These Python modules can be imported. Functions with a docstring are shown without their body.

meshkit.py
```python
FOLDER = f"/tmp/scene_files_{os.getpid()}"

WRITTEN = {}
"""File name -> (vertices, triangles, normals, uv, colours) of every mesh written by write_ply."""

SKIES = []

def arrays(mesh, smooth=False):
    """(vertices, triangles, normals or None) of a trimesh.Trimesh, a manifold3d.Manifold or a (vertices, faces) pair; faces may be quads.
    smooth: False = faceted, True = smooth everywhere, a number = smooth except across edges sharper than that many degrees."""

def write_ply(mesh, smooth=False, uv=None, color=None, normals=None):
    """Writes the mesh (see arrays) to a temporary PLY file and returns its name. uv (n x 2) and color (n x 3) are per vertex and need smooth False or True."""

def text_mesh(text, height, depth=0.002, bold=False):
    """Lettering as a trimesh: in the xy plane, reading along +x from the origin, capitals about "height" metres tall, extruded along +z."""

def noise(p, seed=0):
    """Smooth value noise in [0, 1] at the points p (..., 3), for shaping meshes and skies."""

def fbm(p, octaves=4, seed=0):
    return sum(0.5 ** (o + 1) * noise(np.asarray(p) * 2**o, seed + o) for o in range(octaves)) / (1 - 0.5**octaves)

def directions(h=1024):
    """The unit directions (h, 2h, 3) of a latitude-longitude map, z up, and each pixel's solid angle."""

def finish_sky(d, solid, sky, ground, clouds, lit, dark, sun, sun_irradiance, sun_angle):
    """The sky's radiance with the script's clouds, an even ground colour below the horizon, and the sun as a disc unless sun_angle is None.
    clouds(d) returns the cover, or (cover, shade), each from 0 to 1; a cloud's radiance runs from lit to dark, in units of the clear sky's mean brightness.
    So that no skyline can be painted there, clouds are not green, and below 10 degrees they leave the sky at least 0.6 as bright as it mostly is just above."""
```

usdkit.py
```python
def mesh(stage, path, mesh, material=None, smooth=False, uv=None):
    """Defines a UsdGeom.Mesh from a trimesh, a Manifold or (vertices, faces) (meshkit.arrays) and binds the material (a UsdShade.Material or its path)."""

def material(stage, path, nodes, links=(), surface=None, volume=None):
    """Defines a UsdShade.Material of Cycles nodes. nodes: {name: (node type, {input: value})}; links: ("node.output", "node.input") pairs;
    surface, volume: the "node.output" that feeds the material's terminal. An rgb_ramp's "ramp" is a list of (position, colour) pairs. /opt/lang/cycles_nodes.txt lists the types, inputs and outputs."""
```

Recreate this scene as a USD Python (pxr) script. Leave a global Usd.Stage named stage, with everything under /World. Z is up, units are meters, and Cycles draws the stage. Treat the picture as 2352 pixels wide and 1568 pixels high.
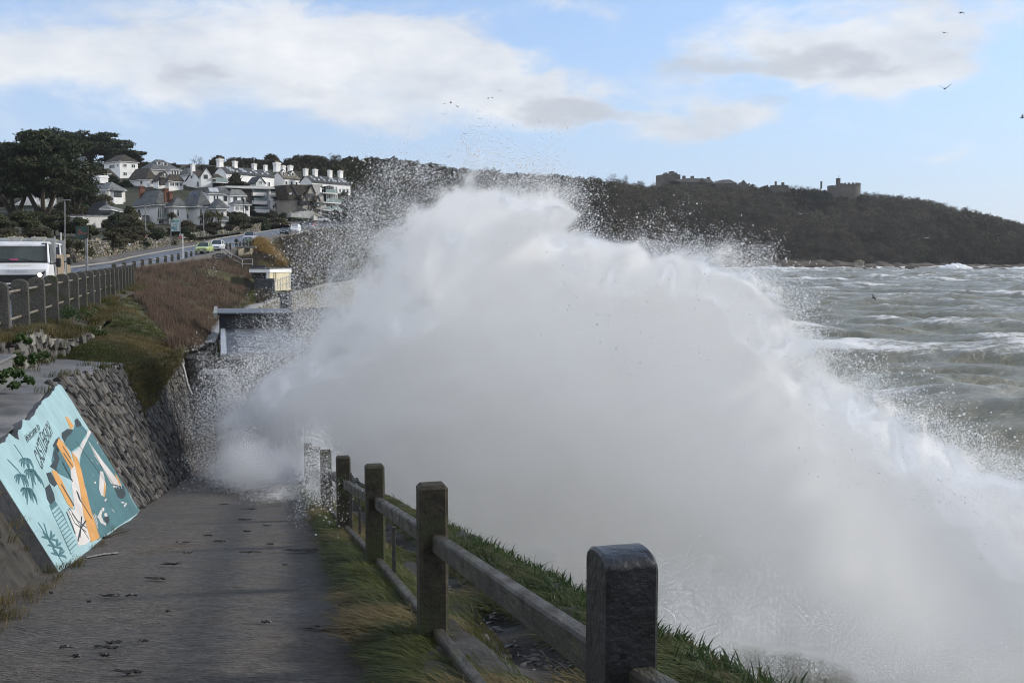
import math, random, numpy as np, trimesh, usdkit, meshkit
import shapely
from shapely.geometry import Polygon, LineString, Point
from scipy.interpolate import RBFInterpolator
from scipy.spatial import cKDTree
from scipy.optimize import fsolve
from pxr import Usd, UsdGeom, UsdLux, UsdShade, Gf, Sdf, Vt

stage = Usd.Stage.CreateInMemory()
UsdGeom.SetStageUpAxis(stage, 'Z')
UsdGeom.Xform.Define(stage, '/World')
UsdGeom.Scope.Define(stage, '/World/Looks')

# ------------------------------------------------------------------ camera
F, CZ = 2287.0, 9.0                       # focal length in reference pixels (picture 2352 wide), eye height above the sea
TH = math.atan(194 / F)
cam = UsdGeom.Camera.Define(stage, '/World/camera')
cam.CreateHorizontalApertureAttr(36.0); cam.CreateVerticalApertureAttr(36.0 * 682 / 1024)
cam.CreateFocalLengthAttr(36.0 * F / 2352)
cam.CreateClippingRangeAttr(Gf.Vec2f(0.05, 20000))
cam.AddTranslateOp().Set(Gf.Vec3d(0, 0, CZ)); cam.AddRotateXOp().Set(90 - math.degrees(TH))
EXPOSURE = 1.07
cam.CreateExposureAttr(EXPOSURE)

# ------------------------------------------------------------------ node graph helper
class R:
    def __init__(s, g, n): s.g, s.n = g, n
    def __getattr__(s, o): return (s.n, o)
class NG:
    def __init__(s): s.nodes, s.links, s.k = {}, [], 0
    def __call__(s, kind, **inp):
        s.k += 1; n = 'n%d' % s.k; vals = {}
        for k, v in inp.items():
            if isinstance(v, tuple) and len(v) == 2 and isinstance(v[0], str): s.links.append((v[0] + '.' + v[1], n + '.' + k))
            else: vals[k] = v
        s.nodes[n] = (kind, vals); return R(s, n)
    def m(s, op, a, b=0.0, c=0.0, clamp=False):
        return s('math', math_type=op, value1=a, value2=b, value3=c, use_clamp=clamp).value
    def mr(s, v, a, b, c=0.0, d=1.0, t='linear'):
        return s('map_range', range_type=t, value=v, from_min=a, from_max=b, to_min=c, to_max=d, clamp=True).result
    def mix(s, f, a, b, t='mix'):
        return s('mix', mix_type=t, fac=f, color1=a, color2=b).color
    def noise(s, vec, scale, detail=4, rough=.55, dist=0.0):
        return s('noise_texture', vector=vec, scale=scale, detail=detail, roughness=rough, distortion=dist).fac
    def scale(s, vec, sc, rot=(0, 0, 0)):
        return s('mapping', mapping_type='point', vector=vec, scale=sc, rotation=rot).vector
    def done(s, name, surface=None, volume=None):
        j = lambda t: None if t is None else t[0] + '.' + t[1]
        return usdkit.material(stage, '/World/Looks/' + name, s.nodes, s.links, surface=j(surface), volume=j(volume))
P_ = lambda g: g('geometry').position

# ------------------------------------------------------------------ sky, sun
SUN_EL, SUN_AZ = math.radians(26), math.radians(74)      # azimuth from +y towards +x
def azel(px, py):
    u, v = (px - 1176) / F, (784 - py) / F
    d = np.array([u, math.cos(TH) + v * math.sin(TH), -math.sin(TH) + v * math.cos(TH)]); d /= np.linalg.norm(d)
    return math.atan2(d[0], d[1]), math.asin(d[2])
g = NG()
sk = g('sky_texture', sky_type='single_scattering', sun_disc=False, sun_elevation=SUN_EL, sun_rotation=SUN_AZ, altitude=0.0, air_density=1.0, aerosol_density=.35, ozone_density=2.0).color
dv = g('texture_coordinate').generated
xyz = g('separate_xyz', vector=dv)
az = g.m('arctan2', xyz.x, xyz.y); el = g.m('arcsine', xyz.z)
ae = g('combine_xyz', x=az, y=g.m('multiply', el, 2.2), z=0.0).vector
wn = g('noise_texture', vector=ae, scale=5.0, detail=5, roughness=.6)
wx = g('separate_xyz', vector=wn.color)
azw = g.m('add', az, g.m('multiply', g.m('subtract', wx.x, .5), .30))
elw = g.m('add', el, g.m('multiply', g.m('subtract', wx.y, .5), .12))
def blob(px, py, sx, sy, w, tilt=0.0):
    a, e = azel(px, py); sx /= F; sy /= F
    da = g.m('subtract', azw, a); de = g.m('subtract', elw, e)
    if tilt: de = g.m('add', de, g.m('multiply', da, tilt))
    r = g.m('add', g.m('power', g.m('absolute', g.m('divide', da, sx)), 2.0), g.m('power', g.m('absolute', g.m('divide', de, sy)), 2.0))
    return g.m('multiply', g.m('exponent', g.m('multiply', r, -1.0)), w)
def total(bs):
    t = bs[0]
    for b in bs[1:]: t = g.m('add', t, b)
    return t
white = total([blob(620, 95, 420, 95, 1.0, .05), blob(100, 130, 300, 75, .8), blob(980, 130, 300, 65, .85, .33), blob(1250, 215, 330, 45, .75, .2), blob(560, 230, 420, 70, .55), blob(1620, 290, 160, 40, .7), blob(900, 270, 300, 60, .4),
               blob(1950, 70, 260, 85, 1.0), blob(1900, 130, 300, 60, .8), blob(2100, 160, 150, 45, .6), blob(2170, 345, 60, 16, .55), blob(1340, 0, 110, 25, .6), blob(2330, 320, 60, 20, .4),
               blob(3600, 100, 500, 160, .8), blob(-1500, 60, 700, 140, .8), blob(900, -900, 900, 260, .8), blob(-300, -1500, 700, 300, .7)])
grey = total([blob(1330, 248, 130, 30, 1.0), blob(440, 160, 110, 26, .85), blob(1830, 120, 190, 40, .95), blob(1600, 150, 170, 28, .5), blob(700, 210, 160, 25, .4), blob(2010, 125, 110, 22, .5), blob(1690, 240, 90, 25, .5), blob(3500, 160, 400, 60, .8)])
fb = g.noise(ae, 9.0, 8, .62, .4)
fb2 = g.noise(ae, 3.0, 6, .6, .3)
back = g.mr(g.m('absolute', az), .62, 1.1, 0, 1, 'smoothstep')             # the rest of the sky carries the same broken cloud
gen = g.m('multiply', g.mr(fb2, .34, .54, 0, 1, 'smoothstep'), back)
cw = g.mr(g.m('add', g.m('add', white, gen), g.m('multiply', g.m('subtract', fb, .5), 1.9)), .12, 1.06, 0, 1, 'smoothstep')
cg = g.mr(g.m('add', grey, g.m('multiply', g.m('subtract', fb, .5), 1.0)), .18, .95, 0, 1, 'smoothstep')
low = g.mr(el, 0.0, .26, 1, 0, 'smoothstep')
base = g.mix(g.m('multiply', low, .62), sk, (2.2, 2.52, 3.05))
base = g.mix(.55, base, (1.5, 1.95, 3.1))
shade = g.mix(g.mr(g.noise(ae, 6.0, 5, .6), .35, .65), (2.75, 2.92, 3.2), (3.95, 3.99, 4.05))
c1 = g.mix(g.m('multiply', cw, .90), base, shade)
c2 = g.mix(g.m('multiply', cg, .75), c1, (2.2, 2.4, 2.72))
below = g.mr(el, -.02, 0.0, 0, 1)
c3 = g.mix(below, (.9, .95, .9), c2)
skym = g.done('sky_look', surface=g('background_shader', color=c3, strength=.115).background)
dome = UsdLux.DomeLight.Define(stage, '/World/sky'); UsdShade.MaterialBindingAPI.Apply(dome.GetPrim()).Bind(skym)
dome.GetPrim().SetCustomDataByKey('kind', 'structure')
sun = UsdLux.DistantLight.Define(stage, '/World/sun')
sun.CreateIntensityAttr(.52); sun.CreateAngleAttr(8.0); sun.CreateNormalizeAttr(True); sun.CreateColorAttr(Gf.Vec3f(1, .95, .87))
sun.AddRotateZOp().Set(-math.degrees(SUN_AZ)); sun.AddRotateXOp().Set(math.degrees(SUN_EL) - 90)

# ------------------------------------------------------------------ picture <-> place
def ray(px, py):
    u, v = (px - 1176) / F, (784 - py) / F
    return np.array([u, math.cos(TH) + v * math.sin(TH), -math.sin(TH) + v * math.cos(TH)])
def P(px, py, y):
    d = ray(px, py); return d / d[1] * y + np.array([0, 0, CZ])
def mpp(y): return y / F
H0, SL, YEND = 1.28, .174, 29.0
def ramp_z(y): return CZ - H0 - SL * np.minimum(y, YEND)
def hit(px, py):
    d = ray(px, py); t = -H0 / (d[2] + SL * d[1]); return d * t + np.array([0, 0, CZ])
def sea_hit(px, py, z=0.0):
    d = ray(px, py); return d * ((z - CZ) / d[2]) + np.array([0, 0, CZ])

# ------------------------------------------------------------------ meshes
def rotz(a):
    c, s = math.cos(a), math.sin(a); return np.array([[c, -s, 0], [s, c, 0], [0, 0, 1.0]])
class MB:
    def __init__(s): s.v, s.f, s.n = [], [], 0
    def add(s, v, f):
        v = np.asarray(v, float).reshape(-1, 3); f = np.asarray(f, int)
        if f.ndim == 2 and f.shape[1] == 4: f = np.vstack([f[:, [0, 1, 2]], f[:, [0, 2, 3]]])
        s.v.append(v); s.f.append(f + s.n); s.n += len(v); return s
    def tm(s, m): return s.add(m.vertices, m.faces)
    def box(s, c, size, rz=0, bev=0.0, R=None):
        h = np.array(size, float) / 2
        R = rotz(rz) if R is None else R
        if bev <= 0:
            v = np.array([[x, y, z] for x in (-1, 1) for y in (-1, 1) for z in (-1, 1)]) * h
            f = [[0, 1, 3, 2], [4, 6, 7, 5], [0, 4, 5, 1], [2, 3, 7, 6], [0, 2, 6, 4], [1, 5, 7, 3]]
            return s.add(v @ R.T + np.array(c), f)
        b = min(bev, h.min() * .95)
        v = []
        for x in (-1, 1):
            for y in (-1, 1):
                for z in (-1, 1):
                    p = np.array([x, y, z], float)
                    for k in range(3):
                        q = p * (h - b); q[k] = p[k] * h[k]; v.append(q)
        m = trimesh.convex.convex_hull(np.array(v))
        return s.add(m.vertices @ R.T + np.array(c), m.faces)
    def tube(s, pts, r, n=6, cap=True):
        pts = np.asarray(pts, float); r = np.broadcast_to(np.asarray(r, float), (len(pts),))
        t = np.gradient(pts, axis=0); t /= np.maximum(np.linalg.norm(t, axis=1, keepdims=True), 1e-9)
        up = np.array([0, 0, 1.0]) if abs(t[0, 2]) < .9 else np.array([1.0, 0, 0])
        a = np.linspace(0, 2 * np.pi, n, endpoint=False); V = []
        for p, d, rr in zip(pts, t, r):
            u = np.cross(up, d); u /= max(np.linalg.norm(u), 1e-9); w = np.cross(d, u); up = w if abs(w @ d) < .5 else up
            V.append(p + rr * (np.cos(a)[:, None] * u + np.sin(a)[:, None] * w))
        V = np.vstack(V); fs = []
        for i in range(len(pts) - 1):
            for k in range(n):
                fs.append([i * n + k, i * n + (k + 1) % n, (i + 1) * n + (k + 1) % n, (i + 1) * n + k])
        fs = np.array(fs); fs = np.vstack([fs[:, [0, 1, 2]], fs[:, [0, 2, 3]]])
        if cap:
            m = len(pts) - 1
            fs = np.vstack([fs, [[0, k + 1, k] for k in range(1, n - 1)], [[m * n, m * n + k, m * n + k + 1] for k in range(1, n - 1)]])
        return s.add(V, fs)
    def quad(s, a, b, c, d): return s.add([a, b, c, d], [[0, 1, 2, 3]])
    def tri(s, a, b, c): return s.add([a, b, c], [[0, 1, 2]])
    def prism(s, poly, z0, z1, M=None):
        """extrude a shapely polygon or list of points in xy from z0 to z1, then map by M (3x4 or function)"""
        if not hasattr(poly, 'geom_type'): poly = Polygon(poly)
        if not poly.is_valid: poly = poly.buffer(0)
        for pg in getattr(poly, 'geoms', [poly]):
            if pg.is_empty or pg.geom_type != 'Polygon' or pg.area < 1e-9: continue
            m = trimesh.creation.extrude_polygon(pg, z1 - z0, engine='earcut'); v = m.vertices + [0, 0, z0]
            if M is not None: v = M(v)
            s.add(v, m.faces)
        return s
    def grid(s, Pt):
        a, b = Pt.shape[:2]; i = np.arange(a * b).reshape(a, b)
        return s.add(Pt.reshape(-1, 3), np.stack([i[:-1, :-1], i[1:, :-1], i[1:, 1:], i[:-1, 1:]], -1).reshape(-1, 4))
    def loft(s, loops, cap=True):
        loops = np.asarray(loops, float); k, n = loops.shape[:2]; f = []
        for i in range(k - 1):
            for j in range(n): f.append([i * n + j, i * n + (j + 1) % n, (i + 1) * n + (j + 1) % n, (i + 1) * n + j])
        f = np.array(f); f = np.vstack([f[:, [0, 1, 2]], f[:, [0, 2, 3]]])
        if cap: f = np.vstack([f, [[0, j + 1, j] for j in range(1, n - 1)], [[(k - 1) * n, (k - 1) * n + j, (k - 1) * n + j + 1] for j in range(1, n - 1)]])
        return s.add(loops.reshape(-1, 3), f)
    def mesh(s): return np.vstack(s.v), np.vstack(s.f)

used = {}
def numbered(path):
    k = used.get(path, -1) + 1; used[path] = k
    return path if k == 0 else '%s_%03d' % (path, k)
origin = {}
def thing(name, label, cat, loc=(0, 0, 0), rz=0.0, group=None, kind=None):
    path = numbered('/World/' + name); x = UsdGeom.Xform.Define(stage, path)
    x.AddTranslateOp().Set(Gf.Vec3d(*map(float, loc)))
    if rz: x.AddRotateZOp().Set(math.degrees(rz))
    origin[path] = (np.array(loc, float), rz); tagp(x.GetPrim(), label, cat, group, kind); return path
def tagp(p, label=None, cat=None, group=None, kind=None):
    for k, v in (('label', label), ('category', cat), ('group', group), ('kind', kind)):
        if v: p.SetCustomDataByKey(k, v)
def obj(name, mb, mat, parent=None, label=None, cat=None, group=None, kind=None, smooth=False, world=False):
    path = numbered((parent or '/World') + '/' + name)
    v, f = mb.mesh() if isinstance(mb, MB) else (np.asarray(mb[0], float), np.asarray(mb[1], int)) if isinstance(mb, tuple) else (np.array(mb.vertices), np.array(mb.faces))
    if parent and world:
        top = '/'.join(parent.split('/')[:3]); o, rz = origin[top]; v = (v - o) @ rotz(rz)
    m = usdkit.mesh(stage, path, (v, f), mat, smooth=smooth)
    tagp(m.GetPrim(), label, cat, group, kind); return path
def copy_of(src, loc, rz=0.0, label=None, group=None, cat=None, scale=None):
    base = src.rsplit('/', 1)[1]; base = base[:-4] if base[-4] == '_' and base[-3:].isdigit() else base; path = numbered('/World/' + base)
    x = UsdGeom.Xform.Define(stage, path); p = x.GetPrim(); was = stage.GetPrimAtPath(src).GetCustomData()
    p.GetReferences().AddInternalReference(src); p.SetInstanceable(True)
    x2 = x; x.ClearXformOpOrder(); t = x.AddTranslateOp(opSuffix='c'); t.Set(Gf.Vec3d(*map(float, loc))); order = [t]
    r = x2.AddRotateZOp(opSuffix='c'); r.Set(math.degrees(rz)); order.append(r)
    if scale is not None:
        s = x2.AddScaleOp(opSuffix='c'); s.Set(Gf.Vec3f(*([float(scale)] * 3 if np.ndim(scale) == 0 else map(float, scale)))); order.append(s)
    x2.SetXformOpOrder(order); tagp(p, label, cat or was.get('category'), group or was.get('group')); return path
def quat_z(a): return np.stack([np.cos(a / 2), 0 * a, 0 * a, np.sin(a / 2)], 1)
def instancer(name, protos, pos, ids, scl, quats, kind='stuff', parent=None, label=None, cat=None):
    """protos: list of (mesh, material, smooth)"""
    path = numbered((parent or '/World') + '/' + name)
    pi = UsdGeom.PointInstancer.Define(stage, path); targets = []
    for k, (mb, mat, sm) in enumerate(protos):
        pp = path + '/piece_%03d' % k; v, f = mb.mesh() if isinstance(mb, MB) else mb
        usdkit.mesh(stage, pp, (v, f), mat, smooth=sm); targets.append(pp)
    pi.CreatePrototypesRel().SetTargets(targets)
    pi.CreateProtoIndicesAttr(Vt.IntArray.FromNumpy(np.asarray(ids, np.int32)))
    pi.CreatePositionsAttr(Vt.Vec3fArray.FromNumpy(np.asarray(pos, np.float32)))
    scl = np.asarray(scl, np.float32); scl = np.repeat(scl[:, None], 3, 1) if scl.ndim == 1 else scl
    pi.CreateScalesAttr(Vt.Vec3fArray.FromNumpy(scl))
    q = np.asarray(quats, float)
    pi.CreateOrientationsAttr(Vt.QuathArray([Gf.Quath(float(a), float(b), float(c), float(d)) for a, b, c, d in q]))
    tagp(pi.GetPrim(), label, cat, None, kind); return path
def rand_quats(rng, n):
    q = rng.normal(size=(n, 4)); return q / np.linalg.norm(q, axis=1, keepdims=True)

# ------------------------------------------------------------------ materials
MATS = {}
def surf(name, c1, c2=None, scale=2.0, rough=.85, bump=0.0, bscale=25.0, c3=None, c3at=(.55, .7), c3scale=.8, stretch=(1, 1, 1), spec=.3, r2=None, detail=5, metallic=0.0, emit=None, transl=0.0, bdist=.02, rand=0.0):
    if name in MATS: return MATS[name]
    g = NG(); p = g.scale(P_(g), stretch)
    col = c1
    if c2 is not None:
        fac = g.mr(g.noise(p, scale, detail, .6), .32, .68)
        col = g.mix(fac, c1, c2)
    if c3 is not None:
        f3 = g.mr(g.noise(p, c3scale, 6, .62, .3), c3at[0], c3at[1], 0, 1, 'smoothstep'); col = g.mix(f3, col, c3)
    if rand:
        col = g.mix(1.0, col, g.mix(g('object_info').random, (1 - rand,) * 3, (1 + rand,) * 3), 'multiply')
    kw = dict(base_color=col, roughness=rough, specular_ior_level=spec, metallic=metallic)
    if r2 is not None: kw['roughness'] = g.mr(g.noise(p, c3scale * 1.7, 4), .35, .65, rough, r2)
    if bump: kw['normal'] = g('bump', height=g.noise(p, bscale, 5, .6), strength=bump, distance=bdist).normal
    if emit: kw['emission_color'] = emit[0]; kw['emission_strength'] = emit[1]
    b = g('principled_bsdf', **kw).BSDF
    if transl:
        b = g('mix_closure', fac=transl, closure1=b, closure2=g('translucent_bsdf', color=col).BSDF).closure
    MATS[name] = g.done(name, surface=b); return MATS[name]
# ================================================================== near ground: ramp, verge, promenade
rng = np.random.default_rng(7); random.seed(7)
WB = lambda y: -4.11 - .2575 * (y - 8.70)          # foot of the retaining wall
PR = lambda y: -.71 - .2330 * (y - 4.80)           # seaward edge of the path
FX = lambda y: -.42 - .2600 * (y - 5.05)           # fence line
LAT = np.array([-1, -.2575, 0]) / math.hypot(1, .2575)      # horizontally into the wall
EDIR = np.array([-.2575, 1, -SL]); EDIR /= np.linalg.norm(EDIR)

def m_concrete():
    g = NG(); p = P_(g)
    q = g.scale(p, (1, 1, 1), (0, 0, math.radians(14.5)))
    s = g('separate_xyz', vector=q)
    wv = g('wave_texture', wave_type='bands', bands_direction='y', profile='sine', vector=g.scale(q, (.6, 1, 1)), scale=7.5, distortion=7.0, detail=4.0, detail_scale=2.2, detail_roughness=.65).fac
    broken = g.mr(g.noise(g.scale(q, (.5, 2.2, 1)), 2.2, 5, .6), .38, .66)
    n1 = g.noise(q, 1.1, 6, .62); fine = g.noise(g.scale(q, (18, 26, 26)), 1.0, 5, .62); coarse = g.noise(q, 55, 3, .7); streak = g.noise(g.scale(q, (7.5, 12, 12)), 1.0, 7, .74, .3)
    col = g.mix(g.mr(n1, .35, .65), (.054, .046, .036), (.122, .104, .082))
    col = g.mix(g.mr(g.noise(g.scale(q, (.9, .35, 1)), 1.0, 5, .6, .4), .52, .72), col, (.125, .09, .056))
    col = g.mix(g.mr(fine, .35, .7), g.mix(.45, col, (.012, .011, .01)), g.mix(.4, col, (.19, .175, .16)))
    col = g.mix(g.mr(coarse, .63, .72), col, (.24, .23, .22))
    col = g.mix(g.mr(streak, .38, .68), g.mix(.42, col, (.014, .013, .011)), g.mix(.16, col, (.2, .185, .165)))
    groove = g.m('multiply', wv, broken)
    col = g.mix(g.m('multiply', g.mr(groove, .45, .85), .3), col, (.16, .145, .13))
    h = g.m('add', g.m('add', g.m('add', g.m('multiply', streak, .8), g.m('multiply', groove, .55)), g.m('multiply', fine, .8)), g.m('multiply', coarse, .25))
    b = g('principled_bsdf', base_color=col, roughness=g.mr(n1, .3, .7, .48, .78), specular_ior_level=.22, normal=g('bump', height=h, strength=.95, distance=.03).normal)
    return g.done('wet_concrete', surface=b.BSDF)
CONC = m_concrete()
GREYC = surf('grey_concrete', (.075, .075, .077), (.15, .148, .145), 1.6, .5, .5, 18, c3=(.05, .052, .045), c3scale=1.3, r2=.85)
STONES = [surf('slate_%s' % w, a, b, 6, .72, .8, 30, c3=(.045, .045, .03), c3scale=1.6, c3at=(.56, .72)) for w, a, b in
          (('dark', (.022, .021, .021), (.052, .05, .048)), ('grey', (.036, .035, .034), (.078, .075, .071)), ('brown', (.038, .033, .028), (.078, .067, .056)), ('pale', (.062, .059, .054), (.125, .118, .105)))]
WALLBACK = surf('wall_joint', (.022, .02, .018), (.05, .046, .04), 5, .95, .8, 20)
SOIL = surf('soil', (.035, .03, .024), (.07, .06, .045), 3, .95, .8, 22, c3=(.045, .06, .02), c3scale=1.5)
MUD = surf('wet_mud', (.014, .012, .010), (.032, .028, .022), 3.5, .55, .9, 14, r2=.9, spec=.2)
PEB = surf('pebbledash', (.05, .048, .043), (.115, .108, .095), 26, .85, .9, 60, c3=(.03, .034, .022), c3scale=2.2, bdist=.01)

# path: one sheet with a slightly uneven surface, from behind the camera to the promenade
ys = np.concatenate([np.linspace(-6, YEND, 150), np.linspace(YEND + .6, 125, 80)])
rows = []
for y in ys:
    if y <= YEND: x0, x1 = WB(y) - .35, PR(y)
    else: x0, x1 = WB(YEND) - .35 - .27 * (y - YEND), PR(YEND) - .15 * (y - YEND)
    xs = np.linspace(x0, x1, 26); z = np.full(26, float(ramp_z(y)))
    z += (meshkit.fbm(np.stack([xs * .8, np.full(26, y * .8), np.zeros(26)], 1), 3, 5) - .5) * .05
    rows.append(np.stack([xs, np.full(26, y), z], 1))
obj('path', MB().grid(np.array(rows)), CONC, kind='structure', smooth=True)
# ---- retaining wall surface: batter and height along y
def wall_hb(y):
    h = np.interp(y, [-6, 9, 11.6, 13.4, 15.0, 22, 26, 29.5], [1.0, 1.13, 1.42, 1.72, 2.0, 2.75, 3.1, 3.75])
    b = np.interp(y, [-6, 16, 23, 29.5], [.6, .6, .40, .10]); return h, b
def wall_pt(y, t, off=0.0):
    h, b = wall_hb(y); k = math.hypot(1, float(b))
    nrm = (-LAT + np.array([0, 0, b])) / k          # outward
    return np.array([WB(y), y, float(ramp_z(y))]) + LAT * (b * h * t) + np.array([0, 0, h * t]) + nrm * off
WALLY = np.linspace(-6, 29.5, 90)
# mural frame: solve batter so that the panel's far edge runs from (315,1175) to (125,885)
MB0, MB1 = hit(120, 1310), hit(315, 1175)
def _f(q):
    p = MB1 + LAT * q[0] * q[1] + np.array([0, 0, q[1]]); d = ray(125, 885); r = d / d[1] * p[1] + np.array([0, 0, CZ]); return [r[0] - p[0], r[2] - p[2]]
MBAT, MH = fsolve(_f, [.6, 2.0])
ME = (MB1 - MB0); MLEN = np.linalg.norm(ME); ME = ME / MLEN
MW = LAT * MBAT + np.array([0, 0, 1.0]); MW -= ME * (MW @ ME); MW /= np.linalg.norm(MW)
MN = np.cross(ME, MW); MN = MN if MN[0] > 0 else -MN
def mural_uv(px, py):
    d = ray(px, py); o = np.array([0, 0, CZ]); t = ((MB0 - o) @ MN) / (d @ MN); q = o + d * t - MB0
    return float(q @ ME), float(q @ MW)
MHT = mural_uv(125, 885)[1]
print('mural', MBAT, MH, MLEN, MHT, mural_uv(0, 1010), mural_uv(0, 1090))
# backing wall
wl = thing('retaining_wall', 'battered dark slate retaining wall running down beside the ramp beyond the mural', 'wall', (WB(8), 8, ramp_z(8)))
bk = MB(); bk.grid(np.array([[wall_pt(y, t, -.07) for t in np.linspace(-.1, 1.0, 14)] for y in WALLY]))
obj('backing', bk, WALLBACK, wl, world=True)
end = MB(); e0 = [wall_pt(29.5, t, -.02) for t in np.linspace(-.1, 1, 6)]
end.grid(np.array([[p, p + LAT * 3.0] for p in e0])); obj('end_face', end, STONES[1], wl, world=True)
def stones(parent, fn, u0, u1, du, v0, v1f, dv, off, mats, maxn, name='stone', lean=0.0, seed=1, uneven=.06, chamf=.16, keep=None, gap=.06, world=True):
    """rubble facing: fn(u, v, off) -> point. Columns of width du along u, stones of length dv along v."""
    r = np.random.default_rng(seed); parts = []; u = u0
    while u < u1:
        w = du * r.uniform(.7, 1.35); v = v0 - dv * r.uniform(0, 1); top = v1f(u + w / 2)
        while v < top:
            l = dv * r.uniform(.6, 1.5); a, b = max(v, v0), min(v + l, top)
            if b - a > dv * .15 and (keep is None or keep(u + w / 2, (a + b) / 2)):
                g_ = gap * du; j = lambda: r.uniform(-.28, .28) * du
                q = [(u + g_ + j(), a + g_), (u + w - g_ + j(), a + g_ + j()), (u + w - g_ + j(), b - g_), (u + g_ + j(), b - g_ + j())]
                if lean: q = [(x + lean * (y - v0), y) for x, y in q]
                o = off + r.uniform(-1, 1) * uneven; c = np.mean(q, 0)
                tilt = r.uniform(-.5, .5, 4) * uneven * .7
                q2 = [c + (np.array(x) - c) * (1 - chamf * r.uniform(.6, 1.6)) for x in q]
                V = [fn(x, y, off - uneven - .05) for x, y in q] + [fn(x, y, o - .018) for x, y in q] + [fn(x[0], x[1], o + .012 + k) for x, k in zip(q2, tilt)]
                Fc = [[8, 9, 10, 11]] + [[i, (i + 1) % 4, 4 + (i + 1) % 4, 4 + i] for i in range(4)] + [[4 + i, 4 + (i + 1) % 4, 8 + (i + 1) % 4, 8 + i] for i in range(4)]
                V = np.array(V); c3 = V.mean(0); dist = np.linalg.norm(c3 - [0, 0, CZ]); siz = math.sqrt(w * (b - a)) / dist
                parts.append((siz, V, np.array(Fc), int(r.integers(len(mats)))))
            v += l
        u += w
    parts.sort(key=lambda t: -t[0]); rest = [MB() for _ in mats]
    for i, (sz, V, Fc, k) in enumerate(parts):
        if i < maxn: obj(name, MB().add(V, Fc), mats[k], parent, world=world)
        else: rest[k].add(V, Fc)
    for k, m in enumerate(rest):
        if m.v: obj(name + '_facing', m, mats[k], parent, kind='stuff', world=world)
    return len(parts)
WT = lambda y: wall_hb(y)[0]
def wfn(u, v, off): return wall_pt(u, v / WT(u), off)
ns = stones(wl, wfn, 15.15, 29.5, .21, .0, lambda u: float(WT(u)) * 1.0, .16, .0, STONES, 300, lean=0, seed=3, uneven=.03, gap=.03, chamf=.12)
print('wall stones', ns)

# mural: plastered slab, proud of the wall, with a ragged top edge
ml = thing('painted_wall_panel', 'sloping plastered wall panel with a turquoise seaside mural lettered Castle Beach', 'mural', MB0)
def mfn(v, off=0.0):
    v = np.asarray(v, float); return MB0 + v[:, :1] * ME + v[:, 1:2] * MW + (v[:, 2:3] + off) * MN
topu = np.linspace(-.9, MLEN, 60)
topv = np.interp(topu, [-.9, 1.02, 1.45, 1.55, 1.8, 2.86, 4.87, 6.35, 6.6], [1.02, 1.34, 1.40, 1.25, 1.43, 1.63, 1.97, 2.26, 2.24]) + (meshkit.fbm(np.stack([topu * 2.5, 0 * topu, 0 * topu], 1), 5, 3) - .5) * .12
uu0 = mural_uv(0, 1090)[0]
outline = Polygon([(-.02, -.06)] + [(MLEN * k / 14, -.05 + (random.random() - .5) * .05) for k in range(1, 15)] + [(MLEN - .02 + random.random() * .05, 2.2 * k / 8) for k in range(1, 8)] + list(zip(topu[::-1], topv[::-1]))[:-9] + [(-.02, 1.16)])
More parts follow.
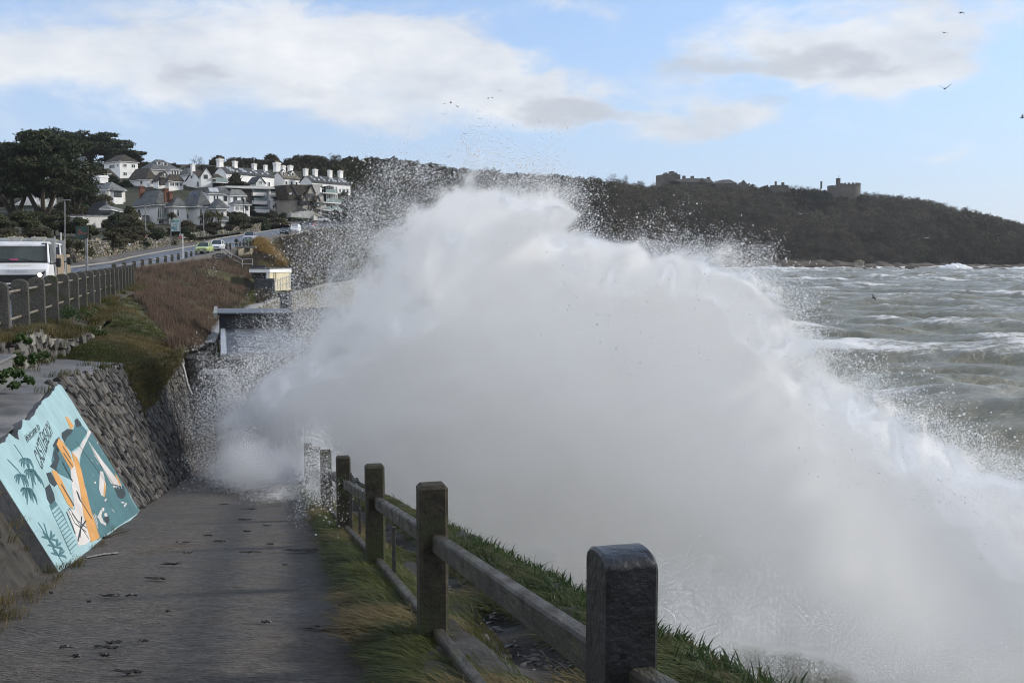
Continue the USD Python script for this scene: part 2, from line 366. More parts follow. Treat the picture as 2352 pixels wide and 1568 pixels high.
def paint(name, base, worn=(.42, .42, .40), wornat=(.60, .68), rough=.6):
    if name in MATS: return MATS[name]
    g = NG(); p = P_(g)
    w = g.mr(g.noise(p, 7, 8, .68, .4), wornat[0], wornat[1])
    col = g.mix(g.mr(g.noise(p, 2.0, 5), .3, .7), tuple(x * .82 for x in base), tuple(min(1, x * 1.1) for x in base))
    col = g.mix(w, col, worn)
    st = g.mr(g.noise(g.scale(p, (3, 3, .7)), 2.2, 6, .7), .58, .75); col = g.mix(g.m('multiply', st, .55), col, tuple(x * .45 for x in base))
    b = g('principled_bsdf', base_color=col, roughness=rough, specular_ior_level=.3, normal=g('bump', height=g.noise(p, 30, 5, .6), strength=.35, distance=.01).normal)
    MATS[name] = g.done(name, surface=b.BSDF); return MATS[name]
TURQ = paint('paint_turquoise', (.25, .375, .395), worn=(.22, .25, .25), wornat=(.66, .74))
TEAL = paint('paint_teal', (.050, .125, .140), worn=(.13, .20, .21), wornat=(.64, .74))
DARK = paint('paint_dark', (.022, .034, .038), worn=(.3, .31, .30), wornat=(.68, .76))
ORNG = paint('paint_orange', (.46, .235, .07), worn=(.5, .42, .3), wornat=(.66, .76))
PWHT = paint('paint_white', (.46, .44, .42), worn=(.2, .2, .19), wornat=(.62, .7))
slab = MB().prism(outline, -.30, .04, lambda v: mfn(v)); obj('slab', slab, GREYC, ml, world=True)
face = MB().prism(outline.buffer(-.004), .0405, .0445, lambda v: mfn(v)); obj('painted_ground', face, TURQ, ml, world=True)
Zx = lambda x, y: ((x * .5102) / 1.633, (1400 + y * .5102) / 1.633)             # enlarged view -> reference pixels
def shape(name, pts, mat, lev, zoomed=True, clip=True, buf=0):
    uv = [mural_uv(*(Zx(*p) if zoomed else p)) for p in pts]; pg = Polygon(uv)
    if not pg.is_valid: pg = pg.buffer(0)
    if buf: pg = pg.buffer(buf)
    if clip: pg = pg.intersection(outline.buffer(-.01))
    obj(name, MB().prism(pg, .0445, .0455 + lev * .0009, lambda v: mfn(v)), mat, ml, world=True)
def stroke(name, lines, w, mat, lev, zoomed=True):
    gs = []
    for l in lines:
        uv = [mural_uv(*(Zx(*p) if zoomed else p)) for p in l]; gs.append(LineString(uv).buffer(w / 2, cap_style=1, quad_segs=2))
    pg = shapely.union_all(gs).intersection(outline.buffer(-.01))
    obj(name, MB().prism(pg, .0445, .0455 + lev * .0009, lambda v: mfn(v)), mat, ml, world=True)
shape('painted_sea', [(668, 418), (1050, 1000), (690, 1240), (640, 1050), (610, 870), (555, 720), (575, 580), (625, 490)], TEAL, 1)
shape('painted_headland', [(535, 345), (560, 370), (625, 440), (600, 480), (560, 545), (500, 590), (455, 540), (430, 470), (520, 420)], TEAL, 1)
shape('painted_wood', [(430, 450), (470, 420), (515, 425), (500, 455), (470, 480), (450, 520), (428, 480)], DARK, 2)
shape('painted_wood', [(525, 360), (545, 340), (570, 370), (580, 395), (540, 410)], DARK, 2)
shape('painted_beach', [(668, 418), (650, 440), (620, 500), (590, 560), (550, 655), (505, 600), (545, 575), (572, 545), (585, 505), (612, 490), (620, 440), (640, 425)], PWHT, 2)
shape('painted_castle', [(455, 330), (478, 335), (520, 400), (498, 428)], ORNG, 2)
shape('painted_castle_shade', [(385, 500), (408, 480), (430, 520), (400, 600), (360, 545)], DARK, 2)
shape('painted_rock', [(372, 545), (410, 580), (520, 770), (500, 800), (420, 760), (380, 735), (350, 660), (360, 610)], TEAL, 2)
shape('painted_rock_shade', [(338, 700), (372, 650), (362, 600), (380, 570), (410, 640), (385, 720), (400, 740)], DARK, 3)
shape('painted_cliff', [(405, 490), (440, 520), (480, 590), (520, 690), (500, 720), (470, 680), (430, 610), (388, 535)], ORNG, 4)
shape('painted_cliff', [(350, 725), (385, 735), (430, 810), (470, 900), (505, 960), (505, 1015), (465, 975), (420, 880), (375, 800)], ORNG, 4)
shape('painted_path', [(500, 640), (540, 710), (585, 900), (600, 1100), (640, 1240), (600, 1275), (545, 1285), (505, 1130), (465, 1020), (520, 1020), (500, 850), (490, 700)], PWHT, 3)
shape('painted_cliff', [(500, 590), (545, 640), (570, 720), (600, 860), (640, 1020), (705, 1225), (640, 1258), (590, 1080), (570, 960), (560, 860), (535, 740)], ORNG, 5)
shape('painted_wall', [(300, 860), (335, 828), (365, 900), (375, 950), (340, 985), (315, 940)], DARK, 2)
shape('painted_steps', [(330, 985), (375, 955), (430, 1040), (480, 1150), (540, 1290), (490, 1350), (440, 1240), (395, 1130), (360, 1060)], TEAL, 2)
stroke('painted_tread', [[(352 + 12.2 * k, 1035 + 27 * k), (395 + 13 * k, 995 + 26 * k)] for k in range(12)], .028, TURQ, 4)
shape('painted_shadow', [(310, 750), (345, 740), (390, 830), (370, 850), (335, 820)], DARK, 3)
stroke('painted_line', [[(437, 680), (500, 800)], [(440, 560), (485, 630)], [(425, 840), (505, 975)], [(445, 610), (500, 690)], [(570, 960), (640, 1075)], [(540, 890), (560, 950)]], .05, DARK, 6)
stroke('painted_line', [[(470, 1020), (520, 1120), (600, 1180)], [(480, 1010), (540, 1100), (605, 1150)], [(570, 1070), (555, 1220)], [(500, 1050), (620, 1230)], [(460, 1040), (520, 1190)], [(600, 1100), (560, 1160), (540, 1250)]], .018, DARK, 6)
shape('painted_sail', [(625, 505), (660, 555), (740, 665), (815, 760), (875, 840), (815, 855), (735, 715), (680, 625)], PWHT, 3)
stroke('painted_line', [[(645, 540), (720, 690), (815, 835)], [(800, 830), (880, 845)]], .022, DARK, 5)
shape('painted_sail', [(820, 745), (845, 775), (870, 830), (855, 832)], ORNG, 4)
shape('painted_hull', [(815, 850), (885, 835), (905, 900), (880, 935), (845, 925)], DARK, 3)
stroke('painted_line', [[(820, 835), (835, 860)], [(845, 833), (855, 860)], [(868, 838), (872, 855)]], .03, TURQ, 6)
shape('painted_sail', [(712, 730), (735, 735), (755, 830), (745, 920), (720, 910), (703, 860)], PWHT, 3)
shape('painted_sail', [(745, 800), (755, 850), (745, 925), (735, 905)], ORNG, 4)
stroke('painted_line', [[(540, 515), (600, 600), (690, 720), (770, 830)]], .022, DARK, 4)
stroke('painted_foam', [[(745, 950), (758, 935)], [(870, 960), (890, 962)], [(890, 990), (908, 965)], [(800, 1015), (815, 1030)], [(670, 820), (678, 812)], [(655, 755), (660, 762)], [(690, 670), (696, 676)], [(720, 545), (724, 540)], [(695, 525), (698, 520)], [(708, 508), (712, 514)], [(755, 580), (758, 585)], [(730, 600), (734, 605)], [(650, 650), (656, 655)], [(668, 618), (672, 624)], [(668, 1050), (690, 1120)], [(660, 1060), (690, 1150)], [(920, 870), (945, 930), (980, 995)], [(945, 880), (965, 930), (985, 960)]], .022, PWHT, 4)
shape('painted_splash', [(672, 1045), (690, 1070), (715, 1015), (730, 1020), (718, 1060), (735, 1105), (755, 1115), (752, 1135), (712, 1112), (700, 1085), (685, 1070)], PWHT, 3)
shape('painted_splash', [(722, 1003), (740, 1000), (740, 1025), (726, 1030)], PWHT, 3)
shape('painted_splash', [(738, 1045), (758, 1038), (765, 1062), (745, 1068)], PWHT, 3)
shape('painted_hull', [(735, 1075), (770, 1060), (780, 1095), (760, 1130)], DARK, 3)
def frond(cx, cy, ends, lev=3):
    for ex, ey, bend in ends:
        a, c = np.array([cx, cy]), np.array([ex, ey]); m = (a + c) / 2 + np.array([bend, -abs(bend) * .9])
        t = np.linspace(0, 1, 9)[:, None]; l = (1 - t) ** 2 * a + 2 * t * (1 - t) * m + t * t * c
        wd = (np.sin(np.linspace(0, 1, 9) ** .8 * np.pi) * 7 + .8)[:, None]; d = np.gradient(l, axis=0); nn = np.stack([-d[:, 1], d[:, 0]], 1); nn /= np.linalg.norm(nn, axis=1, keepdims=True)
        shape('painted_frond', list(map(tuple, l + nn * wd)) + list(map(tuple, (l - nn * wd)[::-1])), TEAL, lev)
stroke('painted_stem', [[(75, 545), (120, 610), (165, 690), (200, 760)], [(25, 655), (100, 730), (150, 800), (170, 870)], [(250, 1120), (330, 1250), (425, 1410)], [(290, 1125), (330, 1260)], [(200, 760), (230, 830)], [(170, 870), (190, 930)]], .022, TEAL, 3)
for cx, cy in ((155, 640), (190, 720), (115, 760), (165, 860)):
    frond(cx, cy, [(cx - 45, cy + 30, -14), (cx - 30, cy + 62, -16), (cx + 48, cy + 40, 14), (cx + 62, cy + 90, 22), (cx - 10, cy + 75, -10), (cx + 30, cy + 95, 12)])
frond(185, 730, [(295, 860, 30), (270, 830, 24), (210, 870, 14)])
frond(155, 860, [(210, 970, 26), (240, 985, 34), (165, 985, 10), (120, 890, -18)])
for cx, cy in ((330, 1240), (375, 1300), (400, 1360)):
    frond(cx, cy, [(cx - 62, cy - 20, -16), (cx - 50, cy - 60, -10), (cx + 10, cy - 70, 14), (cx + 40, cy - 40, 22), (cx + 55, cy + 20, 18)])
# lettering, hand-painted along two rising lines
def letters(name, text, p0, p1, cap_px, mat, squash=1.0):
    a, b = np.array(mural_uv(*p0)), np.array(mural_uv(*p1)); c = np.array(mural_uv(*cap_px))
    m = meshkit.text_mesh(text, 1.0, .002); v = m.vertices.copy(); w = v[:, 0].max()
    ex = (b - a) / w; ey = c - a
    q = np.zeros_like(v); q[:, :2] = a + v[:, :1] * ex + v[:, 1:2] * ey; q[:, 2] = .0455 + v[:, 2]
    obj(name, (mfn(q), m.faces), mat, ml, world=True)
letters('lettering', 'Welcome to', Zx(168, 530), Zx(268, 424), Zx(150, 474), DARK)
letters('lettering', 'CASTLE', Zx(278, 735), Zx(322, 560), Zx(218, 600), DARK)
letters('lettering', 'BEACH', Zx(318, 555), Zx(362, 455), Zx(278, 452), DARK)
# ================================================================== ledge, upper rubble wall, slab fence
TOPW = lambda y: wall_pt(y, 1.0)
def inner(y):
    p = TOPW(y); w = float(np.interp(y, [-6, 10, 19, 30], [1.0, .95, 1.0, 2.3])); q = p + LAT * w; q[2] = p[2] + float(np.interp(y, [-6, 15, 30], [.10, .10, .2])); return q
ld = []
for y in np.linspace(-4, 29.6, 90):
    a, b = TOPW(y), inner(y); n = 9
    r_ = [a + (b - a) * t for t in np.linspace(0, 1, n)]
    r_ = [wall_pt(y, .985, .0)] + r_
    ld.append(r_)
ld = np.array(ld); ld[..., 2] += (meshkit.fbm(ld * 1.1, 4, 2) - .5) * .07 - .015
obj('wet_ledge', MB().grid(ld), GREYC, kind='structure', smooth=True)
uw = thing('upper_rubble_wall', 'low broken rubble wall above the wet concrete ledge, below the round-topped fence slabs', 'wall', inner(18))
def ufn(u, v, off):
    p = inner(u); q = p + np.array([0, 0, v]) - LAT * off + LAT * v * .12; return q
UH = lambda u: float(np.interp(u, [-4, 8, 14, 19, 26, 30, 33], [.6, .6, .62, .60, .55, .5, .42]) + (meshkit.noise(np.array([u * .7, 0, 3.0])) - .5) * .22)
RUB = [STONES[1], STONES[2], STONES[3], surf('lime_stone', (.12, .115, .1), (.22, .21, .185), 7, .8, .8, 26, c3=(.05, .05, .03), c3scale=1.4, c3at=(.5, .66))]
bk = MB(); bk.grid(np.array([[ufn(u, v, -.06) for v in np.linspace(-.1, UH(u) - .05, 6)] for u in np.linspace(-4, 30.5, 80)]))
obj('backing', bk, SOIL, uw, world=True)
stones(uw, ufn, 9, 30.5, .33, -.06, UH, .2, .02, RUB, 200, seed=5, uneven=.07, chamf=.22)
SX = lambda y: -3.55 - .316 * y
# soil shelf between the rubble wall and the fence slabs, and the pavement beyond
sh = []
for y in np.linspace(-4, 56, 100):
    if y < 30.5: a = ufn(y, UH(y) - .06, -.05)
    else: a = np.array([np.interp(y, [30.5, 40, 56], [-12.5, -15.7, -20.4]), y, np.interp(y, [30.5, 40, 56], [6.98, 7.3, 7.36])])
    b = np.array([SX(y) - .75, y, 7.47])
    sh.append([a + (b - a) * t + np.array([0, 0, math.sin(t * 3.14) * .05]) for t in np.linspace(0, 1, 8)])
sh = np.array(sh); sh[..., 2] += (meshkit.fbm(sh * .9, 4, 12) - .5) * .12
obj('soil_shelf', MB().grid(sh), SOIL, kind='structure', smooth=True)

SLABM = surf('fence_slab', (.030, .029, .024), (.115, .11, .095), 34, .9, 1.0, 70, c3=(.045, .05, .022), c3scale=2.0, c3at=(.52, .7), bdist=.012)
SEDGE = surf('slab_edge', (.16, .155, .14), (.26, .25, .23), 20, .9, .5, 60)
PIPE = surf('rusty_pipe', (.12, .085, .05), (.26, .24, .2), 6, .5, .3, 30, metallic=.3)
def slab_mesh(w, h, t):
    n = 10; a = np.linspace(0, np.pi, n); r = w / 2
    prof = [(-r, 0)] + [(-r * math.cos(x) if True else 0, h - r * .62 + r * .62 * math.sin(x)) for x in a] + [(r, 0)]
    inn = Polygon(prof).buffer(-.018)
    m = MB()
    pr = np.array(prof); pi_ = np.array([(x * (1 - .036 / w), z - .018 if z > .1 else z) for x, z in prof])
    N = len(pr)
    loops = [np.stack([pi_[:, 0], np.full(N, -t / 2), pi_[:, 1]], 1), np.stack([pr[:, 0], np.full(N, -t / 2 + .018), pr[:, 1]], 1), np.stack([pr[:, 0], np.full(N, t / 2 - .018), pr[:, 1]], 1), np.stack([pi_[:, 0], np.full(N, t / 2), pi_[:, 1]], 1)]
    return m.loft(loops)
first = None
proto_slab = thing('fence_slab', 'round-topped pebbledash concrete slab of the long pipe railing beside the road', 'fence slab', (0, 0, 0), group='round-topped slabs of the roadside pipe railing')
obj('slab_body', slab_mesh(.325, 1.2, .085), SLABM, proto_slab)

slab1 = [(SX(y), y, 7.47, .306) for y in np.arange(13.6, 55, 2.12)]
slab1 = [(a, b, c - .11, d) for a, b, c, d in slab1]
run2 = [(262, 609.6, 80), (285, 606.3, 88), (308, 602.4, 96), (327, 599, 103), (344.8, 596, 110), (362, 593, 115), (380, 590, 120), (395, 587, 124), (409.6, 584, 127.5), (427.7, 580.8, 131), (439, 579.6, 134.5), (451, 578.5, 138), (464, 576.5, 141.5), (477, 574.4, 145), (490, 572, 148.5), (503, 569.3, 152)]
slab2 = []
for px, py, d in run2:
    q = P(px, py, d); slab2.append((q[0], q[1], q[2] - 1.2, .05))
pil = [P(520, 559, 153), P(528, 558, 154), P(551, 556, 156), P(560, 555, 157.5), P(567, 553.5, 159), P(574, 551.5, 160.5), P(581.5, 550, 162)]
slab3 = [(q[0], q[1], q[2] - 1.3, .0) for q in pil]
moved = False
for L in (slab1, slab2, slab3):
    for x, y, z, rz in L:
        sc = 1.0 if L is slab1 else 1.12
        if not moved:
            stage.GetPrimAtPath(proto_slab).GetAttribute('xformOp:translate').Set(Gf.Vec3d(x, y, z)); UsdGeom.Xformable(stage.GetPrimAtPath(proto_slab)).AddRotateZOp(opSuffix='c').Set(math.degrees(rz)); moved = True
        else: copy_of(proto_slab, (x, y, z), rz, scale=sc)
def pipe_run(L, label, hs, r):
    t = thing('pipe_rail', label, 'railing', (L[0][0], L[0][1], L[0][2]))
    for h in hs: obj('rail', MB().tube([(x, y, z + h) for x, y, z, _ in L], r, 6), PIPE, t, world=True)
pipe_run(slab1, 'two rusty pipes threaded through the nearest run of round-topped slabs', (.98, .46), .025)
pipe_run(slab2, 'two pale pipes threaded through the farther run of slabs above the brown bank', (1.12, .5), .03)
pipe_run(slab3, 'two pipes of the short railing on the stone bastion above the hut', (1.2, .55), .035)
t = thing('connecting_rail', 'single pipe joining the near slab run to the farther one at the corner', 'railing', (slab1[-1][0], slab1[-1][1], 8.4))
obj('rail', MB().tube([np.array(slab1[-1][:3]) + [0, 0, .98], np.array(slab2[0][:3]) + [0, 0, 1.0]], .03, 6), PIPE, t, world=True)
# concrete block below the near slabs, cracked
cb = thing('concrete_block', 'cracked concrete block on the ledge at the left edge, below the near slabs', 'block', P(20, 850, 14))
c0 = P(52, 850, 14.2); zt = P(30, 830, 14.2)[2]
obj('block', MB().box((c0[0] - 1.0, 13.2, zt - .45), (2.0, 2.6, .9), .28, .04), GREYC, cb, world=True)
obj('cracked_cap', MB().box((c0[0] - 1.0, 13.2, zt + .03), (2.1, 2.7, .05), .285, .015), GREYC, cb, world=True)

# ================================================================== verge, fence, seawall
EX = lambda y: FX(y) + 1.36
vy = np.concatenate([np.linspace(-4, 14, 90), np.linspace(14.5, 30, 30)]); rows = []
for y in vy:
    a, b, c = PR(y), FX(y), EX(y); z = float(ramp_z(y))
    xs = [a - .04, a + .02, a + .10, a + (b - a) * .6, b, b + .2, b + .38, b + .5, b + .75, b + .95, c - .18, c]
    zs = [-.03, .05, .12, .17, .15, .13, .03, .0, .02, .10, .15, .10]
    rows.append([(x, y, z + q) for x, q in zip(xs, zs)])
vg = np.array(rows); vg[..., 2] += (meshkit.fbm(vg * np.array([3.2, 2.0, 0]), 4, 4) - .5) * .24
obj('verge', MB().grid(vg), MUD, kind='structure', smooth=True)
def verge_z(x, y):
    a, b, c = PR(y), FX(y), EX(y)
    xs = np.array([a - .04, a + .02, a + .10, a + (b - a) * .6, b, b + .2, b + .38, b + .5, b + .75, b + .95, c - .18, c])
    return float(ramp_z(y)) + np.interp(x, xs, [-.03, .05, .12, .17, .15, .13, .03, .0, .02, .10, .15, .10])
swl = thing('sea_wall', 'concrete sea wall dropping from the grassy verge to the surf', 'wall', (EX(10), 10, 0))
sw = []
for y in np.linspace(-4, 30, 60):
    sw.append([(EX(y) - .02, y, float(ramp_z(y)) + .12), (EX(y) + .12, y, float(ramp_z(y)) - 1.2), (EX(y) + .6, y, -1.5)])
obj('face', MB().grid(np.array(sw)), GREYC, swl, world=True)

POSTC = surf('post_concrete', (.016, .014, .009), (.052, .045, .031), 14, .88, 1.0, 55, c3=(.035, .042, .016), c3scale=2.6, c3at=(.48, .66), bdist=.012)
WOODR = surf('rail_wood', (.017, .0145, .010), (.054, .048, .038), 5, .42, .5, 18, c3=(.045, .048, .022), c3scale=2.2, c3at=(.52, .7), stretch=(5, 1.2, 5), r2=.75)
WOODP = surf('post_wood', (.018, .015, .011), (.05, .04, .029), 7, .7, .7, 25, c3=(.05, .055, .018), c3scale=2.2, c3at=(.5, .68), stretch=(1, 1, .3))
CAPM = surf('post_cap', (.004, .004, .004), (.016, .0165, .017), 9, .34, .5, 24, c3=(.10, .10, .10), c3scale=3.0, c3at=(.66, .8), spec=.45)
fy = [2.2, 5.05, 7.85, 10.62, 13.5, 16.2, 19.2, 22.0]
FDIR = math.atan2(1, -.26) - math.pi / 2
ftops = {0: (1428, 1256), 1: (992, 1110), 2: (860, 1066), 3: (788, 1047), 4: (748, 1033), 5: (727, 1026), 6: (707, 1018)}
flabels = ['nearest fence post, smooth dark post with a rounded capped top', 'second fence post from the camera, concrete with a bolted timber upright', 'third fence post from the camera, pebbly concrete and timber', 'fourth fence post from the camera, beside two thin metal bars', 'fifth fence post from the camera, at the edge of the spray', 'sixth fence post, half veiled by spray', 'farthest fence post showing through the spray']
tops = []
for k, y in enumerate(fy[:7]):
    px, py = ftops[k]; q = P(px, py, y); base = float(ramp_z(y)) - .05; h = q[2] - base; tops.append(q)
    t = thing('fence_post', flabels[k], 'fence post', (q[0], y, base), FDIR, group=None)
    if k == 0:
        w, d = .122, .15
        n = 9; a = np.linspace(0, np.pi, n); r = d / 2 * .98
        prof = [(-r, 0)] + [(-r * math.cos(x), h - r * .42 + r * .42 * math.sin(x)) for x in a] + [(r, 0)]
        prof = np.array(prof); L = []
        for x, s in ((-w / 2, .9), (-w / 2 + .008, 1), (w / 2 - .008, 1), (w / 2, .9)):
            L.append([(x, p * s, z - (.006 if s < 1 and z > .1 else 0)) for p, z in prof])
        obj('post', MB().loft(L), CAPM, t, smooth=35)
        obj('timber_upright', MB().box((w / 2 - .015, .13, h / 2 - .13), (.10, .11, h - .26), 0, .012), WOODP, t)
        obj('bolt_hole', MB().tube([(-.022, -.0765, h - .22), (-.022, -.0735, h - .22)], .007, 8), surf('hole_black', (.004, .004, .004)), t)
        obj('bolt', MB().tube([(.03, -.0765, h - .44), (.03, -.0735, h - .44)], .008, 8), surf('hole_black', (.004, .004, .004)), t)
    else:
        w, d = .15, .13
        m = MB(); m.box((0, 0, h / 2), (w, d, h), 0, .018); obj('post', m, POSTC, t)
        obj('timber_upright', MB().box((w / 2 - .04, .115, h / 2 - .2), (.11, .10, h - .40), .06, .012), WOODP, t)
        obj('timber_cap', MB().box((w / 2 - .045, .112, h - .36), (.125, .115, .10), .09, .02), WOODP, t)
# rails between neighbouring posts
rlab = ['wet timber rail from the nearest post forward out of the frame', 'wet timber fence rails between the nearest two posts', 'wet timber fence rails between the second and third posts', 'wet timber fence rails between the third and fourth posts', 'wet timber fence rails between the fourth and fifth posts', 'timber fence rails between the fifth and sixth posts, in spray', 'timber fence rails between the last two posts, in spray']
allp = [np.array([FX(-.6) + .02, -.6, float(ramp_z(-.6)) + 1.0])] + tops
for k in range(len(allp) - 1):
    a, b = allp[k].copy(), allp[k + 1].copy()
    t = thing('fence_rail', rlab[k], 'fence rail', (b[0], b[1], b[2] - .4))
    for name, dz, hh, ww in (('top_rail', -.31, .092, .06), ('bottom_rail', -.80, .085, .055)):
        p, q = a + [0.02, 0, dz], b + [0.02, 0, dz]
        if k > 0: p = p + (q - p) * .012
        d = (q - p); L = np.linalg.norm(d); e = d / L; s = np.cross(e, [0, 0, 1]); s /= np.linalg.norm(s); u = np.cross(s, e)
        c = (p + q) / 2; Rm = np.stack([e, s, u], 1)
        obj(name, MB().box(c, (L * .975, ww, hh), bev=.008, R=Rm), WOODR, t, world=True)
METAL = surf('strap_metal', (.03, .03, .028), (.07, .065, .055), 12, .55, .3, 40, metallic=.4)
for (px0, py0, py1, y), lb in zip([(905, 1210, 1345, 7.1), (826, 1118, 1252, 9.9), (806, 1085, 1230, 10.3)], ['thin metal bar standing on the verge between the second and third posts', 'thin metal bar between the third and fourth posts, nearer of two', 'thin metal bar just beside the fourth post']):
    p0, p1 = P(px0, py0, y), P(px0, py1, y); t = thing('metal_bar', lb, 'bar', p1)
    obj('bar', MB().box((p0 + p1) / 2 - [0, 0, .05], (.028, .02, p0[2] - p1[2] + .1), .2, .003), METAL, t, world=True)
# far side of the mural: thick unpainted edge, older mossy wall before it
ow = thing('old_wall', 'older mossy rendered wall before the mural at the left edge', 'wall', wall_pt(7, 0))
obj('render', MB().grid(np.array([[wall_pt(y, t, -.16 + .1 * meshkit.fbm(np.array([y * 1.5, t * 3, 0]), 4, 9)) for t in np.linspace(-.06, .98, 16)] for y in np.linspace(-4, 9.0, 60)])), surf('old_render', (.03, .031, .026), (.075, .075, .065), 2.2, .7, .9, 16, c3=(.035, .045, .015), c3scale=1.3, c3at=(.46, .6)), ow, world=True, smooth=True)

# ================================================================== vegetation pieces
def blade_clump(seed, n, ln, spread, wid, droop, lean=(0, 0), seg=4):
    r = np.random.default_rng(seed); m = MB()
    for i in range(n):
        a = r.uniform(0, 2 * np.pi); L = ln * r.uniform(.55, 1.2); b = np.array([r.normal() * spread, r.normal() * spread, -.02])
        out = np.array([math.cos(a), math.sin(a), 0]) * r.uniform(.1, .5) + np.array([lean[0], lean[1], 0]) * r.uniform(.6, 1.3)
        t = np.linspace(0, 1, seg + 1)[:, None]
        p = b + np.array([0, 0, 1.0]) * L * (t - droop * t ** 2.2) + out * L * t ** 1.6
        s = np.array([-math.sin(a), math.cos(a), 0]) * wid * r.uniform(.7, 1.3)
        w = (1 - t ** 1.8) * .5 + .02
        V = np.vstack([p - s * w, p + s * w]); k = seg + 1
        m.add(V, [[j, j + 1, k + j + 1, k + j] for j in range(seg)])
    return m
def leafm(name, a, b, tr=.35, rough=.6):
    return surf(name, a, b, 1.3, rough, 0, transl=tr, spec=.25, rand=.25)
GR1 = leafm('grass_green', (.036, .046, .012), (.084, .094, .026)); GR2 = leafm('grass_olive', (.056, .054, .022), (.108, .096, .040)); GR3 = leafm('grass_straw', (.10, .078, .032), (.165, .13, .058))
LF1 = leafm('leaf_deep', (.016, .034, .011), (.040, .068, .020))
BR1 = leafm('stem_rust', (.092, .062, .044), (.160, .110, .078), .2); BR2 = leafm('stem_dark', (.036, .030, .022), (.075, .060, .043), .15); GOLD = leafm('reed_gold', (.26, .17, .06), (.40, .28, .11), .3)
rv = np.random.default_rng(21)
# long combed grass along the verge: lies over to the path side
pos, ids, scl, qs = [], [], [], []
def put(x, y, z, i, s, a): pos.append((x, y, z)); ids.append(i); scl.append(s); qs.append((math.cos(a / 2), 0, 0, math.sin(a / 2)))
while len(pos) < 9800:
    y = 1.6 + 17 * rv.random() ** 1.7; a, b, c = PR(y), FX(y), EX(y)
    x = a + .07 + (b + .27 - a) * rv.random() if rv.random() < .72 else b + .1 + (c - b - .15) * rv.random()
    k = x - b
    if .36 < k < .80 and meshkit.noise(np.array([x * 2.4, y * 1.3, 1.0])) < .66: continue
    n = meshkit.fbm(np.array([x * 2.0, y * 1.1, 5.0]), 3, 2); i = 0 if n < .47 else 1 if n < .56 else 2
    if k > .8 and i == 2: i = 0
    put(x, y, verge_z(x, y) - .01, i * 2 + int(rv.integers(2)), rv.uniform(.6, 1.05) * (1 + .5 * (n - .5)), rv.normal() * .35)
vgrass = [(blade_clump(i, 26, .22, .045, .008, .72, (-.85, .25)), mt, False) for i, mt in enumerate((GR1, GR1, GR2, GR2, GR3, GR3))]
instancer('verge_grass', vgrass, pos, ids, scl, qs, label='long wet grass combed over along the fence side of the path', cat='grass')
# strap-leaved plants on the seaward edge
pos, ids, scl, qs = [], [], [], []
while len(pos) < 2300:
    y = 3.2 + 9 * rv.random() ** 1.4; c = EX(y); x = c - .55 * rv.random() ** .8 + .05
    put(x, y, verge_z(x, y) - .03, int(rv.integers(5)), rv.uniform(.4, 1.1), rv.uniform(0, 6.28))
instancer('verge_plants', [(blade_clump(50 + i, 9, .21, .03, .015, (.25, .45, .35, .55, .6)[i], (-.2, .1)), LF1 if i < 3 else GR2 if i == 3 else GR1, False) for i in range(5)], pos, ids, scl, qs, label='dense upright strap-leaved plants on the seaward edge of the verge', cat='plants')

WEEDM = surf('seaweed', (.006, .006, .005), (.018, .014, .009), 9, .3, .5, 40, spec=.5)
# pebbles and bits in the mud strip behind the fence
def pebble(seed):
    r = np.random.default_rng(seed); m = trimesh.convex.convex_hull(r.normal(size=(14, 3)) * [1, .8, .5]); return m.vertices * .5, m.faces
pos, ids, scl, qs = [], [], [], []
for k in range(1500):
    y = 3 + 12 * rv.random() ** 1.5; x = FX(y) + .25 + .65 * rv.random(); pos.append((x, y, verge_z(x, y) + .003)); ids.append(int(rv.integers(3))); scl.append(.008 + .03 * rv.random() ** 3); a = rv.uniform(0, 6.28); qs.append((math.cos(a / 2), 0, 0, math.sin(a / 2)))
instancer('verge_pebbles', [(pebble(1), STONES[0], False), (pebble(2), STONES[3], False), (pebble(3), WEEDM, False)], pos, ids, scl, qs, label='pebbles and dark scraps in the muddy strip behind the fence', cat='pebbles')
# ================================================================== bank, coping wall, road, hillside
Bp = [wall_pt(23.5, 1.0), wall_pt(27, 1.0), wall_pt(29.5, 1.0) + LAT * .1, np.array([-11.6, 34, 5.6]), np.array([-14.2, 46, 4.9])] + [P(*q) for q in ((500, 748, 62), (530, 727, 72), (585, 703, 87), (640, 684, 105), (672, 672, 120), (740, 655, 150), (820, 643, 185), (900, 634, 220), (1000, 625, 270))]
Tp = [inner(23.5) + LAT * .25 + [0, 0, .05], inner(27) + LAT * .2 + [0, 0, .15], np.array([-12.5, 31.0, 6.95]), np.array([-15.6, 39, 7.25]), np.array([-19.7, 51.5, 7.34]),
      np.array([-27, 66, 7.4]), np.array([-35.6, 84, 7.55]), np.array([-38.6, 108, 7.9]), np.array([-41, 137, 8.6]), np.array([-41.5, 160, 9.6]), np.array([-44.6, 190, 12.2]), np.array([-45.5, 222, 14.4]), np.array([-44, 250, 15.8]), np.array([-34, 285, 18.0])]
Bp, Tp = np.array(Bp), np.array(Tp)
def resample(A, n):
    k = np.linspace(0, len(A) - 1, n); return np.stack([np.interp(k, np.arange(len(A)), A[:, j]) for j in range(3)], 1)
NB = 170
Bs, Ts = resample(Bp, NB), resample(Tp, NB)
W_ = np.linspace(0, 1, 40)
bank = Ts[:, None] + (Bs - Ts)[:, None] * W_[None, :, None]
bulge = np.sin(W_ * np.pi)[None, :] * np.clip(np.linalg.norm(Bs - Ts, axis=1)[:, None] * .045, 0, 1.1)
HUTA, HUTR = P(620, 664, 106), -.35
bank[..., 2] += bulge + (meshkit.fbm(bank * .22, 4, 6) - .5) * 1.0 * np.sin(W_ * np.pi)[None, :] ** .5
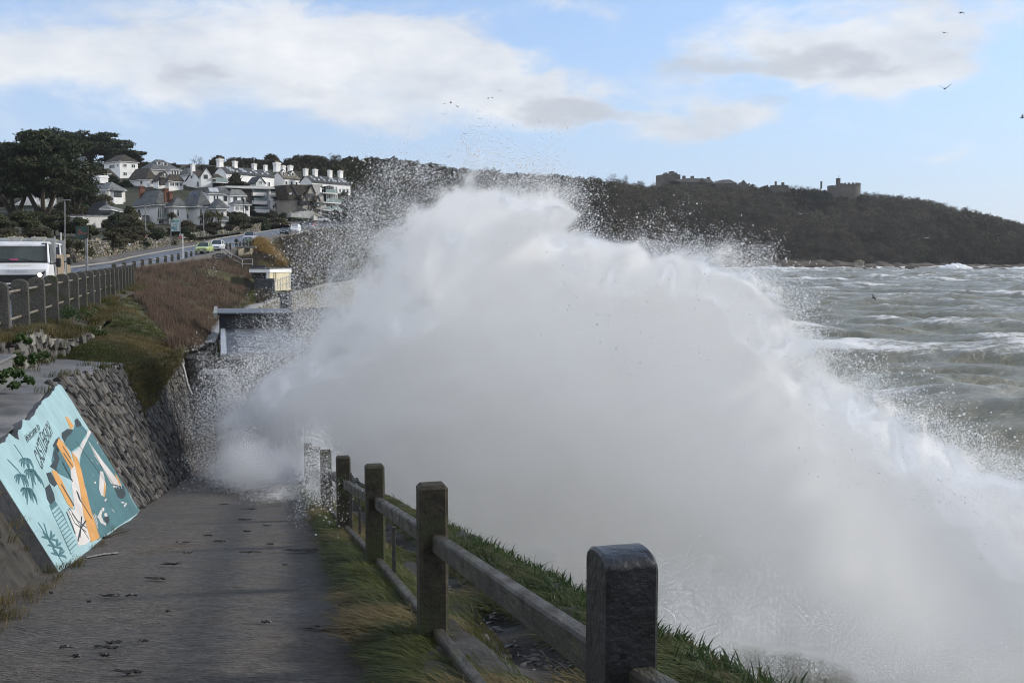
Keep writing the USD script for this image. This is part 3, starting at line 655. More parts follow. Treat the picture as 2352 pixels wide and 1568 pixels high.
def hut_local(p):
    d = np.asarray(p) - HUTA; c, s = math.cos(HUTR), math.sin(HUTR); return d[..., 0] * c + d[..., 1] * s, -d[..., 0] * s + d[..., 1] * c
lx_, ly_ = hut_local(bank); dent = np.clip((lx_ + 4.2) / 1.2, 0, 1) * np.clip((4.0 - lx_) / 1.5, 0, 1) * np.clip((ly_ + 9) / 3, 0, 1) * np.clip((7.0 - ly_) / 1.5, 0, 1)
bank[..., 2] -= dent * np.clip(bank[..., 2] - (HUTA[2] - .12), 0, None)
def bank_at(u, w):
    i, j = u * (NB - 1), w * 39; i0, j0 = np.minimum(i.astype(int), NB - 2), np.minimum(j.astype(int), 38); a, b = (i - i0)[:, None], (j - j0)[:, None]
    return (bank[i0, j0] * (1 - a) * (1 - b) + bank[i0 + 1, j0] * a * (1 - b) + bank[i0, j0 + 1] * (1 - a) * b + bank[i0 + 1, j0 + 1] * a * b)
BANKM = surf('bank_earth', (.028, .03, .014), (.07, .065, .028), .8, .95, .8, 6, c3=(.05, .035, .025), c3scale=.25)
obj('bank', MB().grid(bank), BANKM, kind='structure', smooth=True)
# stone wall with a coping walk below the bank
LIME = surf('pale_rubble', (.12, .112, .09), (.21, .198, .16), 3.2, .85, .8, 8, c3=(.07, .07, .06), c3scale=.6, c3at=(.56, .72))
COPE = surf('coping', (.16, .16, .15), (.26, .26, .25), 2, .55, .4, 8)
cw_ = thing('promenade_wall', 'long pale stone wall with a coping walk curving away below the bank', 'wall', Bp[6])
seg = Bs[int(NB * 4 / 13):]
w0 = MB(); w0.grid(np.array([[p + [.35, -.1, 0], p + [.5, -.2, -4.5]] for p in seg])); obj('wall_face', w0, LIME, cw_, world=True)
w1 = MB(); w1.grid(np.array([[p + [-1.0, .3, .02], p + [-1.0, .3, .16], p + [.45, -.15, .16], p + [.45, -.15, -.05], p + [.3, -.1, -.06]] for p in seg])); obj('coping', w1, COPE, cw_, world=True)
sl = np.concatenate([[0], np.cumsum(np.linalg.norm(np.diff(seg, axis=0), axis=1))])
def cfn(u, v, off):
    p = np.array([np.interp(u, sl, seg[:, k]) for k in range(3)]); return p + [.40 + off, -.16 - off * .3, -.07 - v]
stones(cw_, cfn, 0, 120, .85, 0, lambda u: 3.2, .42, .03, [LIME, surf('pale_rubble_warm', (.13, .115, .088), (.21, .19, .15), 3, .85, .8, 8), surf('pale_rubble_grey', (.13, .125, .11), (.24, .23, .21), 3, .85, .8, 8)], 200, seed=8, uneven=.05)
pc = P(655, 700, 103); t = thing('wall_pier', 'dark square pier standing out of the promenade wall', 'pier', pc)
hh = (P(655, 672, 103) - P(655, 722, 103))[2]
obj('pier', MB().box(pc + [0, 0, (P(655, 672, 103)[2] - pc[2]) - hh / 2 - .4], (23 * mpp(103), 1.2, hh + .8), -.2, .04), surf('dark_masonry', (.022, .023, .025), (.05, .052, .056), 2, .6, .6, 8), t, world=True)

# road
RZ = lambda y: np.interp(y, [5, 54, 97, 122, 131, 143, 171, 186, 232, 250, 300], [7.45, 7.45, 7.87, 8.3, 8.9, 9.56, 10.9, 12.3, 15.4, 16.4, 20.0])
NX = lambda y: np.interp(y, [0, 54, 84, 115, 140, 171, 190, 225, 250, 285, 300], [-4.3, -21.5, -36.2, -41.0, -42.6, -45.5, -47, -47.6, -46.2, -38, -34])
FXR = lambda y: np.interp(y, [0, 54, 97, 122, 131, 143, 171, 192, 232, 255, 285, 300], [-12.5, -30.5, -43.5, -49, -50, -51, -54, -55, -53.6, -54, -60, -66])
ROADM = surf('asphalt_wet', (.032, .034, .038), (.062, .064, .068), .8, .22, .4, 30, c3=(.05, .05, .05), c3scale=.25, r2=.55, spec=.5)
PAVE = surf('pavement', (.075, .07, .066), (.125, .118, .11), 1.2, .6, .4, 20, c3=(.06, .056, .052), c3scale=.3, r2=.85)
ry = np.linspace(4, 296, 240)
obj('road', MB().grid(np.array([[(NX(y) + (FXR(y) - NX(y)) * t, y, RZ(y) + .06 * math.sin(t * 3.14)) for t in np.linspace(0, 1, 7)] for y in ry])), ROADM, kind='structure', smooth=True)
WLp = np.array([[-18, 5, 7.6], [-37, 54, 7.65], [-52, 97, 8.0]] + [list(P(*q)) for q in ((161, 603, 108), (242, 587, 124), (334, 571.4, 150), (391.5, 563.7, 167), (459, 557, 187), (519, 549, 204), (607, 530, 238))])
WXl = lambda y: np.interp(y, WLp[:, 1], WLp[:, 0]); WZl = lambda y: np.interp(y, WLp[:, 1], WLp[:, 2])
KERB = surf('kerb_stone', (.16, .155, .15), (.26, .25, .24), 3, .7, .3, 12)
obj('pavement', MB().grid(np.array([[(FXR(y) - .16, y, RZ(y) + .12)] + [(FXR(y) - .16 + (min(WXl(y), FXR(y) - .6) - FXR(y)) * t, y, RZ(y) + .12 + (WZl(y) - RZ(y) - .12) * t ** 1.2) for t in (.35, .7, 1.05)] for y in np.linspace(4, 240, 160)])), PAVE, kind='structure')
kb = MB(); kb.grid(np.array([[(FXR(y) + .02, y, RZ(y) - .02), (FXR(y), y, RZ(y) + .125), (FXR(y) - .16, y, RZ(y) + .13), (FXR(y) - .17, y, RZ(y))] for y in np.linspace(4, 258, 170)])); obj('kerb', kb, KERB, kind='structure')
obj('seaward_pavement', MB().grid(np.array([[(NX(y), y, RZ(y) - .02), (NX(y) + .02, y, RZ(y) + .12), (NX(y) + .52, y, RZ(y) + .12), (NX(y) + .56, y, RZ(y) - .3), (NX(y) + .75, y, RZ(y) - 6.5)] for y in np.linspace(4, 280, 190)])), PAVE, kind='structure')
LINE = surf('road_paint', (.42, .42, .40), (.60, .60, .57), 4, .5); YEL = surf('yellow_paint', (.42, .33, .10), (.55, .45, .2), 4, .55)
cd_ = MB()
for k, y0 in enumerate(np.arange(24, 250, 6.0)):
    y1 = y0 + 3.4; f = lambda y, o: (NX(y) * .52 + FXR(y) * .48 + o, y, RZ(y) + .06 + .006)
    cd_.quad(f(y0, -.07), f(y0, .07), f(y1, .07), f(y1, -.07))
obj('centre_line', cd_, LINE, kind='structure')
yl = MB(); yl.grid(np.array([[(FXR(y) + .28, y, RZ(y) + .022), (FXR(y) + .42, y, RZ(y) + .03)] for y in np.linspace(60, 262, 160)])); obj('yellow_line', yl, YEL, kind='structure')

# hillside: passes through the feet of the houses
HB = {  # house feet: name -> (px, py, depth)
 'bungalow': (60, 502, 170), 'dormerlow': (232, 512, 205), 'twin_l': (345, 512, 228), 'twin_r': (462, 514, 228), 'greyroof': (245, 462, 262), 'semi': (505, 478, 268),
 'flats': (610, 508, 285), 'browng': (700, 506, 285), 'glassflats': (740, 502, 292), 'hip2': (225, 425, 305), 'mid': (360, 428, 298), 'gable': (470, 432, 298), 'terr_a': (560, 430, 305),
 'terr_b': (655, 428, 325), 'terr_c': (755, 440, 325), 'white_hip': (285, 408, 325), 'dormer_back': (375, 402, 345), 'cottage': (182, 398, 330), 'cons': (50, 474, 235)}
CPts = [P(*v) - np.array([0, 0, .3]) for v in HB.values()]
CPts += [p + np.array([-1.0, 0, 1.1]) for p in WLp[2:]] + [np.array([-60, 110, 9.6]), np.array([-75, 130, 11])]
CPts += [P(*q) for q in ((480, 378, 420), (600, 385, 420), (700, 390, 430), (780, 400, 430), (350, 378, 420), (200, 372, 420), (50, 380, 420), (-100, 395, 420), (-60, 440, 300), (-100, 500, 200), (640, 511, 262), (800, 470, 340), (850, 440, 400))]
CPts += [np.array([-130, 540, 40]), np.array([-60, 560, 50]), np.array([-250, 520, 45]), np.array([-350, 420, 45]), np.array([-58, 225, 15.6]), np.array([-60, 195, 13.4]), np.array([-62, 170, 12.3]), np.array([-45, 275, 18.9]), np.array([-60, 275, 19.4])]
CPts = np.array(CPts)
hill = RBFInterpolator(CPts[:, :2], CPts[:, 2], kernel='linear', smoothing=.4)
hx, hy = np.meshgrid(np.arange(-360, 0, 3.0), np.arange(92, 580, 3.0), indexing='ij')
hz = hill(np.stack([hx.ravel(), hy.ravel()], 1)).reshape(hx.shape)
hpoly = Polygon([tuple(p[:2]) for p in WLp[2:]] + [(-60, 250), (-64, 272), (-40, 288), (-28, 300), (-30, 330), (-28, 380), (-20, 580), (-361, 580), (-361, 92), (-90, 92)])
def hz_at(x, y): return float(hill(np.array([[x, y]]))[0])
idx = -np.ones(hx.shape, int); cxy = shapely.contains_xy(hpoly.buffer(1.5), hx.ravel(), hy.ravel()).reshape(hx.shape)
idx[cxy] = np.arange(cxy.sum()); V = np.stack([hx[cxy], hy[cxy], hz[cxy]], 1); fc = np.stack([idx[:-1, :-1], idx[1:, :-1], idx[1:, 1:], idx[:-1, 1:]], -1).reshape(-1, 4); fc = fc[(fc >= 0).all(1)]
obj('hillside', MB().add(V, fc), surf('hill_grass', (.020, .024, .012), (.045, .045, .024), .5, .95, .5, 3, c3=(.04, .03, .022), c3scale=.12), kind='structure', smooth=True)
obj('junction', MB().add([(-54, 246, 16.2), (-46, 246, 16.2), (-26, 300, 19.7), (-34, 312, 20.2), (-64, 284, 19.4), (-60, 262, 18.2)], [[0, 1, 2], [0, 2, 3], [0, 3, 4], [0, 4, 5]]), PAVE, kind='structure')

# stone garden wall along the far pavement
gw = thing('garden_wall', 'rough stone garden wall along the landward pavement, with shrubs above', 'wall', WLp[4])
gl = np.concatenate([[0], np.cumsum(np.linalg.norm(np.diff(WLp[2:], axis=0), axis=1))])
def gfn(u, v, off):
    p = np.array([np.interp(u, gl, WLp[2:, k]) for k in range(3)]); return p + [off - v * .08, -off * .25, v]
GH = lambda u: 1.55 + (meshkit.noise(np.array([u * .16, 0, 7.0])) - .5) * 1.3
bm = MB(); bm.grid(np.array([[gfn(u, v, -.05) for v in np.linspace(-.2, GH(u) - .1, 4)] for u in np.linspace(0, gl[-1], 120)])); obj('backing', bm, SOIL, gw, world=True)
GST = [surf('garden_stone', (.11, .10, .085), (.22, .205, .17), 2, .9, .6, 9), surf('garden_stone_warm', (.13, .11, .085), (.235, .20, .155), 2, .9, .6, 9), surf('garden_stone_grey', (.075, .073, .068), (.16, .155, .14), 2, .9, .6, 9), surf('garden_stone_moss', (.06, .062, .035), (.12, .115, .07), 2, .9, .6, 9)]
print('garden stones', stones(gw, gfn, 0, gl[-1], .95, -.1, GH, .27, .05, GST, 300, seed=9, uneven=.09, chamf=.2))

# ================================================================== beach building at the foot of the ramp
ROOFW = surf('roof_wet', (.035, .038, .043), (.085, .09, .098), 1.2, .35, .3, 8, c3=(.2, .21, .22), c3scale=.5, c3at=(.58, .7), spec=.5, r2=.5)
DKW = surf('dark_render', (.014, .016, .02), (.032, .036, .042), 1.5, .5, .4, 10)
bb = thing('beach_building', 'low dark building with a wet flat roof at the ramp foot, in spray', 'beach building', P(600, 880, 36))
zr = CZ - 3.54
fl, fr, bl, br = P(512, 815, 36), P(722, 849, 36), P(510, 754, 49), P(668, 778, 49)
for q in (fl, fr, bl, br): q[2] = zr
def rp(s, t, z=0.0):
    q = (fl * (1 - s) + fr * s) * (1 - t) + (bl * (1 - s) + br * s) * t; return q + [0, 0, z]
def slabm(s0, s1, t0, t1, z0, z1):
    v = [rp(s, t, z) for z in (z0, z1) for s, t in ((s0, t0), (s1, t0), (s1, t1), (s0, t1))]
    return MB().add(v, [[3, 2, 1, 0], [4, 5, 6, 7], [0, 1, 5, 4], [1, 2, 6, 5], [2, 3, 7, 6], [3, 0, 4, 7]])
obj('walls', slabm(0, 1, 0.01, 1, -2.9, -.16), DKW, bb, world=True)
obj('roof_deck', slabm(-.03, 1.02, -.02, 1, -.158, 0), DKW, bb, world=True)
obj('front_edge', slabm(-.03, .56, -.035, -.021, -.12, .05), COPE, bb, world=True)
obj('grey_strip', slabm(-.02, .045, .0, .99, .004, .05), surf('zinc', (.22, .24, .26), (.34, .36, .38), 2, .35, .2), bb, world=True)
for k in range(3):
    for j in range(5): obj('roof_sheet', slabm(.18 + .25 * k, .42 + .25 * k, .03 + .19 * j, .21 + .19 * j, .004, .03 + .01 * ((k + j) % 2)), ROOFW, bb, world=True)
obj('rear_parapet', slabm(-.04, 1.02, 1.0, 1.32, -2.9, .72), DKW, bb, world=True)
obj('parapet_cap', slabm(-.06, 1.03, .99, 1.33, .724, .80), surf('parapet_felt', (.022, .025, .03), (.045, .05, .058), 2, .35, .3, 8), bb, world=True)
obj('side_strip', slabm(-.12, -.065, .98, 1.5, .55, .80), COPE, bb, world=True)
t = thing('white_plank', 'white slanting kerb slab in the spray before the beach building', 'slab', P(490, 855, 33)); a, b = P(462, 858, 33), P(519, 849, 33.5)
obj('slab', MB().box((a + b) / 2, (np.linalg.norm(b - a), .5, .14), .1, .02), COPE, t, world=True)
t = thing('drain_pipe', 'thin white bent pipe hanging at the end of the retaining wall', 'pipe', P(430, 870, 29.3))
obj('pipe', MB().tube([P(418, 832, 29), P(424, 850, 29), P(432, 885, 29), P(441, 905, 29.2)], .025, 6), surf('white_plastic', (.5, .5, .48)), t, world=True)

# ================================================================== cream hut, bastion, steps and rails
D_ = 106
CREAM = surf('cream_paint', (.52, .46, .31), (.60, .53, .37), .6, .7, .1, 5); WHT = surf('white_trim', (.68, .68, .67), (.76, .76, .75), .8, .6)
hb = P(640, 664, D_); hut = thing('beach_hut', 'cream flat-roofed hut with a white fascia below the road bastion', 'hut', hb)
m_ = mpp(D_); A = P(620, 664, D_); rzh = -.35
def hp(x, y, z): return A + rotz(rzh) @ np.array([x, y, z])      # local: x along the front to the left (-) ; y into depth
Hh = 46 * m_; 
Rz = rotz(rzh)
def hbox(x0, x1, y0, y1, z0, z1, bev=0.0):
    c = A + Rz @ np.array([(x0 + x1) / 2, (y0 + y1) / 2, (z0 + z1) / 2]); return MB().box(c, (x1 - x0, y1 - y0, z1 - z0), rzh, bev)
obj('side_wall', hbox(-.12, 0, .0, 4.0, -.2, Hh - .38), CREAM, hut, world=True)
obj('back_wall', hbox(-2.4, -.125, 3.85, 3.99, -.2, Hh - .38), CREAM, hut, world=True)
obj('front_pier', hbox(-.40, -.125, 0, .14, -.2, Hh - .38), WHT, hut, world=True)
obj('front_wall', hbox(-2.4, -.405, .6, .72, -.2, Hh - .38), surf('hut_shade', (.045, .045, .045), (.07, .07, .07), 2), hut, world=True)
obj('fascia', hbox(-2.5, .1, -.1, 4.1, Hh - .375, Hh), WHT, hut, world=True)
obj('roof', hbox(-2.55, .15, -.15, 4.15, Hh + .003, Hh + .10), surf('felt_roof', (.04, .042, .046), (.07, .074, .08), 2, .5), hut, world=True)
for y in (.7, 1.05): obj('slit_window', hbox(.002, .02, y, y + .14, .8, 1.9), surf('slit', (.12, .11, .09)), hut, world=True)
obj('rear_pipe', hbox(.003, .06, 3.85, 3.93, 0, Hh - .4), WHT, hut, world=True)
STN = surf('bastion_stone', (.15, .135, .10), (.27, .245, .19), 1.6, .9, .8, 5, c3=(.09, .085, .07), c3scale=.5)
bs = thing('stone_bastion', 'pale rubble bastion carrying the short railing above the hut', 'bastion', P(590, 600, 149))
q = [P(548, 572, 146), P(580, 566.5, 150), P(580, 602, 150), P(548, 602, 146)]
def bfn(u, v, off):
    p = q[3] + (q[2] - q[3]) * u + (q[0] - q[3] + (q[1] - q[0] - q[2] + q[3]) * u) * v; return p + np.array([.25, -.97, 0]) * off
bq = MB(); dv_ = np.array([-3.0, 3.0, 0]); f4 = [bfn(0, 0, -.05), bfn(1, 0, -.05), bfn(1, 1, -.05), bfn(0, 1, -.05)]
bq.quad(*f4); bq.quad(f4[1], f4[1] + [-2, 6, 0], f4[2] + [-2, 6, 0], f4[2]); bq.quad(f4[3], f4[2], f4[2] + [-2, 6, 0], f4[3] + [-2, 6, 0]); obj('core', bq, STN, bs, world=True)
stones(bs, lambda u, v, o: bfn(u / 2.3, v / 2.4, o), 0, 2.2, .3, 0, lambda u: 2.0, .25, .0, [STN, LIME, GST[1]], 90, seed=12, uneven=.04)
obj('capstone', MB().box(bfn(.5, 1.0, .0) + [0, .5, .1], (2.8, 1.6, .28), .14, .04), surf('cap_concrete', (.12, .115, .1), (.19, .185, .17), 2), bs, world=True)
RAILM = surf('rail_white', (.38, .38, .37), (.5, .5, .49), 3, .4)
def railing(label, pts, posts, h, r, mids=(.5,), post_r=None, mat=RAILM):
    t = thing('hand_rail', label, 'railing', pts[0]); pts = np.array(pts)
    for k in (1.0,) + tuple(mids): obj('rail', MB().tube(pts + [0, 0, h * k], r, 5), mat, t, world=True)
    for p in posts: obj('post', MB().tube([np.array(p) - [0, 0, .1], np.array(p) + [0, 0, h]], post_r or r, 5), mat, t, world=True)
st = [P(559, 580, 152), P(592, 592, 146), P(621, 611, 136)]
z7 = lambda x, y: (428.7 + .1302 * x, 489.9 + .1302 * y)
ra = [P(*z7(610, 700), 143), P(*z7(770, 840), 134), P(*z7(985, 965), 122), P(*z7(1160, 965), 116)]
railing('pale handrail going down the steps from the roadside slabs towards the hut', ra, [ra[0], P(*z7(765, 838), 134), P(*z7(795, 855), 133), ra[2], P(*z7(990, 962), 121.5), ra[3]], 1.05, .032, (.45,))
rb = [P(*z7(1560, 1400), 104), P(*z7(1700, 1340), 106), P(*z7(1880, 1290), 110)]
railing('pale railing on the ramp beside the cream hut', rb, [rb[0], P(*z7(1610, 1380), 104.5), P(*z7(1660, 1355), 105), rb[1], P(*z7(1770, 1320), 108), P(*z7(1810, 1310), 109), rb[2]], 1.3, .035, (.5,))
rc = [P(*z7(1860, 350), 215), P(*z7(2050, 290), 228), P(*z7(2330, 235), 250)]
railing('thin grey railing along the road edge beside the parked cars', rc, [rc[0] + (rc[1] - rc[0]) * k / 3 for k in range(4)] + [rc[1] + (rc[2] - rc[1]) * k / 4 for k in range(1, 5)], 1.0, .03, (.5,), mat=surf('rail_grey', (.2, .2, .2), (.3, .3, .3), 3, .5))
sp = thing('stair_wall', 'dark masonry stair wall between the bank and the hut', 'wall', P(600, 640, 110))
obj('wall', MB().box(P(595, 632, 112), (32 * m_, .5, 2.2), .15, .03), surf('dark_masonry', (.022, .023, .025)), sp, world=True)
obj('lower_wall', MB().box(P(611, 664, 103), (38 * mpp(103), .5, 2.2), .1, .03), surf('dark_masonry', (.022, .023, .025)), sp, world=True)
for k in range(10):
    a = ra[0] + (ra[2] - ra[0]) * (k / 9); obj('step', MB().box(a + [-.7, .3, -.12], (1.5, 1.0, .18), .3), GREYC, sp, world=True)
# ================================================================== houses
WALLW = surf('white_render', (.64, .64, .63), (.74, .74, .73), .35, .8, .15, 4, c3=(.44, .44, .43), c3scale=.16, c3at=(.56, .74))
WALLG = surf('grey_render', (.30, .30, .29), (.38, .38, .37), .35, .85, .15, 4)
WALLC = surf('cream_render', (.55, .54, .47), (.62, .61, .55), .35, .85, .15, 4)
WALLB = surf('buff_render', (.24, .22, .185), (.31, .285, .245), .35, .85, .15, 4)
def roofm(name, a, b, sc=.5):
    if name in MATS: return MATS[name]
    g = NG(); p = P_(g)
    wv = g('wave_texture', wave_type='bands', bands_direction='z', profile='saw', vector=p, scale=1.15, distortion=1.2, detail=3.0, detail_scale=1.5).fac
    cells = g('voronoi_texture', vector=g.scale(p, (1.6, 1.6, 3.2)), scale=1.0, feature='f1').color
    bw = g('rgb_to_bw', color=cells).val
    col = g.mix(g.mr(g.noise(p, sc, 5), .3, .7), a, b)
    col = g.mix(.55, col, g.mix(bw, tuple(x * .55 for x in a), tuple(x * 1.45 for x in b)))
    col = g.mix(g.m('multiply', g.mr(wv, .75, 1.0), .35), col, tuple(x * .4 for x in a))
    b_ = g('principled_bsdf', base_color=col, roughness=.8, specular_ior_level=.2, normal=g('bump', height=wv, strength=.4, distance=.05).normal)
    MATS[name] = g.done(name, surface=b_.BSDF); return MATS[name]
RSLATE = roofm('roof_slate', (.062, .068, .072), (.115, .122, .125)); RBROWN = roofm('roof_brown', (.028, .024, .02), (.062, .054, .045)); RGREY = roofm('roof_grey', (.11, .118, .122), (.165, .172, .172)); RDARK = roofm('roof_dark', (.034, .037, .041), (.064, .068, .072)); RSTONE = roofm('roof_stone', (.085, .076, .062), (.15, .136, .112))
GLASSD = surf('window_glass', (.020, .026, .030), (.055, .065, .070), .5, .07, spec=.6)
GLASSG = surf('balcony_glass', (.17, .23, .225), (.25, .31, .30), .5, .08, spec=.6)
GLASSL = surf('skylight_glass', (.30, .33, .36), (.42, .45, .48), .5, .06, spec=.7)
BRICK = surf('brick_red', (.11, .05, .036), (.17, .085, .062), 1.2, .9, .4, 10); FRAMED = surf('frame_dark', (.02, .02, .02), (.035, .034, .033), 1, .6); STEEL = surf('steel_post', (.10, .10, .10), (.17, .17, .165), 3, .5)
def project(q):
    x, y, z = q[0], q[1], q[2] - CZ; c = y * math.cos(TH) - z * math.sin(TH); v = (y * math.sin(TH) + z * math.cos(TH)) / c
    return 1176 + x / c * F, 784 - v * F
def solve_len(o, d, px):
    lo, hi = .1, 120.0; f = lambda t: project(o + d * t)[0] - px; s = f(lo)
    for _ in range(50):
        m = (lo + hi) / 2
        if (f(m) > 0) == (s > 0): lo = m
        else: hi = m
    return lo
FOOT = []
class Mass:
    """one box of a house with its roof, between three upright edges seen at columns left, corner, right"""
    def __init__(s, t, corner, d, yaw, left, right, he, roof, rise, wall=None, rm=None, win=(), chim=(), sky=(), fascia=True, over=.35, frame=None, sink=1.2, inset=None):
        wall = wall or WALLW; rm = rm or RSLATE
        s.t, s.o, s.m = t, P(*corner, d), mpp(d); yw = math.radians(yaw); s.yaw = yw
        s.ex = np.array([math.cos(yw), math.sin(yw), 0]); s.ey = np.array([-math.sin(yw), math.cos(yw), 0])
        s.W = solve_len(s.o, s.ex, right); s.D = solve_len(s.o, s.ey, left); s.H = he * s.m; s.rise = rise * s.m; s.roof = roof; FOOT.append((s.o[:2], s.ex[:2], s.ey[:2], s.W, s.D, left, right, corner[1], d))
        W, D, H, Rr = s.W, s.D, s.H, s.rise
        v = [(0, 0, -sink), (W, 0, -sink), (W, D, -sink), (0, D, -sink), (0, 0, H), (W, 0, H), (W, D, H), (0, D, H)]
        f = [(0, 1, 5), (0, 5, 4), (1, 2, 6), (1, 6, 5), (2, 3, 7), (2, 7, 6), (3, 0, 4), (3, 4, 7)]
        rr = Rr - .12
        if roof == 'gx': v += [(0, D / 2, H + rr), (W, D / 2, H + rr)]; f += [(4, 8, 7), (5, 6, 9)]
        if roof == 'gy': v += [(W / 2, 0, H + rr), (W / 2, D, H + rr)]; f += [(4, 5, 8), (6, 7, 9)]
        obj('wall', s.mk(v, f), wall, t, world=True)
        o = over; e = -.05
        def slopes(z):
            a, b, c, d_ = (-o, -o, H + e + z), (W + o, -o, H + e + z), (W + o, D + o, H + e + z), (-o, D + o, H + e + z)
            if roof == 'hip':
                k = inset if inset is not None else min(W, D) / 2 * .95
                if W >= D: r0, r1 = (k, D / 2, H + Rr + z), (W - k, D / 2, H + Rr + z); return [(a, b, r1, r0), (b, c, r1), (c, d_, r0, r1), (d_, a, r0)]
                r0, r1 = (W / 2, k, H + Rr + z), (W / 2, D - k, H + Rr + z); return [(a, b, r0), (b, c, r1, r0), (c, d_, r1), (d_, a, r0, r1)]
            if roof == 'gx': r0, r1 = (-o * .6, D / 2, H + Rr + z), (W + o * .6, D / 2, H + Rr + z); a, b, c, d_ = (-o * .6, *a[1:]), (W + o * .6, *b[1:]), (W + o * .6, *c[1:]), (-o * .6, *d_[1:]); return [(a, b, r1, r0), (c, d_, r0, r1)]
            if roof == 'gy': r0, r1 = (W / 2, -o * .6, H + Rr + z), (W / 2, D + o, H + Rr + z); a, b = (a[0], -o * .6, a[2]), (b[0], -o * .6, b[2]); return [(b, c, r1, r0), (d_, a, r0, r1)]
            return [(a, b, c, d_)]
        mb = MB(); th = .16
        for up, dn in zip(slopes(th), slopes(0)):
            n = len(up); vv = [s.w(p) for p in up] + [s.w(p) for p in dn]
            fs = [(0, k, k + 1) for k in range(1, n - 1)] + [(n, n + k + 1, n + k) for k in range(1, n - 1)]
            for i in range(n): j = (i + 1) % n; fs += [(i, n + i, n + j), (i, n + j, j)]
            mb.add(vv, fs)
        s.rpath = obj('roof', mb, rm, t, world=True)
        if fascia and roof != 'flat':
            fb_ = MB(); ln = [((-o + .02, -o + .02), (W + o - .02, -o + .02))]
            if roof == 'hip': ln += [((-o + .02, D + o), (-o + .02, -o + .02)), ((W + o - .02, -o), (W + o - .02, D + o))]
            for (x0, y0), (x1, y1) in ln:
                fb_.tube([s.w((x0, y0, H - .12)), s.w((x1, y1, H - .12))], .10, 4)
            obj('fascia', fb_, frame or WHT, t, world=True)
        for w in win: s.window(*w, **({} if len(w) > 6 else {'frame': frame}))
        for c in chim: s.chimney(*c)
        for c in sky: s.skylight(*c)
    def w(s, p): return s.o + s.ex * p[0] + s.ey * p[1] + np.array([0, 0, p[2]])
    def mk(s, v, f): return MB().add([s.w(p) for p in v], f)
    def bx(s, x0, x1, y0, y1, z0, z1, bev=0.0):
        return MB().box(s.w(((x0 + x1) / 2, (y0 + y1) / 2, (z0 + z1) / 2)), (x1 - x0, y1 - y0, z1 - z0), s.yaw, bev)
    def face(s, fc, u):
        return (lambda a, z, n: s.w((a, -n, z))) if fc == 'f' else (lambda a, z, n: s.w((-n, s.D - a, z))) if fc == 'l' else (lambda a, z, n: s.w((s.W + n, a, z)))
    def window(s, fc, u, zc, wpx, hpx, panes=2, frame=None, glass=None, y0=0.0):
        """u: 0..1 along the face; zc: height of the middle in reference pixels above the foot; size in reference pixels"""
        L = s.W if fc == 'f' else s.D; pxw = abs(project(s.w((s.W, 0, 0)) if fc == 'f' else s.w((0, s.D, 0)))[0] - project(s.w((0, 0, 0)))[0])
        w, h = wpx / max(pxw, 1) * L, hpx * s.m; a, z = u * L, zc * s.m; F_ = s.face(fc, u); b = max(.07, .09 * h)
        m = MB()
        def bar(a0, a1, z0, z1, n0, n1):
            q = [F_(x, zz, n) for n in (n0, n1) for x, zz in ((a0, z0), (a1, z0), (a1, z1), (a0, z1))]
            m.add(q, [[3, 2, 1, 0], [4, 5, 6, 7], [0, 1, 5, 4], [1, 2, 6, 5], [2, 3, 7, 6], [3, 0, 4, 7]])
        bar(a - w / 2, a + w / 2, z - h / 2, z - h / 2 + b, -.02 + y0, .09 + y0); bar(a - w / 2, a + w / 2, z + h / 2 - b, z + h / 2, -.02 + y0, .07 + y0)
        bar(a - w / 2, a - w / 2 + b, z - h / 2 + b, z + h / 2 - b, -.02 + y0, .07 + y0); bar(a + w / 2 - b, a + w / 2, z - h / 2 + b, z + h / 2 - b, -.02 + y0, .07 + y0)
        for k in range(1, panes): x = a - w / 2 + w * k / panes; bar(x - b * .4, x + b * .4, z - h / 2 + b, z + h / 2 - b, -.02 + y0, .06 + y0)
        f = obj('window', m, frame or WHT, s.t, world=True)
        obj('pane', MB().quad(F_(a - w / 2 + b, z - h / 2 + b, .025 + y0), F_(a + w / 2 - b, z - h / 2 + b, .025 + y0), F_(a + w / 2 - b, z + h / 2 - b, .025 + y0), F_(a - w / 2 + b, z + h / 2 - b, .025 + y0)), glass or GLASSD, f, world=True)
    def chimney(s, x, y, top, wpx, mat=None, pots=2, below=14, ratio=.8):
        """x,y as fractions; top in reference pixels above the foot"""
        mat = mat or WALLW; w = wpx * s.m; z1 = top * s.m; c = s.w((x * s.W, y * s.D, 0)); z0 = z1 - below * s.m
        m = MB().box(c + [0, 0, (z0 + z1) / 2], (w, w * ratio, z1 - z0), s.yaw)
        m.box(c + [0, 0, z1 - w * .10], (w * 1.24, w * ratio * 1.28, w * .16), s.yaw, .03); m.box(c + [0, 0, z1 + .003 + w * .06], (w * 1.1, w * ratio * 1.12, w * .1), s.yaw); m.box(c + [0, 0, z1 - w * .38], (w * 1.12, w * ratio * 1.14, w * .10), s.yaw)
        p = obj('chimney', m, mat, s.t, world=True)
        for k in range(pots):
            q = c + s.ex * ((k + .5) / pots - .5) * w * .8 + [0, 0, z1 + w * .1]; obj('chimney_pot', MB().tube([q, q + [0, 0, w * .28]], w * .10, 6), surf('terracotta', (.2, .17, .14), (.28, .24, .2)), p, world=True)
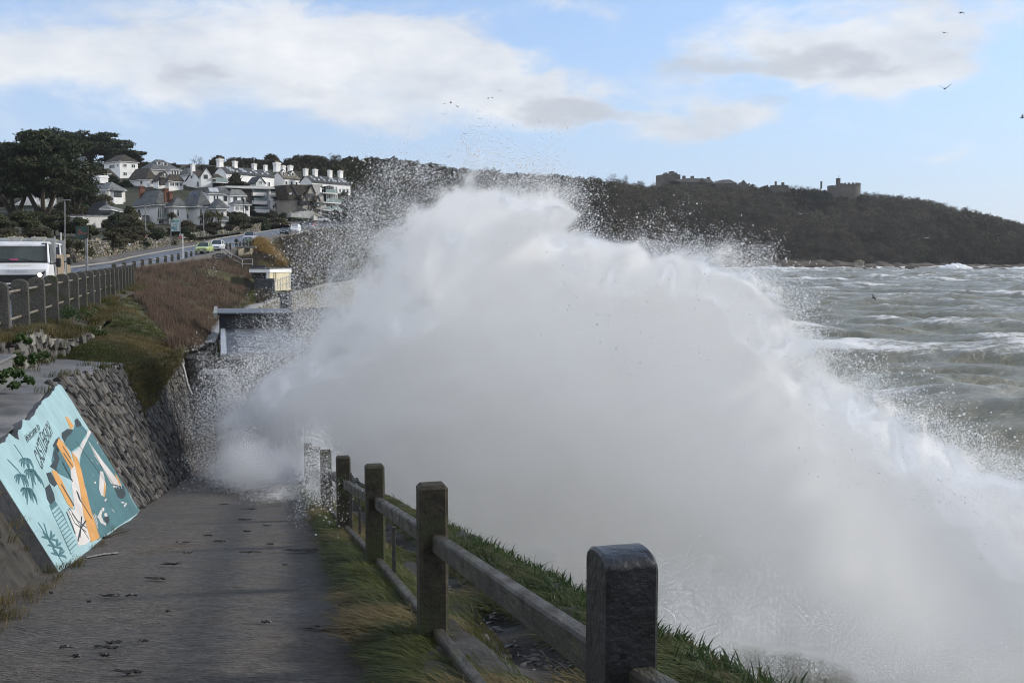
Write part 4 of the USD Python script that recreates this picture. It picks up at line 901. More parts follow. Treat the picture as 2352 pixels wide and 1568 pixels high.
    def skylight(s, u, v, wpx=7, hpx=6, mat=None, n='skylight'):
        """on the front slope of a roof; u along the front, v up the slope"""
        W, D, H, Rr = s.W, s.D, s.H, s.rise; w = wpx * s.m; k = hpx * s.m / max(Rr, .1) / 2
        S = lambda a, t, n_: s.w((a, -.35 + (D / 2 + .35) * t, H + .11 + Rr * t + n_))
        a = u * W; q = [S(x, t, n_) for n_ in (.06, .13) for x, t in ((a - w / 2, v - k), (a + w / 2, v - k), (a + w / 2, v + k), (a - w / 2, v + k))]
        obj(n, MB().add(q, [[3, 2, 1, 0], [4, 5, 6, 7], [0, 1, 5, 4], [1, 2, 6, 5], [2, 3, 7, 6], [3, 0, 4, 7]]), mat or GLASSL, s.t, world=True)
    def dormer(s, u, v, wpx, hpx, gable=True, tri=False):
        W, D, H, Rr = s.W, s.D, s.H, s.rise; w, h = wpx * s.m, hpx * s.m; a = u * W; y = -.35 + (D / 2 + .35) * v; z = H + Rr * v - .05; dp = h / max(Rr, .1) * D / 2 + .4
        if tri:
            v_ = [(a - w / 2, y, z), (a + w / 2, y, z), (a, y, z + h), (a - w / 2, y + dp, z + h * .9), (a + w / 2, y + dp, z + h * .9), (a, y + dp, z + h)]
            obj('dormer', s.mk(v_, [(0, 1, 2), (0, 2, 5), (0, 5, 3), (1, 4, 5), (1, 5, 2)]), WHT, s.t, world=True); return
        v_ = [(a - w / 2, y, z), (a + w / 2, y, z), (a + w / 2, y, z + h), (a - w / 2, y, z + h), (a - w / 2, y + dp, z), (a + w / 2, y + dp, z), (a + w / 2, y + dp, z + h), (a - w / 2, y + dp, z + h), (a, y, z + h * 1.5), (a, y + dp, z + h * 1.5)]
        d = obj('dormer', s.mk(v_, [(0, 1, 2), (0, 2, 3), (1, 5, 6), (1, 6, 2), (4, 0, 3), (4, 3, 7)] + ([(3, 2, 8)] if gable else [])), WHT, s.t, world=True)
        g_ = w * .1
        if gable: obj('dormer_roof', s.mk([(a - w / 2 - g_, y - .1, z + h), (a, y - .1, z + h * 1.5 + .08), (a, y + dp, z + h * 1.5 + .08), (a - w / 2 - g_, y + dp, z + h), (a + w / 2 + g_, y - .1, z + h), (a + w / 2 + g_, y + dp, z + h)], [(0, 1, 2), (0, 2, 3), (1, 4, 5), (1, 5, 2)]), RDARK, d, world=True)
        else: obj('dormer_roof', s.mk([(a - w / 2 - g_, y - .15, z + h), (a + w / 2 + g_, y - .15, z + h), (a + w / 2 + g_, y + dp, z + h + .1), (a - w / 2 - g_, y + dp, z + h + .1)], [(0, 1, 2), (0, 2, 3)]), RDARK, d, world=True)
        obj('pane', s.mk([(a - w * .36, y - .03, z + h * .18), (a + w * .36, y - .03, z + h * .18), (a + w * .36, y - .03, z + h * .9), (a - w * .36, y - .03, z + h * .9)], [(0, 1, 2), (0, 2, 3)]), GLASSD, d, world=True)
def house(name, label, corner, d, cat='house', group=None): return thing(name, label, cat, P(*corner, d), group=group)
f4 = lambda zs, us, w, h, fc='f', **k: [(fc, u, z, w, h) for z in zs for u in us]

t = house('hillside_house', 'white two-storey house with a brown hipped roof high under the pines', (276, 408), 325)
Mass(t, (276, 410), 325, 47, 240, 318, 39, 'hip', 17, rm=RBROWN, win=f4((30, 11), (.28, .74), 9, 8) + [('l', .52, 29, 13, 9, 3), ('l', .88, 30, 4, 6, 1)])
t = house('hillside_house', 'small grey house with a white bay window, half hidden by the pine', (194, 398), 332)
Mass(t, (193, 400), 332, 50, 164, 206, 22, 'hip', 18, wall=WALLG, rm=RSLATE, win=[('f', .5, 16, 9, 9, 2), ('l', .2, 15, 7, 7, 2)])
t = house('hillside_house', 'long brown-roofed house with a white upper storey behind a stout white chimney', (244, 430), 306)
m = Mass(t, (244, 432), 306, 50, 186, 284, 13, 'hip', 33, rm=RBROWN, win=[('f', .72, 7, 10, 8, 2)], inset=3.2)
Mass(t, (247, 432), 305, 50, 213, 254, 33, 'hip', 9, rm=RBROWN, win=[('l', .25, 27, 8, 8, 2), ('f', .5, 27, 5, 8, 2)], chim=[(.5, .6, 48, 4, STONES[1], 2)])
t = house('hillside_house', 'low pale house with a light grey slate roof and a heavy white chimney with pots', (250, 460), 262)
Mass(t, (250, 461), 262, 52, 186, 288, 26, 'hip', 17, wall=WALLC, rm=RGREY, win=[('l', .36, 18, 11, 11, 2), ('l', .80, 17, 13, 13, 3)], chim=[(.4, .42, 58, 20, WALLW, 4, 16, .5)])
Mass(t, (261, 463), 259, 52, 254, 283, 25, 'hip', 6, rm=RGREY, win=[('f', .45, 17, 18, 13, 2, FRAMED)], frame=FRAMED)
t = house('hillside_house', 'white rambling house with several dark hipped roofs and a white gable', (336, 428), 298)
Mass(t, (338, 430), 298, 50, 296, 360, 18, 'hip', 26, rm=RBROWN, win=[('f', .5, 11, 8, 7, 2), ('l', .7, 11, 6, 7, 1)])
Mass(t, (363, 431), 295, 50, 352, 396, 14, 'gy', 22, rm=RBROWN, win=[('f', .5, 27, 11, 9, 3), ('f', .2, 8, 5, 9, 1)], fascia=False)
Mass(t, (388, 434), 292, 50, 381, 421, 18, 'hip', 15, rm=RBROWN, win=[('f', .22, 11, 10, 8, 3), ('f', .55, 11, 9, 8, 2), ('f', .85, 11, 7, 7, 2)], chim=[(-.35, .5, 24, 12, STONES[0], 4, 16)])
t = house('hillside_house', 'grey-roofed house with two white dormers and a glazed sun room', (350, 402), 345)
m = Mass(t, (348, 404), 345, 47, 318, 416, 15, 'hip', 25, wall=WALLG, rm=RSLATE, inset=4.2); m.dormer(.36, .42, 9, 9, False); m.dormer(.56, .40, 9, 9, False); m.skylight(.08, .7, 8, 4)
Mass(t, (392, 406), 338, 47, 386, 419, 16, 'hip', 3, wall=WALLW, rm=RGREY, win=[('f', u, 9, 6, 10, 1) for u in (.15, .38, .61, .84)])
t = house('hillside_house', 'white cottage with two steep gables, a tall white chimney and a glass balcony', (461, 432), 298)
Mass(t, (432, 422), 305, 50, 414, 446, 20, 'hip', 16, rm=RSLATE)
Mass(t, (460, 433), 298, 52, 428, 476, 19, 'gx', 22, rm=RBROWN, win=[('l', .40, 28, 3, 7, 1, FRAMED), ('l', .85, 10, 3, 11, 1, FRAMED)], chim=[(.03, .5, 56, 8, WALLW, 1, 26)], fascia=False)
Mass(t, (462, 433), 296, 38, 459, 489, 27, 'gy', 21, rm=RBROWN, win=[('f', .42, 27, 9, 9, 2, FRAMED)], fascia=False)
m = Mass(t, (489, 432), 298, 45, 480, 514, 22, 'hip', 10, rm=RBROWN, wall=FRAMED)
obj('balcony_glass', m.bx(-.2, m.W, -2.2, -2.14, 13 * m.m, 23 * m.m), GLASSG, t, world=True); obj('balcony_floor', m.bx(-.2, m.W, -2.2, 0, 11.4 * m.m, 12.9 * m.m), WHT, t, world=True); obj('balcony_post', m.bx(m.W - .3, m.W - .1, -2.1, -1.9, -1, 11.3 * m.m), WHT, t, world=True)
TG = 'white terraces with stout white chimneys below the wood'
t = house('white_terrace', 'longest white terrace, leftmost of the three rows with stout white chimneys', (520, 426), 305, 'terrace')
m = Mass(t, (520, 427), 305, 60, 493, 630, 29, 'gx', 17, rm=RDARK, win=[('f', .78, 12, 6, 12, 1), ('f', .88, 12, 7, 12, 2)], chim=[(.0, .5, 60, 12, WALLW, 3, 18), (.30, .5, 59, 9.5, WALLW, 2, 16), (.70, .5, 58, 9.5, WALLW, 2, 16), (.94, .5, 58, 8, WALLW, 2, 16)], fascia=False)
for u in (.10, .155, .36, .41, .63, .88):
    m.skylight(u, .70, 5, 3.6); m.skylight(u + .025, .42, 5.5, 4)
for u in (.25, .53, .78): m.dormer(u, .30, 8, 4.2, tri=True)
t = house('garden_house', 'little dark-roofed house with a white gable in front of the longest terrace', (588, 428), 297)
Mass(t, (588, 429), 297, 40, 570, 609, 8, 'gy', 15, rm=RDARK, win=[('f', .5, 10, 7, 8, 2)], fascia=False)
t = house('white_terrace', 'short white terrace with gabled white dormers and a lichened stone roof', (650, 428), 325, 'terrace')
m = Mass(t, (650, 431), 325, 55, 624, 689, 21, 'gx', 16, rm=RSTONE, win=[('f', .2, 11, 5, 9, 1), ('f', .5, 11, 5, 9, 1), ('f', .8, 11, 5, 9, 1)], chim=[(.0, .5, 56, 13, WALLW, 3, 20), (.38, .5, 51, 8, WALLW, 2, 14), (.78, .5, 52, 10, WALLW, 3, 15)], fascia=False)
m.dormer(.18, .45, 8.5, 9); m.dormer(.72, .45, 8, 9); m.dormer(.46, .40, 6, 4, tri=True)
t = house('white_terrace', 'white terrace at the right end of the row, with paired skylights and four chimneys', (717, 440), 325, 'terrace')
m = Mass(t, (717, 443), 325, 55, 689, 805, 24, 'gx', 17, rm=RDARK, win=[('f', .72, 10, 5, 9, 1), ('f', .82, 9, 6, 12, 2, FRAMED), ('f', .92, 10, 5, 9, 1, FRAMED)], chim=[(.0, .5, 54, 9, WALLW, 2, 16), (.24, .5, 55, 9.5, WALLW, 3, 16), (.62, .5, 56, 9, WALLW, 2, 16), (.90, .5, 57, 10, WALLW, 3, 16)], fascia=False)
for u in (.09, .34, .57, .63, .84, .90):
    m.skylight(u, .70, 5, 3.6); m.skylight(u + .025, .40, 5.5, 4)
for u in (.22, .48, .75): m.dormer(u, .32, 7.5, 4.2, tri=True)
t = house('white_semi', 'white pair of houses with slate roofs, a solar panel and a lean-to porch', (479, 476), 268)
Mass(t, (479, 478), 270, 50, 440, 500, 36, 'hip', 12, rm=RBROWN, win=[('l', .45, 24, 26, 20, 2, WALLG, WALLG)])
m = Mass(t, (481, 480), 267, 42, 474, 529, 35, 'hip', 14, rm=RSLATE, win=[('f', .26, 25, 2.6, 11, 1, FRAMED), ('f', .40, 25, 2.6, 11, 1, FRAMED), ('f', .78, 25, 8, 11, 2, FRAMED), ('f', .6, 7, 13, 11, 2)]); m.skylight(.15, .5, 13, 9, GLASSL, 'solar_panel'); m.skylight(.36, .5, 11, 9, GLASSL, 'solar_panel')
Mass(t, (530, 481), 266, 42, 524, 564, 32, 'hip', 13, rm=RGREY, win=[('f', .32, 24, 8, 9, 2, FRAMED), ('f', .80, 24, 5, 9, 1, FRAMED)])
Mass(t, (538, 486), 261, 42, 529, 574, 17, 'hip', 8, rm=RSLATE, win=[('f', .2, 8, 7, 9, 2), ('f', .5, 8, 9, 9, 3), ('f', .82, 8, 6, 9, 1, FRAMED)])
t = house('slate_villa', 'left one of two slate-roofed villas with balconies behind the roadside hedge', (361, 514), 228)
m = Mass(t, (361, 516), 228, 42, 311, 391, 45, 'hip', 33, rm=RSLATE, over=.6, win=[('l', .2, 28, 7, 22, 1), ('f', .18, 27, 11, 26, 2), ('f', .62, 29, 9, 20, 2), ('f', .3, 6, 12, 9, 2)], chim=[(.35, .86, 92, 11, BRICK, 2, 44)])
for k in range(3): m.skylight(.5 + .02 * k, .62 - .17 * k, 17 - 2 * k, 4.6, surf('solar_blue', (.03, .04, .075), (.06, .075, .12), 1, .12, spec=.7), 'solar_panel')
obj('balcony_glass', m.bx(.35 * m.W, .98 * m.W, -1.1, -1.05, 15 * m.m, 25 * m.m), GLASSG, t, world=True); obj('balcony_floor', m.bx(0, m.W, -1.12, 0, 12.5 * m.m, 14.8 * m.m), WALLG, t, world=True)
for u in (.33, .98): obj('veranda_post', m.bx(u * m.W - .06, u * m.W + .06, -1.02, -.9, -1, m.H), STEEL, t, world=True)
m2 = Mass(t, (401, 516), 226, 42, 388, 429, 42, 'hip', 21, rm=RSLATE, over=.6, win=[('f', .3, 27, 7, 18, 1)], chim=[(-.2, .9, 82, 9, BRICK, 2, 30), (.12, .8, 75, 8, BRICK, 1, 24)])
t = house('slate_villa', 'right one of two slate-roofed villas with balconies, nearer the modern flats', (460, 514), 228)
m = Mass(t, (458, 516), 228, 40, 424, 480, 42, 'hip', 36, rm=RSLATE, over=.6, win=[('f', .2, 27, 9, 22, 2), ('f', .72, 27, 8, 14, 2), ('f', .2, 6, 9, 9, 2), ('l', .25, 25, 5, 20, 1)])
for k in range(3): m.skylight(.36 + .05 * k, .70 - .2 * k, 20 - 2 * k, 5.5, surf('solar_blue', (.03, .04, .075)), 'solar_panel')
obj('balcony_glass', m.bx(.35 * m.W, .98 * m.W, -1.1, -1.05, 15 * m.m, 25 * m.m), GLASSG, t, world=True); obj('balcony_floor', m.bx(0, m.W, -1.12, 0, 12.5 * m.m, 14.8 * m.m), WALLG, t, world=True)
for u in (.33, .98): obj('veranda_post', m.bx(u * m.W - .06, u * m.W + .06, -1.02, -.9, -1, m.H), STEEL, t, world=True)
m = Mass(t, (500, 515), 226, 40, 482, 521, 36, 'hip', 21, rm=RSLATE, over=.6, win=[('f', .5, 24, 8, 10, 2), ('f', .5, 5, 10, 8, 2)])
obj('balcony_glass', m.bx(.2 * m.W, 1.0 * m.W, -1.1, -1.05, 10 * m.m, 18 * m.m), GLASSG, t, world=True)
Mass(t, (504, 518), 224, 40, 500, 524, 11, 'hip', 9, rm=RGREY, over=.5)
t = house('bungalow', 'white gabled bungalow with a long ribbed grey roof behind the left shrubs', (65, 504), 170)
RIB = surf('ribbed_roof', (.09, .09, .088), (.15, .15, .145), .8, .7, .3, 5)
if True:
    g = NG(); p = P_(g); wv = g('wave_texture', wave_type='bands', bands_direction='z', profile='sine', vector=p, scale=1.55, distortion=.8, detail=2.0).fac
    col = g.mix(g.mr(wv, .25, .75), (.038, .038, .038), (.19, .19, .18)); RIB = g.done('roof_ribbed_tiles', surface=g('principled_bsdf', base_color=col, roughness=.6, normal=g('bump', height=wv, strength=.8, distance=.08).normal).BSDF)
Mass(t, (64, 506), 170, 10, -14, 190, 10, 'gx', 33, rm=RIB, wall=WALLG, over=.3)
t = house('dormer_bungalow', 'dark hip-roofed bungalow with a wide dormer among the roadside shrubs', (236, 514), 205)
m = Mass(t, (240, 516), 205, 35, 196, 266, 17, 'hip', 38, rm=RSLATE, wall=WALLG, inset=2.5); Mass(t, (233, 492), 203, 12, 222, 252, 12, 'hip', 8, rm=RGREY, wall=FRAMED, win=[('f', .5, 7, 26, 9, 4, FRAMED)], sink=.3)
t = house('hillside_house', 'white house with a slate roof seen through the trunks of the big pine', (75, 474), 240)
Mass(t, (80, 476), 240, 30, 8, 130, 32, 'hip', 15, rm=RDARK, win=[('f', .25, 20, 8, 12, 2), ('f', .7, 20, 8, 12, 2), ('l', .5, 20, 8, 12, 2)])
t = house('hillside_house', 'grey-roofed white house behind the pine, with a blue skylight', (130, 446), 282)
m = Mass(t, (128, 448), 282, 40, 84, 170, 26, 'gx', 20, rm=RSLATE, win=[('f', .3, 15, 7, 9, 2), ('f', .7, 15, 7, 9, 2)]); m.skylight(.3, .7, 9, 5)
t = house('conservatory', 'white-ribbed glass conservatory with a pointed roof at the left edge', (40, 478), 228, 'conservatory')
m = Mass(t, (38, 480), 226, 25, 16, 88, 10, 'hip', 17, wall=GLASSG, rm=surf('poly_roof', (.26, .27, .28), (.36, .37, .38), .8, .3), inset=None)
for k in range(7):
    u = k / 6 * m.W; r = min(m.W, m.D) / 2 * .95
    ap = m.w((min(max(u, r), m.W - r), m.D / 2, m.H + m.rise + .2)); obj('roof_bar', MB().tube([m.w((u, -.36, m.H + .12)), ap], .09, 4), WHT, t, world=True)

# --- modern flats with white balconies
class Plane:
    def __init__(s, px, py, d, yaw):
        s.o = P(px, py, d); y = math.radians(yaw); s.n = np.array([math.sin(y), -math.cos(y), 0]); s.u = np.array([math.cos(y), math.sin(y), 0])
    def at(s, px, py, off=0.0):
        r = ray(px, py); e = np.array([0, 0, CZ]); o = s.o + s.n * off; t = ((o - e) @ s.n) / (r @ s.n); return e + r * t
    def plate(s, poly, t, off=0.0):
        """polygon seen at these reference pixels on the plane moved off along its normal, extruded t inwards"""
        q = np.array([s.at(*p, off) for p in poly]); c = q[0]; uv = np.stack([(q - c) @ s.u, q[:, 2] - c[2]], 1)
        f = lambda v: c + v[:, :1] * s.u + np.stack([0 * v[:, 1], 0 * v[:, 1], v[:, 1]], 1) + (v[:, 2:3]) * s.n
        return MB().prism(Polygon(uv), -t, 0, f)
z3 = lambda x, y: (392 + .11714 * x, 343 + .11714 * y); z4 = lambda x, y: (581.7 + .1172 * x, 355 + .1172 * y)
q_ = lambda z, *p: [z(*a) for a in p]
rect = lambda x0, y0, x1, y1: [(x0, y1), (x1, y1), (x1, y0), (x0, y0)]
BAND = surf('white_balcony', (.64, .64, .63), (.72, .72, .71), .5, .6); BLUEG = surf('blue_grey_render', (.27, .29, .33), (.34, .36, .40), .4, .8); DST = surf('dark_stone_wall', (.045, .043, .04), (.10, .095, .088), 1.6, .9, .8, 4)
t = house('modern_flats', 'modern flats with curved white balconies between dark stone fins', (610, 508), 285, 'flats')
pl = Plane(610, 470, 285, 45)
obj('stone_wall', pl.plate(q_(z3, (1290, 1110), (1630, 1215), (1590, 755), (1290, 765)), 5.0, -.2), DST, t, world=True)
obj('stone_fin', pl.plate(q_(z4, (700, 1220), (742, 1220), (725, 1050), (695, 800), (640, 596), (560, 610), (620, 900)), 5.0, .7), DST, t, world=True)
obj('fin_edge', pl.plate(q_(z4, (736, 1222), (752, 1222), (733, 1050), (703, 800), (648, 594), (636, 598), (690, 800), (722, 1050)), .3, 1.05), COPE, t, world=True)
obj('glazing', pl.plate([(583, 500), (668, 506), (662, 433), (581, 431)], .3, -1.6), FRAMED, t, world=True)
obj('roof_slab', pl.plate([(519, 430.5), (560, 433), (655, 434.5), (655, 431), (600, 427.5), (519, 427)], 6.0, 1.4), surf('roof_edge', (.38, .39, .40), (.48, .49, .5)), t, world=True)
obj('pillar', pl.plate(q_(z4, (285, 1190), (430, 1215), (400, 1000), (385, 870), (345, 690), (300, 640), (200, 640), (215, 800), (270, 960), (320, 1100)), 2.5, .25), BLUEG, t, world=True)
for k, (x0, y0, x1, y1) in enumerate(((583, 442, 607, 450), (585, 460.5, 613.5, 469.5), (587, 480.5, 619, 488.5))):
    obj('balcony', pl.plate([(x0 - 2, y1 - .5), (x1 - 2, y1 + .6), (x1, y1 - 2), (x1, y0 + 1), (x0 - 2, y0)], 1.5, .5 + .4 * k), BAND, t, world=True)
    obj('balcony_glass', pl.plate(rect(x0 - 2, y0 - 6, x1 - 2, y0 - .3), .05, .4 + .4 * k), GLASSG, t, world=True)
    obj('glass_door', pl.plate(rect(x0 + 2, y0 - 11, x0 + 14, y0 + 2), .05, -1.2), GLASSD, t, world=True)
for k, (x0, y0, x1, y1) in enumerate(((623, 444, 655, 452.5), (628.5, 463.5, 661, 471), (633, 483.5, 666.5, 490.5))):
    obj('balcony', pl.plate([(x0, y1 - 1), (x1 - 2, y1 + .8), (x1, y1 - 1), (x1, y0 + 1.2), (x0, y0)], 1.5, .6 + .4 * k), BAND, t, world=True)
    obj('balcony_glass', pl.plate(rect(x0, y0 - 6, x1 - 4, y0 - .2), .05, .5 + .4 * k), GLASSG, t, world=True)
    obj('side_wall', pl.plate(rect(x0 - 5, y0 - 8, x0 - .5, y1 + 8), 1.6, .55 + .4 * k), BAND, t, world=True)
    obj('glass_door', pl.plate(rect(x0 + 6, y0 - 11, x0 + 20, y0 + 2), .05, -1.2), GLASSD, t, world=True)
obj('garden_wall', pl.plate(q_(z4, (580, 1300), (740, 1305), (740, 1260), (580, 1255)), .3, 5.0), BAND, t, world=True)
obj('gate_pier', pl.plate(q_(z4, (380, 1310), (440, 1310), (440, 1225), (380, 1215)), .4, 5.0), BAND, t, world=True)
# --- brown gabled apartments
t = house('gabled_flats', 'brown-roofed apartment house with three buff gables beside the modern flats', (700, 508), 285, 'apartment house')
pl = Plane(700, 480, 284, 45); Z = lambda *p: q_(z4, *p)
obj('wall', pl.plate(Z((720, 1240), (1330, 1240), (1330, 1000), (1220, 900), (1215, 745), (1080, 745), (1075, 870), (720, 880)), 7.0, -.3), WALLB, t, world=True)
obj('roof', pl.plate(Z((690, 875), (925, 880), (1000, 740), (1090, 735), (1150, 600), (760, 585), (640, 595)), 6.0, .2), RBROWN, t, world=True)
obj('roof_ridge', pl.plate(Z((905, 872), (930, 872), (770, 590), (740, 590)), .3, .42), RDARK, t, world=True)
obj('roof_window', pl.plate(Z((700, 785), (745, 785), (765, 750), (710, 750)), .2, .5), GLASSL, t, world=True)
obj('gable', pl.plate(Z((1078, 745), (1080, 905), (1215, 915), (1215, 765), (1152, 610)), 3.0, .8), WALLB, t, world=True)
obj('gable_edge', pl.plate(Z((1215, 765), (1238, 770), (1155, 592), (1140, 598)), 3.4, 1.05), FRAMED, t, world=True)
obj('gable_window', pl.plate(Z((1088, 830), (1120, 835), (1122, 880), (1175, 885), (1176, 845), (1212, 845), (1210, 770), (1088, 760)), .1, .93), GLASSD, t, world=True)
for x in (1120, 1176): obj('glazing_bar', pl.plate(Z((x, 880), (x + 4, 880), (x + 4, 764), (x, 764)), .04, .98), WALLB, t, world=True)
for a, b, c, y0, w0 in ((925, 1062, 1018, 800, 905), (1190, 1320, 1280, 815, 935)):
    obj('gable', pl.plate(Z((a + 50, y0 + 105), (a + 52, y0 + 260), (b, y0 + 265), (b, y0 + 100), (c, y0)), 2.0, 1.3), WALLB, t, world=True)
    obj('gable_roof', pl.plate(Z((a, y0 + 75), (a + 55, y0 + 105), (c + 4, y0 - 8), (c - 75, y0 - 10)), 2.0, 1.36), RBROWN, t, world=True)
    obj('gable_edge', pl.plate(Z((b + 10, y0 + 105), (b - 6, y0 + 108), (c - 4, y0 - 2), (c + 4, y0 - 14)), .4, 1.5), FRAMED, t, world=True)
    f = obj('bay_window', pl.plate(Z((a - 5, w0 + 80), (b, w0 + 84), (b, w0 + 6), (a - 5, w0)), 1.4, 1.56), FRAMED, t, world=True)
    for k in range(4): x = a + (b - a) * (k + .15) / 4; obj('pane', pl.plate(Z((x, w0 + 74), (x + (b - a) / 5.5, w0 + 74), (x + (b - a) / 5.5, w0 + 12), (x, w0 + 10)), .05, 1.62), GLASSD, f, world=True)
    f = obj('bay_window', pl.plate(Z((a, 1105), (b - 5, 1165 if a > 1000 else 1110), (b - 5, 1075), (a, 1055)), .5, 1.36), FRAMED, t, world=True); obj('pane', pl.plate(Z((a + 65, 1100), (b - 15, 1105), (b - 15, 1080), (a + 65, 1075)), .05, 1.42), GLASSD, f, world=True)
obj('porch_roof', pl.plate(Z((1060, 1070), (1195, 1080), (1130, 1000), (1095, 995)), 1.0, 1.6), RBROWN, t, world=True)
obj('window', pl.plate(Z((1120, 985), (1142, 990), (1142, 925), (1120, 925)), .1, -.15), GLASSD, t, world=True)
obj('terrace_wall', pl.plate(Z((740, 1232), (1085, 1250), (1200, 1240), (1205, 1150), (1180, 1105), (905, 1110), (900, 1140), (745, 1145)), 2.0, 3.0), WALLG, t, world=True)
obj('stair_wall', pl.plate(Z((1190, 1290), (1280, 1290), (1230, 1200), (1190, 1190)), 1.2, 3.6), WALLC, t, world=True)
t = house('stone_front_wall', 'low pale stone wall under a clipped hedge in front of the gabled flats', (690, 512), 278, 'wall')
pl2 = Plane(690, 508, 277, 30); obj('wall', pl2.plate(Z((735, 1335), (1165, 1345), (1165, 1290), (740, 1265)), .5), LIME, t, world=True)
t = house('clipped_hedge', 'clipped green hedge on the stone wall in front of the gabled flats', (690, 504), 277, 'hedge')
obj('hedge', pl2.plate(Z((740, 1262), (1165, 1285), (1165, 1255), (745, 1225)), .8, -.2), LF1, t, world=True)
# --- white flats with green glass balconies
t = house('glass_flats', 'white flats with green glass balconies on four floors at the right end', (745, 503), 292, 'flats')
pl = Plane(745, 470, 292, 45)
obj('side_wall', pl.plate(Z((1250, 1200), (1440, 1215), (1440, 940), (1380, 930), (1375, 750), (1310, 735), (1310, 640), (1360, 585), (1160, 580), (1230, 800)), 6.0, 0), WALLG, t, world=True)
obj('front_wall', pl.plate(Z((1440, 1210), (1665, 1215), (1660, 780), (1585, 770), (1590, 605), (1500, 605), (1365, 590), (1365, 745), (1380, 930), (1440, 940)), .5, -1.4), FRAMED, t, world=True)
obj('roof_edge', pl.plate(Z((1355, 632), (1500, 605), (1590, 640), (1662, 640), (1662, 600), (1360, 583)), 6.0, .1), WALLW, t, world=True)
obj('white_pier', pl.plate(Z((1583, 770), (1600, 770), (1600, 610), (1583, 605)), .4, .15), WALLW, t, world=True)
for y, x0, x1 in ((745, 1365, 1660), (930, 1372, 1745), (1080, 1372, 1745), (1222, 1440, 1745)):
    obj('balcony', pl.plate(Z((x0, y + 14), (1600, y + 28), (x1, y + 42), (x1, y + 24), (1600, y + 8), (x0, y)), 1.6, .8), WALLW, t, world=True)
    obj('balcony_glass', pl.plate(Z((x0 + 60, y - 2), (1600, y + 6), (x1 - 5, y + 20), (x1 - 5, y - 40), (1600, y - 66), (x0 + 60, y - 62)), .05, .75), GLASSG, t, world=True)
    for k in range(6):
        x = x0 + 65 + k * (min(x1, 1660) - x0 - 80) / 5
        obj('window_post', pl.plate(Z((x, y), (x + 9, y), (x + 9, y - 140), (x, y - 140)), .3, -.9), WALLW, t, world=True)
    for k in range(5):
        x = x0 + 75 + k * (min(x1, 1660) - x0 - 80) / 5
        obj('glass_door', pl.plate(Z((x + 4, y - 4), (x + 38, y - 4), (x + 38, y - 120), (x + 4, y - 120)), .04, -1.3), GLASSD if k % 2 else GLASSG, t, world=True)
# ================================================================== trees and shrubs
BARK = surf('bark', (.035, .028, .022), (.075, .062, .05), 3, .9, .6, 10)
PINE = surf('pine_leaf', (.010, .018, .010), (.030, .044, .020), .35, .7, transl=.2, spec=.2); PINE2 = surf('pine_leaf_olive', (.020, .026, .011), (.048, .054, .020), .35, .7, transl=.2, spec=.2)
OAK = surf('evergreen_leaf', (.020, .023, .013), (.048, .048, .026), .3, .7, transl=.2, spec=.2, rand=.25); OAK2 = surf('evergreen_leaf_brown', (.034, .031, .020), (.070, .060, .038), .3, .75, transl=.2, spec=.2, rand=.25)
SHR = surf('shrub_leaf', (.014, .024, .012), (.040, .056, .022), .8, .7, transl=.25, spec=.25, rand=.3); SHR2 = surf('shrub_leaf_olive', (.050, .052, .024), (.105, .10, .048), .8, .7, transl=.25, spec=.25, rand=.3); SHR3 = surf('hedge_brown', (.034, .028, .02), (.07, .056, .04), .8, .8, transl=.2, spec=.2, rand=.3)
TWIG = surf('twig', (.060, .052, .044), (.115, .10, .085), .6, .9, rand=.2); TWIG2 = surf('twig_brown', (.052, .040, .031), (.098, .078, .06), .6, .9, rand=.2)
def leaves(rng, blobs, n, size, up=.4, shell=.55, asp=.6):
    """small pointed leaf tufts spread through ellipsoids"""
    w = np.array([b[1][0] * b[1][1] + b[1][0] * b[1][2] for b in blobs]); k = rng.choice(len(blobs), n, p=w / w.sum())
    d = rng.normal(size=(n, 3)); d /= np.linalg.norm(d, axis=1, keepdims=True); r = shell + (1 - shell) * rng.random(n) ** .7
    C = np.array([b[0] for b in blobs])[k]; S = np.array([b[1] for b in blobs])[k]; p = C + d * S * r[:, None] * (1 + .12 * rng.normal(size=(n, 1)))
    nrm = d + rng.normal(size=(n, 3)) * .8 + [0, 0, up]; nrm /= np.linalg.norm(nrm, axis=1, keepdims=True)
    a = np.cross(nrm, rng.normal(size=(n, 3))); a /= np.linalg.norm(a, axis=1, keepdims=True); b = np.cross(nrm, a)
    s = size * (.5 + rng.random((n, 1)) * .9); a *= s; b *= s * asp
    V = np.stack([p - a, p - b * .9 + a * .1, p + a * 1.1, p + b], 1).reshape(-1, 3); i = np.arange(n)[:, None] * 4
    Fc = np.vstack([i + [0, 1, 2], i + [0, 2, 3]]); return V, Fc
def limbs(m, rng, base, top, r0, r1, bend=.15, n=6):
    t = np.linspace(0, 1, n)[:, None]; base, top = np.array(base, float), np.array(top, float); L = np.linalg.norm(top - base)
    off = np.array([rng.normal(), rng.normal(), 0]) * bend * L
    m.tube(base + (top - base) * t + off * np.sin(t * np.pi) * (1 - t * .3), np.linspace(r0, r1, n), 6)
